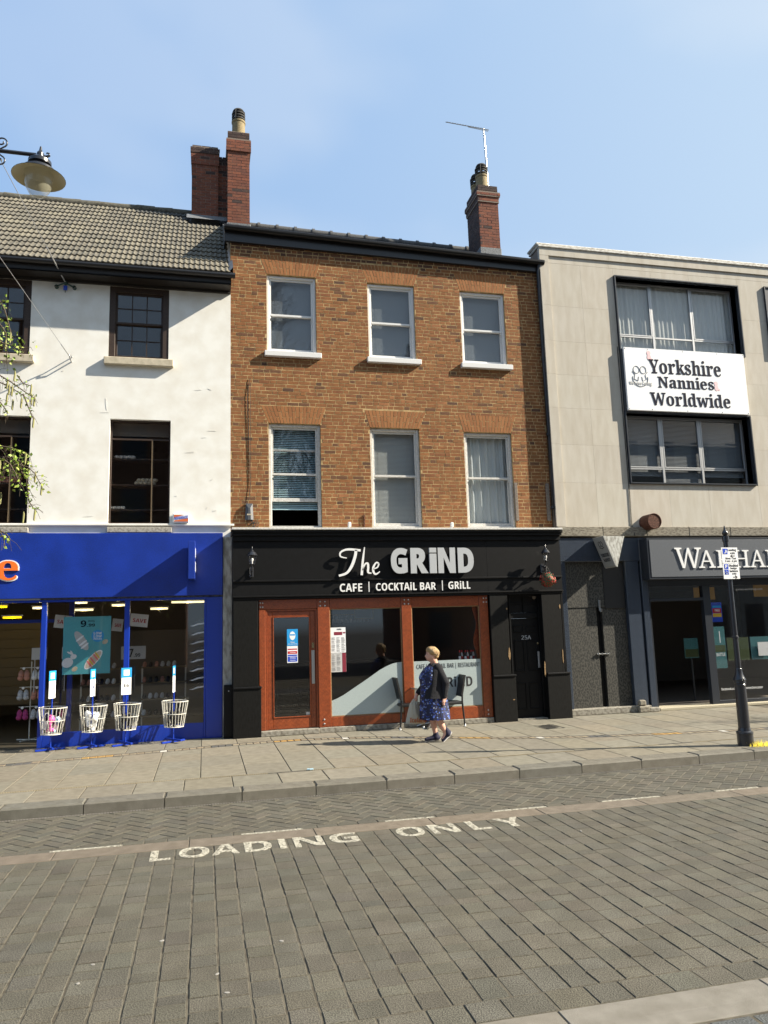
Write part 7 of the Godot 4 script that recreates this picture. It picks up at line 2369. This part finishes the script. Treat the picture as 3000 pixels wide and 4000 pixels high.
	part(B, "bag", bg, M.canvas_bag)
	words(B, "lettering", "Iceland", sansb, [-0.135, 0.305, 0.15, 0.385], 0.085, 0.004, M.bag_print, Basis(Vector3.BACK, -0.06))

const TWIGS := [
	[Vector3(-1.769, 4.063, 9.90), Vector3(-1.725, 3.961, 9.90), Vector3(-1.697, 3.910, 9.90), Vector3(-1.674, 3.836, 9.90), Vector3(-1.658, 3.770, 9.90), Vector3(-1.642, 3.689, 9.90)],
	[Vector3(-1.747, 3.903, 9.96), Vector3(-1.703, 3.787, 9.96), Vector3(-1.669, 3.738, 9.96), Vector3(-1.658, 3.628, 9.96), Vector3(-1.654, 3.541, 9.96)],
	[Vector3(-1.724, 3.732, 10.02), Vector3(-1.670, 3.648, 10.02), Vector3(-1.619, 3.637, 10.02), Vector3(-1.587, 3.631, 10.02), Vector3(-1.561, 3.622, 10.02), Vector3(-1.513, 3.632, 10.02)],
	[Vector3(-1.698, 3.467, 10.08), Vector3(-1.659, 3.427, 10.08), Vector3(-1.595, 3.388, 10.08), Vector3(-1.531, 3.341, 10.08), Vector3(-1.485, 3.308, 10.08), Vector3(-1.473, 3.301, 10.08)],
	[Vector3(-1.743, 3.484, 9.90), Vector3(-1.703, 3.442, 9.90), Vector3(-1.643, 3.416, 9.90), Vector3(-1.603, 3.388, 9.90), Vector3(-1.563, 3.361, 9.90), Vector3(-1.541, 3.303, 9.90)],
	[Vector3(-1.593, 3.471, 9.96), Vector3(-1.559, 3.422, 9.96), Vector3(-1.514, 3.409, 9.96)],
	[Vector3(-1.543, 3.338, 10.02), Vector3(-1.515, 3.268, 10.02), Vector3(-1.498, 3.226, 10.02), Vector3(-1.480, 3.184, 10.02)],
	[Vector3(-1.691, 3.313, 10.08), Vector3(-1.652, 3.266, 10.08), Vector3(-1.626, 3.232, 10.08), Vector3(-1.606, 3.198, 10.08)],
	[Vector3(-1.723, 3.031, 9.90), Vector3(-1.686, 3.045, 9.90), Vector3(-1.634, 3.040, 9.90), Vector3(-1.595, 3.024, 9.90), Vector3(-1.556, 3.005, 9.90), Vector3(-1.510, 2.992, 9.90)],
	[Vector3(-1.703, 2.898, 9.96), Vector3(-1.667, 2.948, 9.96), Vector3(-1.630, 2.970, 9.96), Vector3(-1.591, 2.943, 9.96), Vector3(-1.551, 2.887, 9.96), Vector3(-1.517, 2.832, 9.96), Vector3(-1.512, 2.776, 9.96)],
	[Vector3(-1.684, 2.817, 10.02), Vector3(-1.648, 2.845, 10.02), Vector3(-1.613, 2.887, 10.02), Vector3(-1.558, 2.909, 10.02), Vector3(-1.501, 2.896, 10.02), Vector3(-1.462, 2.859, 10.02), Vector3(-1.435, 2.807, 10.02), Vector3(-1.420, 2.787, 10.02)],
	[Vector3(-1.625, 2.929, 10.08), Vector3(-1.581, 2.895, 10.08), Vector3(-1.548, 2.835, 10.08), Vector3(-1.527, 2.781, 10.08), Vector3(-1.515, 2.767, 10.08)],
	[Vector3(-1.529, 2.815, 9.90), Vector3(-1.518, 2.759, 9.90), Vector3(-1.512, 2.710, 9.90), Vector3(-1.485, 2.668, 9.90), Vector3(-1.469, 2.657, 9.90)],
	[Vector3(-1.605, 2.970, 9.96), Vector3(-1.560, 2.943, 9.96), Vector3(-1.533, 2.902, 9.96), Vector3(-1.510, 2.881, 9.96)],
	[Vector3(-1.659, 2.526, 10.02), Vector3(-1.634, 2.513, 10.02), Vector3(-1.614, 2.479, 10.02), Vector3(-1.603, 2.419, 10.02)],
	[Vector3(-1.620, 2.511, 10.08), Vector3(-1.583, 2.488, 10.08), Vector3(-1.563, 2.458, 10.08)],
]
const CATKINS := [Vector3(-1.656, 3.650, 10.00), Vector3(-1.636, 3.405, 10.00), Vector3(-1.625, 3.370, 10.00), Vector3(-1.609, 3.363, 10.00), Vector3(-1.635, 3.312, 10.00), Vector3(-1.602, 3.278, 10.00), Vector3(-1.555, 3.291, 10.00), Vector3(-1.504, 3.375, 10.00), Vector3(-1.499, 3.314, 10.00), Vector3(-1.484, 3.304, 10.00), Vector3(-1.484, 3.172, 10.00), Vector3(-1.598, 3.454, 10.00), Vector3(-1.462, 2.842, 10.00), Vector3(-1.425, 2.766, 10.00), Vector3(-1.457, 2.614, 10.00), Vector3(-1.517, 2.600, 10.00), Vector3(-1.519, 2.953, 10.00), Vector3(-1.632, 3.695, 10.00), Vector3(-1.656, 2.904, 10.00), Vector3(-1.644, 2.712, 10.00)]
func leafy(g: Geo, c: Vector3, r: float) -> void:
	var a := Vector3(rng.randfn(), rng.randfn() - 0.4, rng.randfn()).normalized()
	var b := a.cross(Vector3(rng.randfn(), rng.randfn(), rng.randfn())).normalized()
	var n := a.cross(b)
	g.col = [Color(0.20, 0.30, 0.035), Color(0.26, 0.36, 0.05), Color(0.15, 0.24, 0.03), Color(0.32, 0.38, 0.07)][rng.randi() % 4]
	g.quad(c, c + a * r * 0.5 + b * r * 0.42 + n * r * 0.1, c + a * r * 1.25, c + a * r * 0.5, n)
	g.quad(c, c + a * r * 0.5 - b * r * 0.42 + n * r * 0.1, c + a * r * 1.25, c + a * r * 0.5, n)

func birch() -> void:
	var t := thing("birch_tree", "young birch with fresh green leaves and catkins hanging into the left edge", "tree", Vector3(-3.7, -0.12, 10.3))
	var at := -t.position
	var tr := Geo.new()
	tr.tube(PackedVector3Array([t.position, Vector3(-3.68, 1.5, 10.3), Vector3(-3.6, 3.2, 10.25), Vector3(-3.55, 5.2, 10.2), Vector3(-3.5, 7.0, 10.2)]), [0.13, 0.11, 0.085, 0.05, 0.015], 12)
	part(t, "trunk", tr, M.bark, at)
	var br := Geo.new()
	var hang := []
	for s in TWIGS.size():
		var q := PackedVector3Array(TWIGS[s])
		var root := Vector3(-3.57, q[0].y + 0.9 + 0.15 * (s % 3), 10.24)
		if s in [5, 6, 11, 12, 13, 15]: root = q[0]
		else:
			var way := PackedVector3Array([root, root.lerp(q[0], 0.25) + Vector3(0, 0.22, 0.05), root.lerp(q[0], 0.55) + Vector3(0, 0.28, -0.04), root.lerp(q[0], 0.82) + Vector3(0, 0.15, 0.03), q[0]])
			br.tube(way, [0.013, 0.010, 0.008, 0.006, 0.0045], 5)
			hang.append(way)
		var rd := []
		for i in q.size(): rd.append(lerpf(0.0045, 0.0016, float(i) / q.size()))
		br.tube(q, rd, 4)
		# side shoots
		for i in q.size() - 1:
			for k in 3:
				var a := q[i].lerp(q[i + 1], rng.randf())
				if a.x < -1.75: continue
				var e := a + Vector3(rnd(-0.02, 0.06), rnd(-0.09, 0.02), rnd(-0.05, 0.05))
				br.tube(PackedVector3Array([a, a.lerp(e, 0.5) + Vector3(0, 0.01, 0), e]), 0.0012, 3)
	# the rest of the crown beyond the picture
	for i in 70:
		var a := Vector3(-3.56, rnd(2.6, 6.6), 10.24)
		var an := rnd(0, TAU)
		var l := rnd(0.5, 1.3)
		var e := a + Vector3(cos(an) * l, rnd(0.1, 0.5), sin(an) * l)
		if e.x > -2.1: continue
		br.tube(PackedVector3Array([a, a.lerp(e, 0.5) + Vector3(0, 0.15, 0), e, e + Vector3(cos(an) * 0.15, -0.5, sin(an) * 0.15)]), [0.014, 0.009, 0.005, 0.002], 4)
	part(t, "branch", br, M.bark, at)
	var lf := Geo.new()
	for s in TWIGS.size():
		var q: Array = TWIGS[s]
		var many := 11 if s < 3 else (4 if s < 8 else (9 if s < 14 else 4))
		for i in q.size() - 1:
			for k in many:
				var c: Vector3 = q[i].lerp(q[i + 1], rng.randf()) + Vector3(rnd(-0.05, 0.05), rnd(-0.05, 0.04), rnd(-0.06, 0.06)) * (1.0 if s < 3 or s in [9, 10, 11, 13] else 0.35)
				leafy(lf, c, rnd(0.011, 0.022))
	for way in hang:
		for k in 70:
			var i := rng.randi() % 4
			leafy(lf, way[i].lerp(way[i + 1], rng.randf()) + Vector3(rnd(-0.08, 0.08), rnd(-0.22, 0.04), rnd(-0.1, 0.1)), rnd(0.014, 0.024))
	for i in 2600:
		var d := Vector3(rng.randfn(), rng.randfn() * 1.3, rng.randfn()).normalized() * pow(rng.randf(), 0.4)
		var c := Vector3(-3.56, 4.5, 10.24) + d * Vector3(1.3, 2.2, 1.3)
		if c.x < -2.2: leafy(lf, c, rnd(0.015, 0.028))
	part(t, "foliage", lf, M.leaf, at)
	for c in CATKINS:
		var g := Geo.new()
		g.tube(PackedVector3Array([c + Vector3(0, 0.033, 0), c + Vector3(0.001, 0.02, 0), c, c + Vector3(-0.002, -0.03, 0), c + Vector3(0, -0.038, 0)]), [0.002, 0.0055, 0.006, 0.0055, 0.001], 6)
		part(t, "catkin", g, M.catkin, at)

func bare_tree(at: Vector3, hgt: float, label: String) -> void:
	var t := thing("bare_tree", label, "tree", at, "bare trees across the street")
	var g := Geo.new()
	g.tube(PackedVector3Array([Vector3.ZERO, Vector3(0.1, hgt * 0.3, 0), Vector3(0, hgt * 0.6, 0.1), Vector3(0.1, hgt, 0)]), [0.4, 0.3, 0.18, 0.02], 10)
	part(t, "trunk", g, M.winter_bark)
	var b := Geo.new()
	for i in 120:
		var y := hgt * rnd(0.18, 0.92)
		var a := rnd(0, TAU)
		var l := (hgt - y) * rnd(0.25, 0.5) + 1.0
		var o := Vector3(cos(a), 0, sin(a))
		var p0 := Vector3(0, y, 0)
		var p1 := p0 + o * l * 0.35 + Vector3(0, l * 0.5, 0)
		var p2 := p0 + o * l * 0.55 + Vector3(0, l * 1.1, 0)
		b.tube(PackedVector3Array([p0, p1, p2]), [0.09, 0.05, 0.015], 4)
		for k in 7:
			var q := p0.lerp(p1, rnd(0.3, 1.0)) if k % 2 else p1.lerp(p2, rng.randf())
			var e := q + (o + Vector3(rng.randfn(), 1.6, rng.randfn()) * 0.5).normalized() * rnd(0.8, 1.8)
			b.tube(PackedVector3Array([q, q.lerp(e, 0.5) + Vector3(rnd(-0.1, 0.1), 0.05, rnd(-0.1, 0.1)), e]), [0.025, 0.016, 0.006], 3)
	part(t, "branch", b, M.winter_bark)

# the far side of the street behind the camera, which the panes mirror
func opposite() -> void:
	for q in [[-20.0, -11.0, 14.5, "far_render", "pale rendered building across the street, mirrored in the panes"], [-10.9, -1.5, 15.5, "far_brick", "brick building with chimneys across the street, mirrored in the panes"], [11.0, 24.0, 15.0, "far_brick", "tall brick building across the street, mirrored in the middle panes"], [24.2, 52.0, 13.0, "far_render", "long pale building across the street, mirrored in the grey shop's glass"]]:
		var b := thing("opposite_building", q[4], "building", Vector3(q[0], -0.12, 27.0))
		var w: float = q[1] - q[0]
		part(b, "wall", box(0, 0, 0, w, q[2], 8.0), M[q[3]])
		var r := Geo.new()
		r.prism(PackedVector2Array([Vector2(-0.3, 0), Vector2(8.3, 0), Vector2(4.0, 3.0)]), w, Transform3D(Basis(Vector3(0, 0, 1), Vector3.UP, Vector3(-1, 0, 0)), Vector3(w, q[2] + 0.002, 0)))
		part(b, "roof", r, M.slate)
		for k in 2:
			var x := 0.5 + k * (w - 2.0)
			part(b, "chimney", box(x, q[2] - 0.5, 0.6, x + 1.1, q[2] + 3.6, 1.7), M.far_brick)
			for e in 2: part(b, "chimney_pot", box(x + 0.15 + e * 0.5, q[2] + 3.602, 0.95, x + 0.42 + e * 0.5, q[2] + 4.3, 1.25), M.pot_clay)
		for f in 4:
			for c in int(w / 2.6):
				var x := 0.8 + c * 2.6
				var y := 0.5 + f * 3.5
				part(b, "window", box(x, y + 0.3, -0.03, x + 1.3, y + 2.3, -0.002), M.far_glass)
	# young street tree beyond the right edge, whose thin crown shades the pavement before the grey shop
	var t := thing("street_tree", "young street tree beyond the right edge, shading the pavement", "tree", Vector3(16.6, 0.0, 4.7))
	var tr := Geo.new()
	tr.tube(PackedVector3Array([Vector3.ZERO, Vector3(0.03, 2.4, 0), Vector3(-0.05, 5.4, 0.05)]), [0.09, 0.06, 0.015], 8)
	part(t, "trunk", tr, M.bark)
	var br := Geo.new()
	var lf := Geo.new()
	for i in 46:
		var y := rnd(2.4, 5.2)
		var an := rnd(0, TAU)
		var l := rnd(0.5, 1.25)
		var e := Vector3(cos(an) * l, y + rnd(0.3, 0.8), sin(an) * l * 0.8)
		br.tube(PackedVector3Array([Vector3(0, y, 0), Vector3(cos(an) * l * 0.5, y + 0.3, sin(an) * l * 0.4), e]), [0.02, 0.012, 0.004], 4)
		for k in 34: leafy(lf, Vector3(0, y, 0).lerp(e, rnd(0.4, 1.1)) + Vector3(rng.randfn(), rng.randfn(), rng.randfn()) * 0.14, rnd(0.03, 0.05))
	part(t, "branch", br, M.bark)
	part(t, "foliage", lf, M.leaf)
	bare_tree(Vector3(2.2, -0.12, 25.0), 21.0, "tall bare tree across the street, mirrored in the top left sash window")
	bare_tree(Vector3(6.2, -0.12, 29.0), 17.0, "lower bare tree across the street behind the tall one")
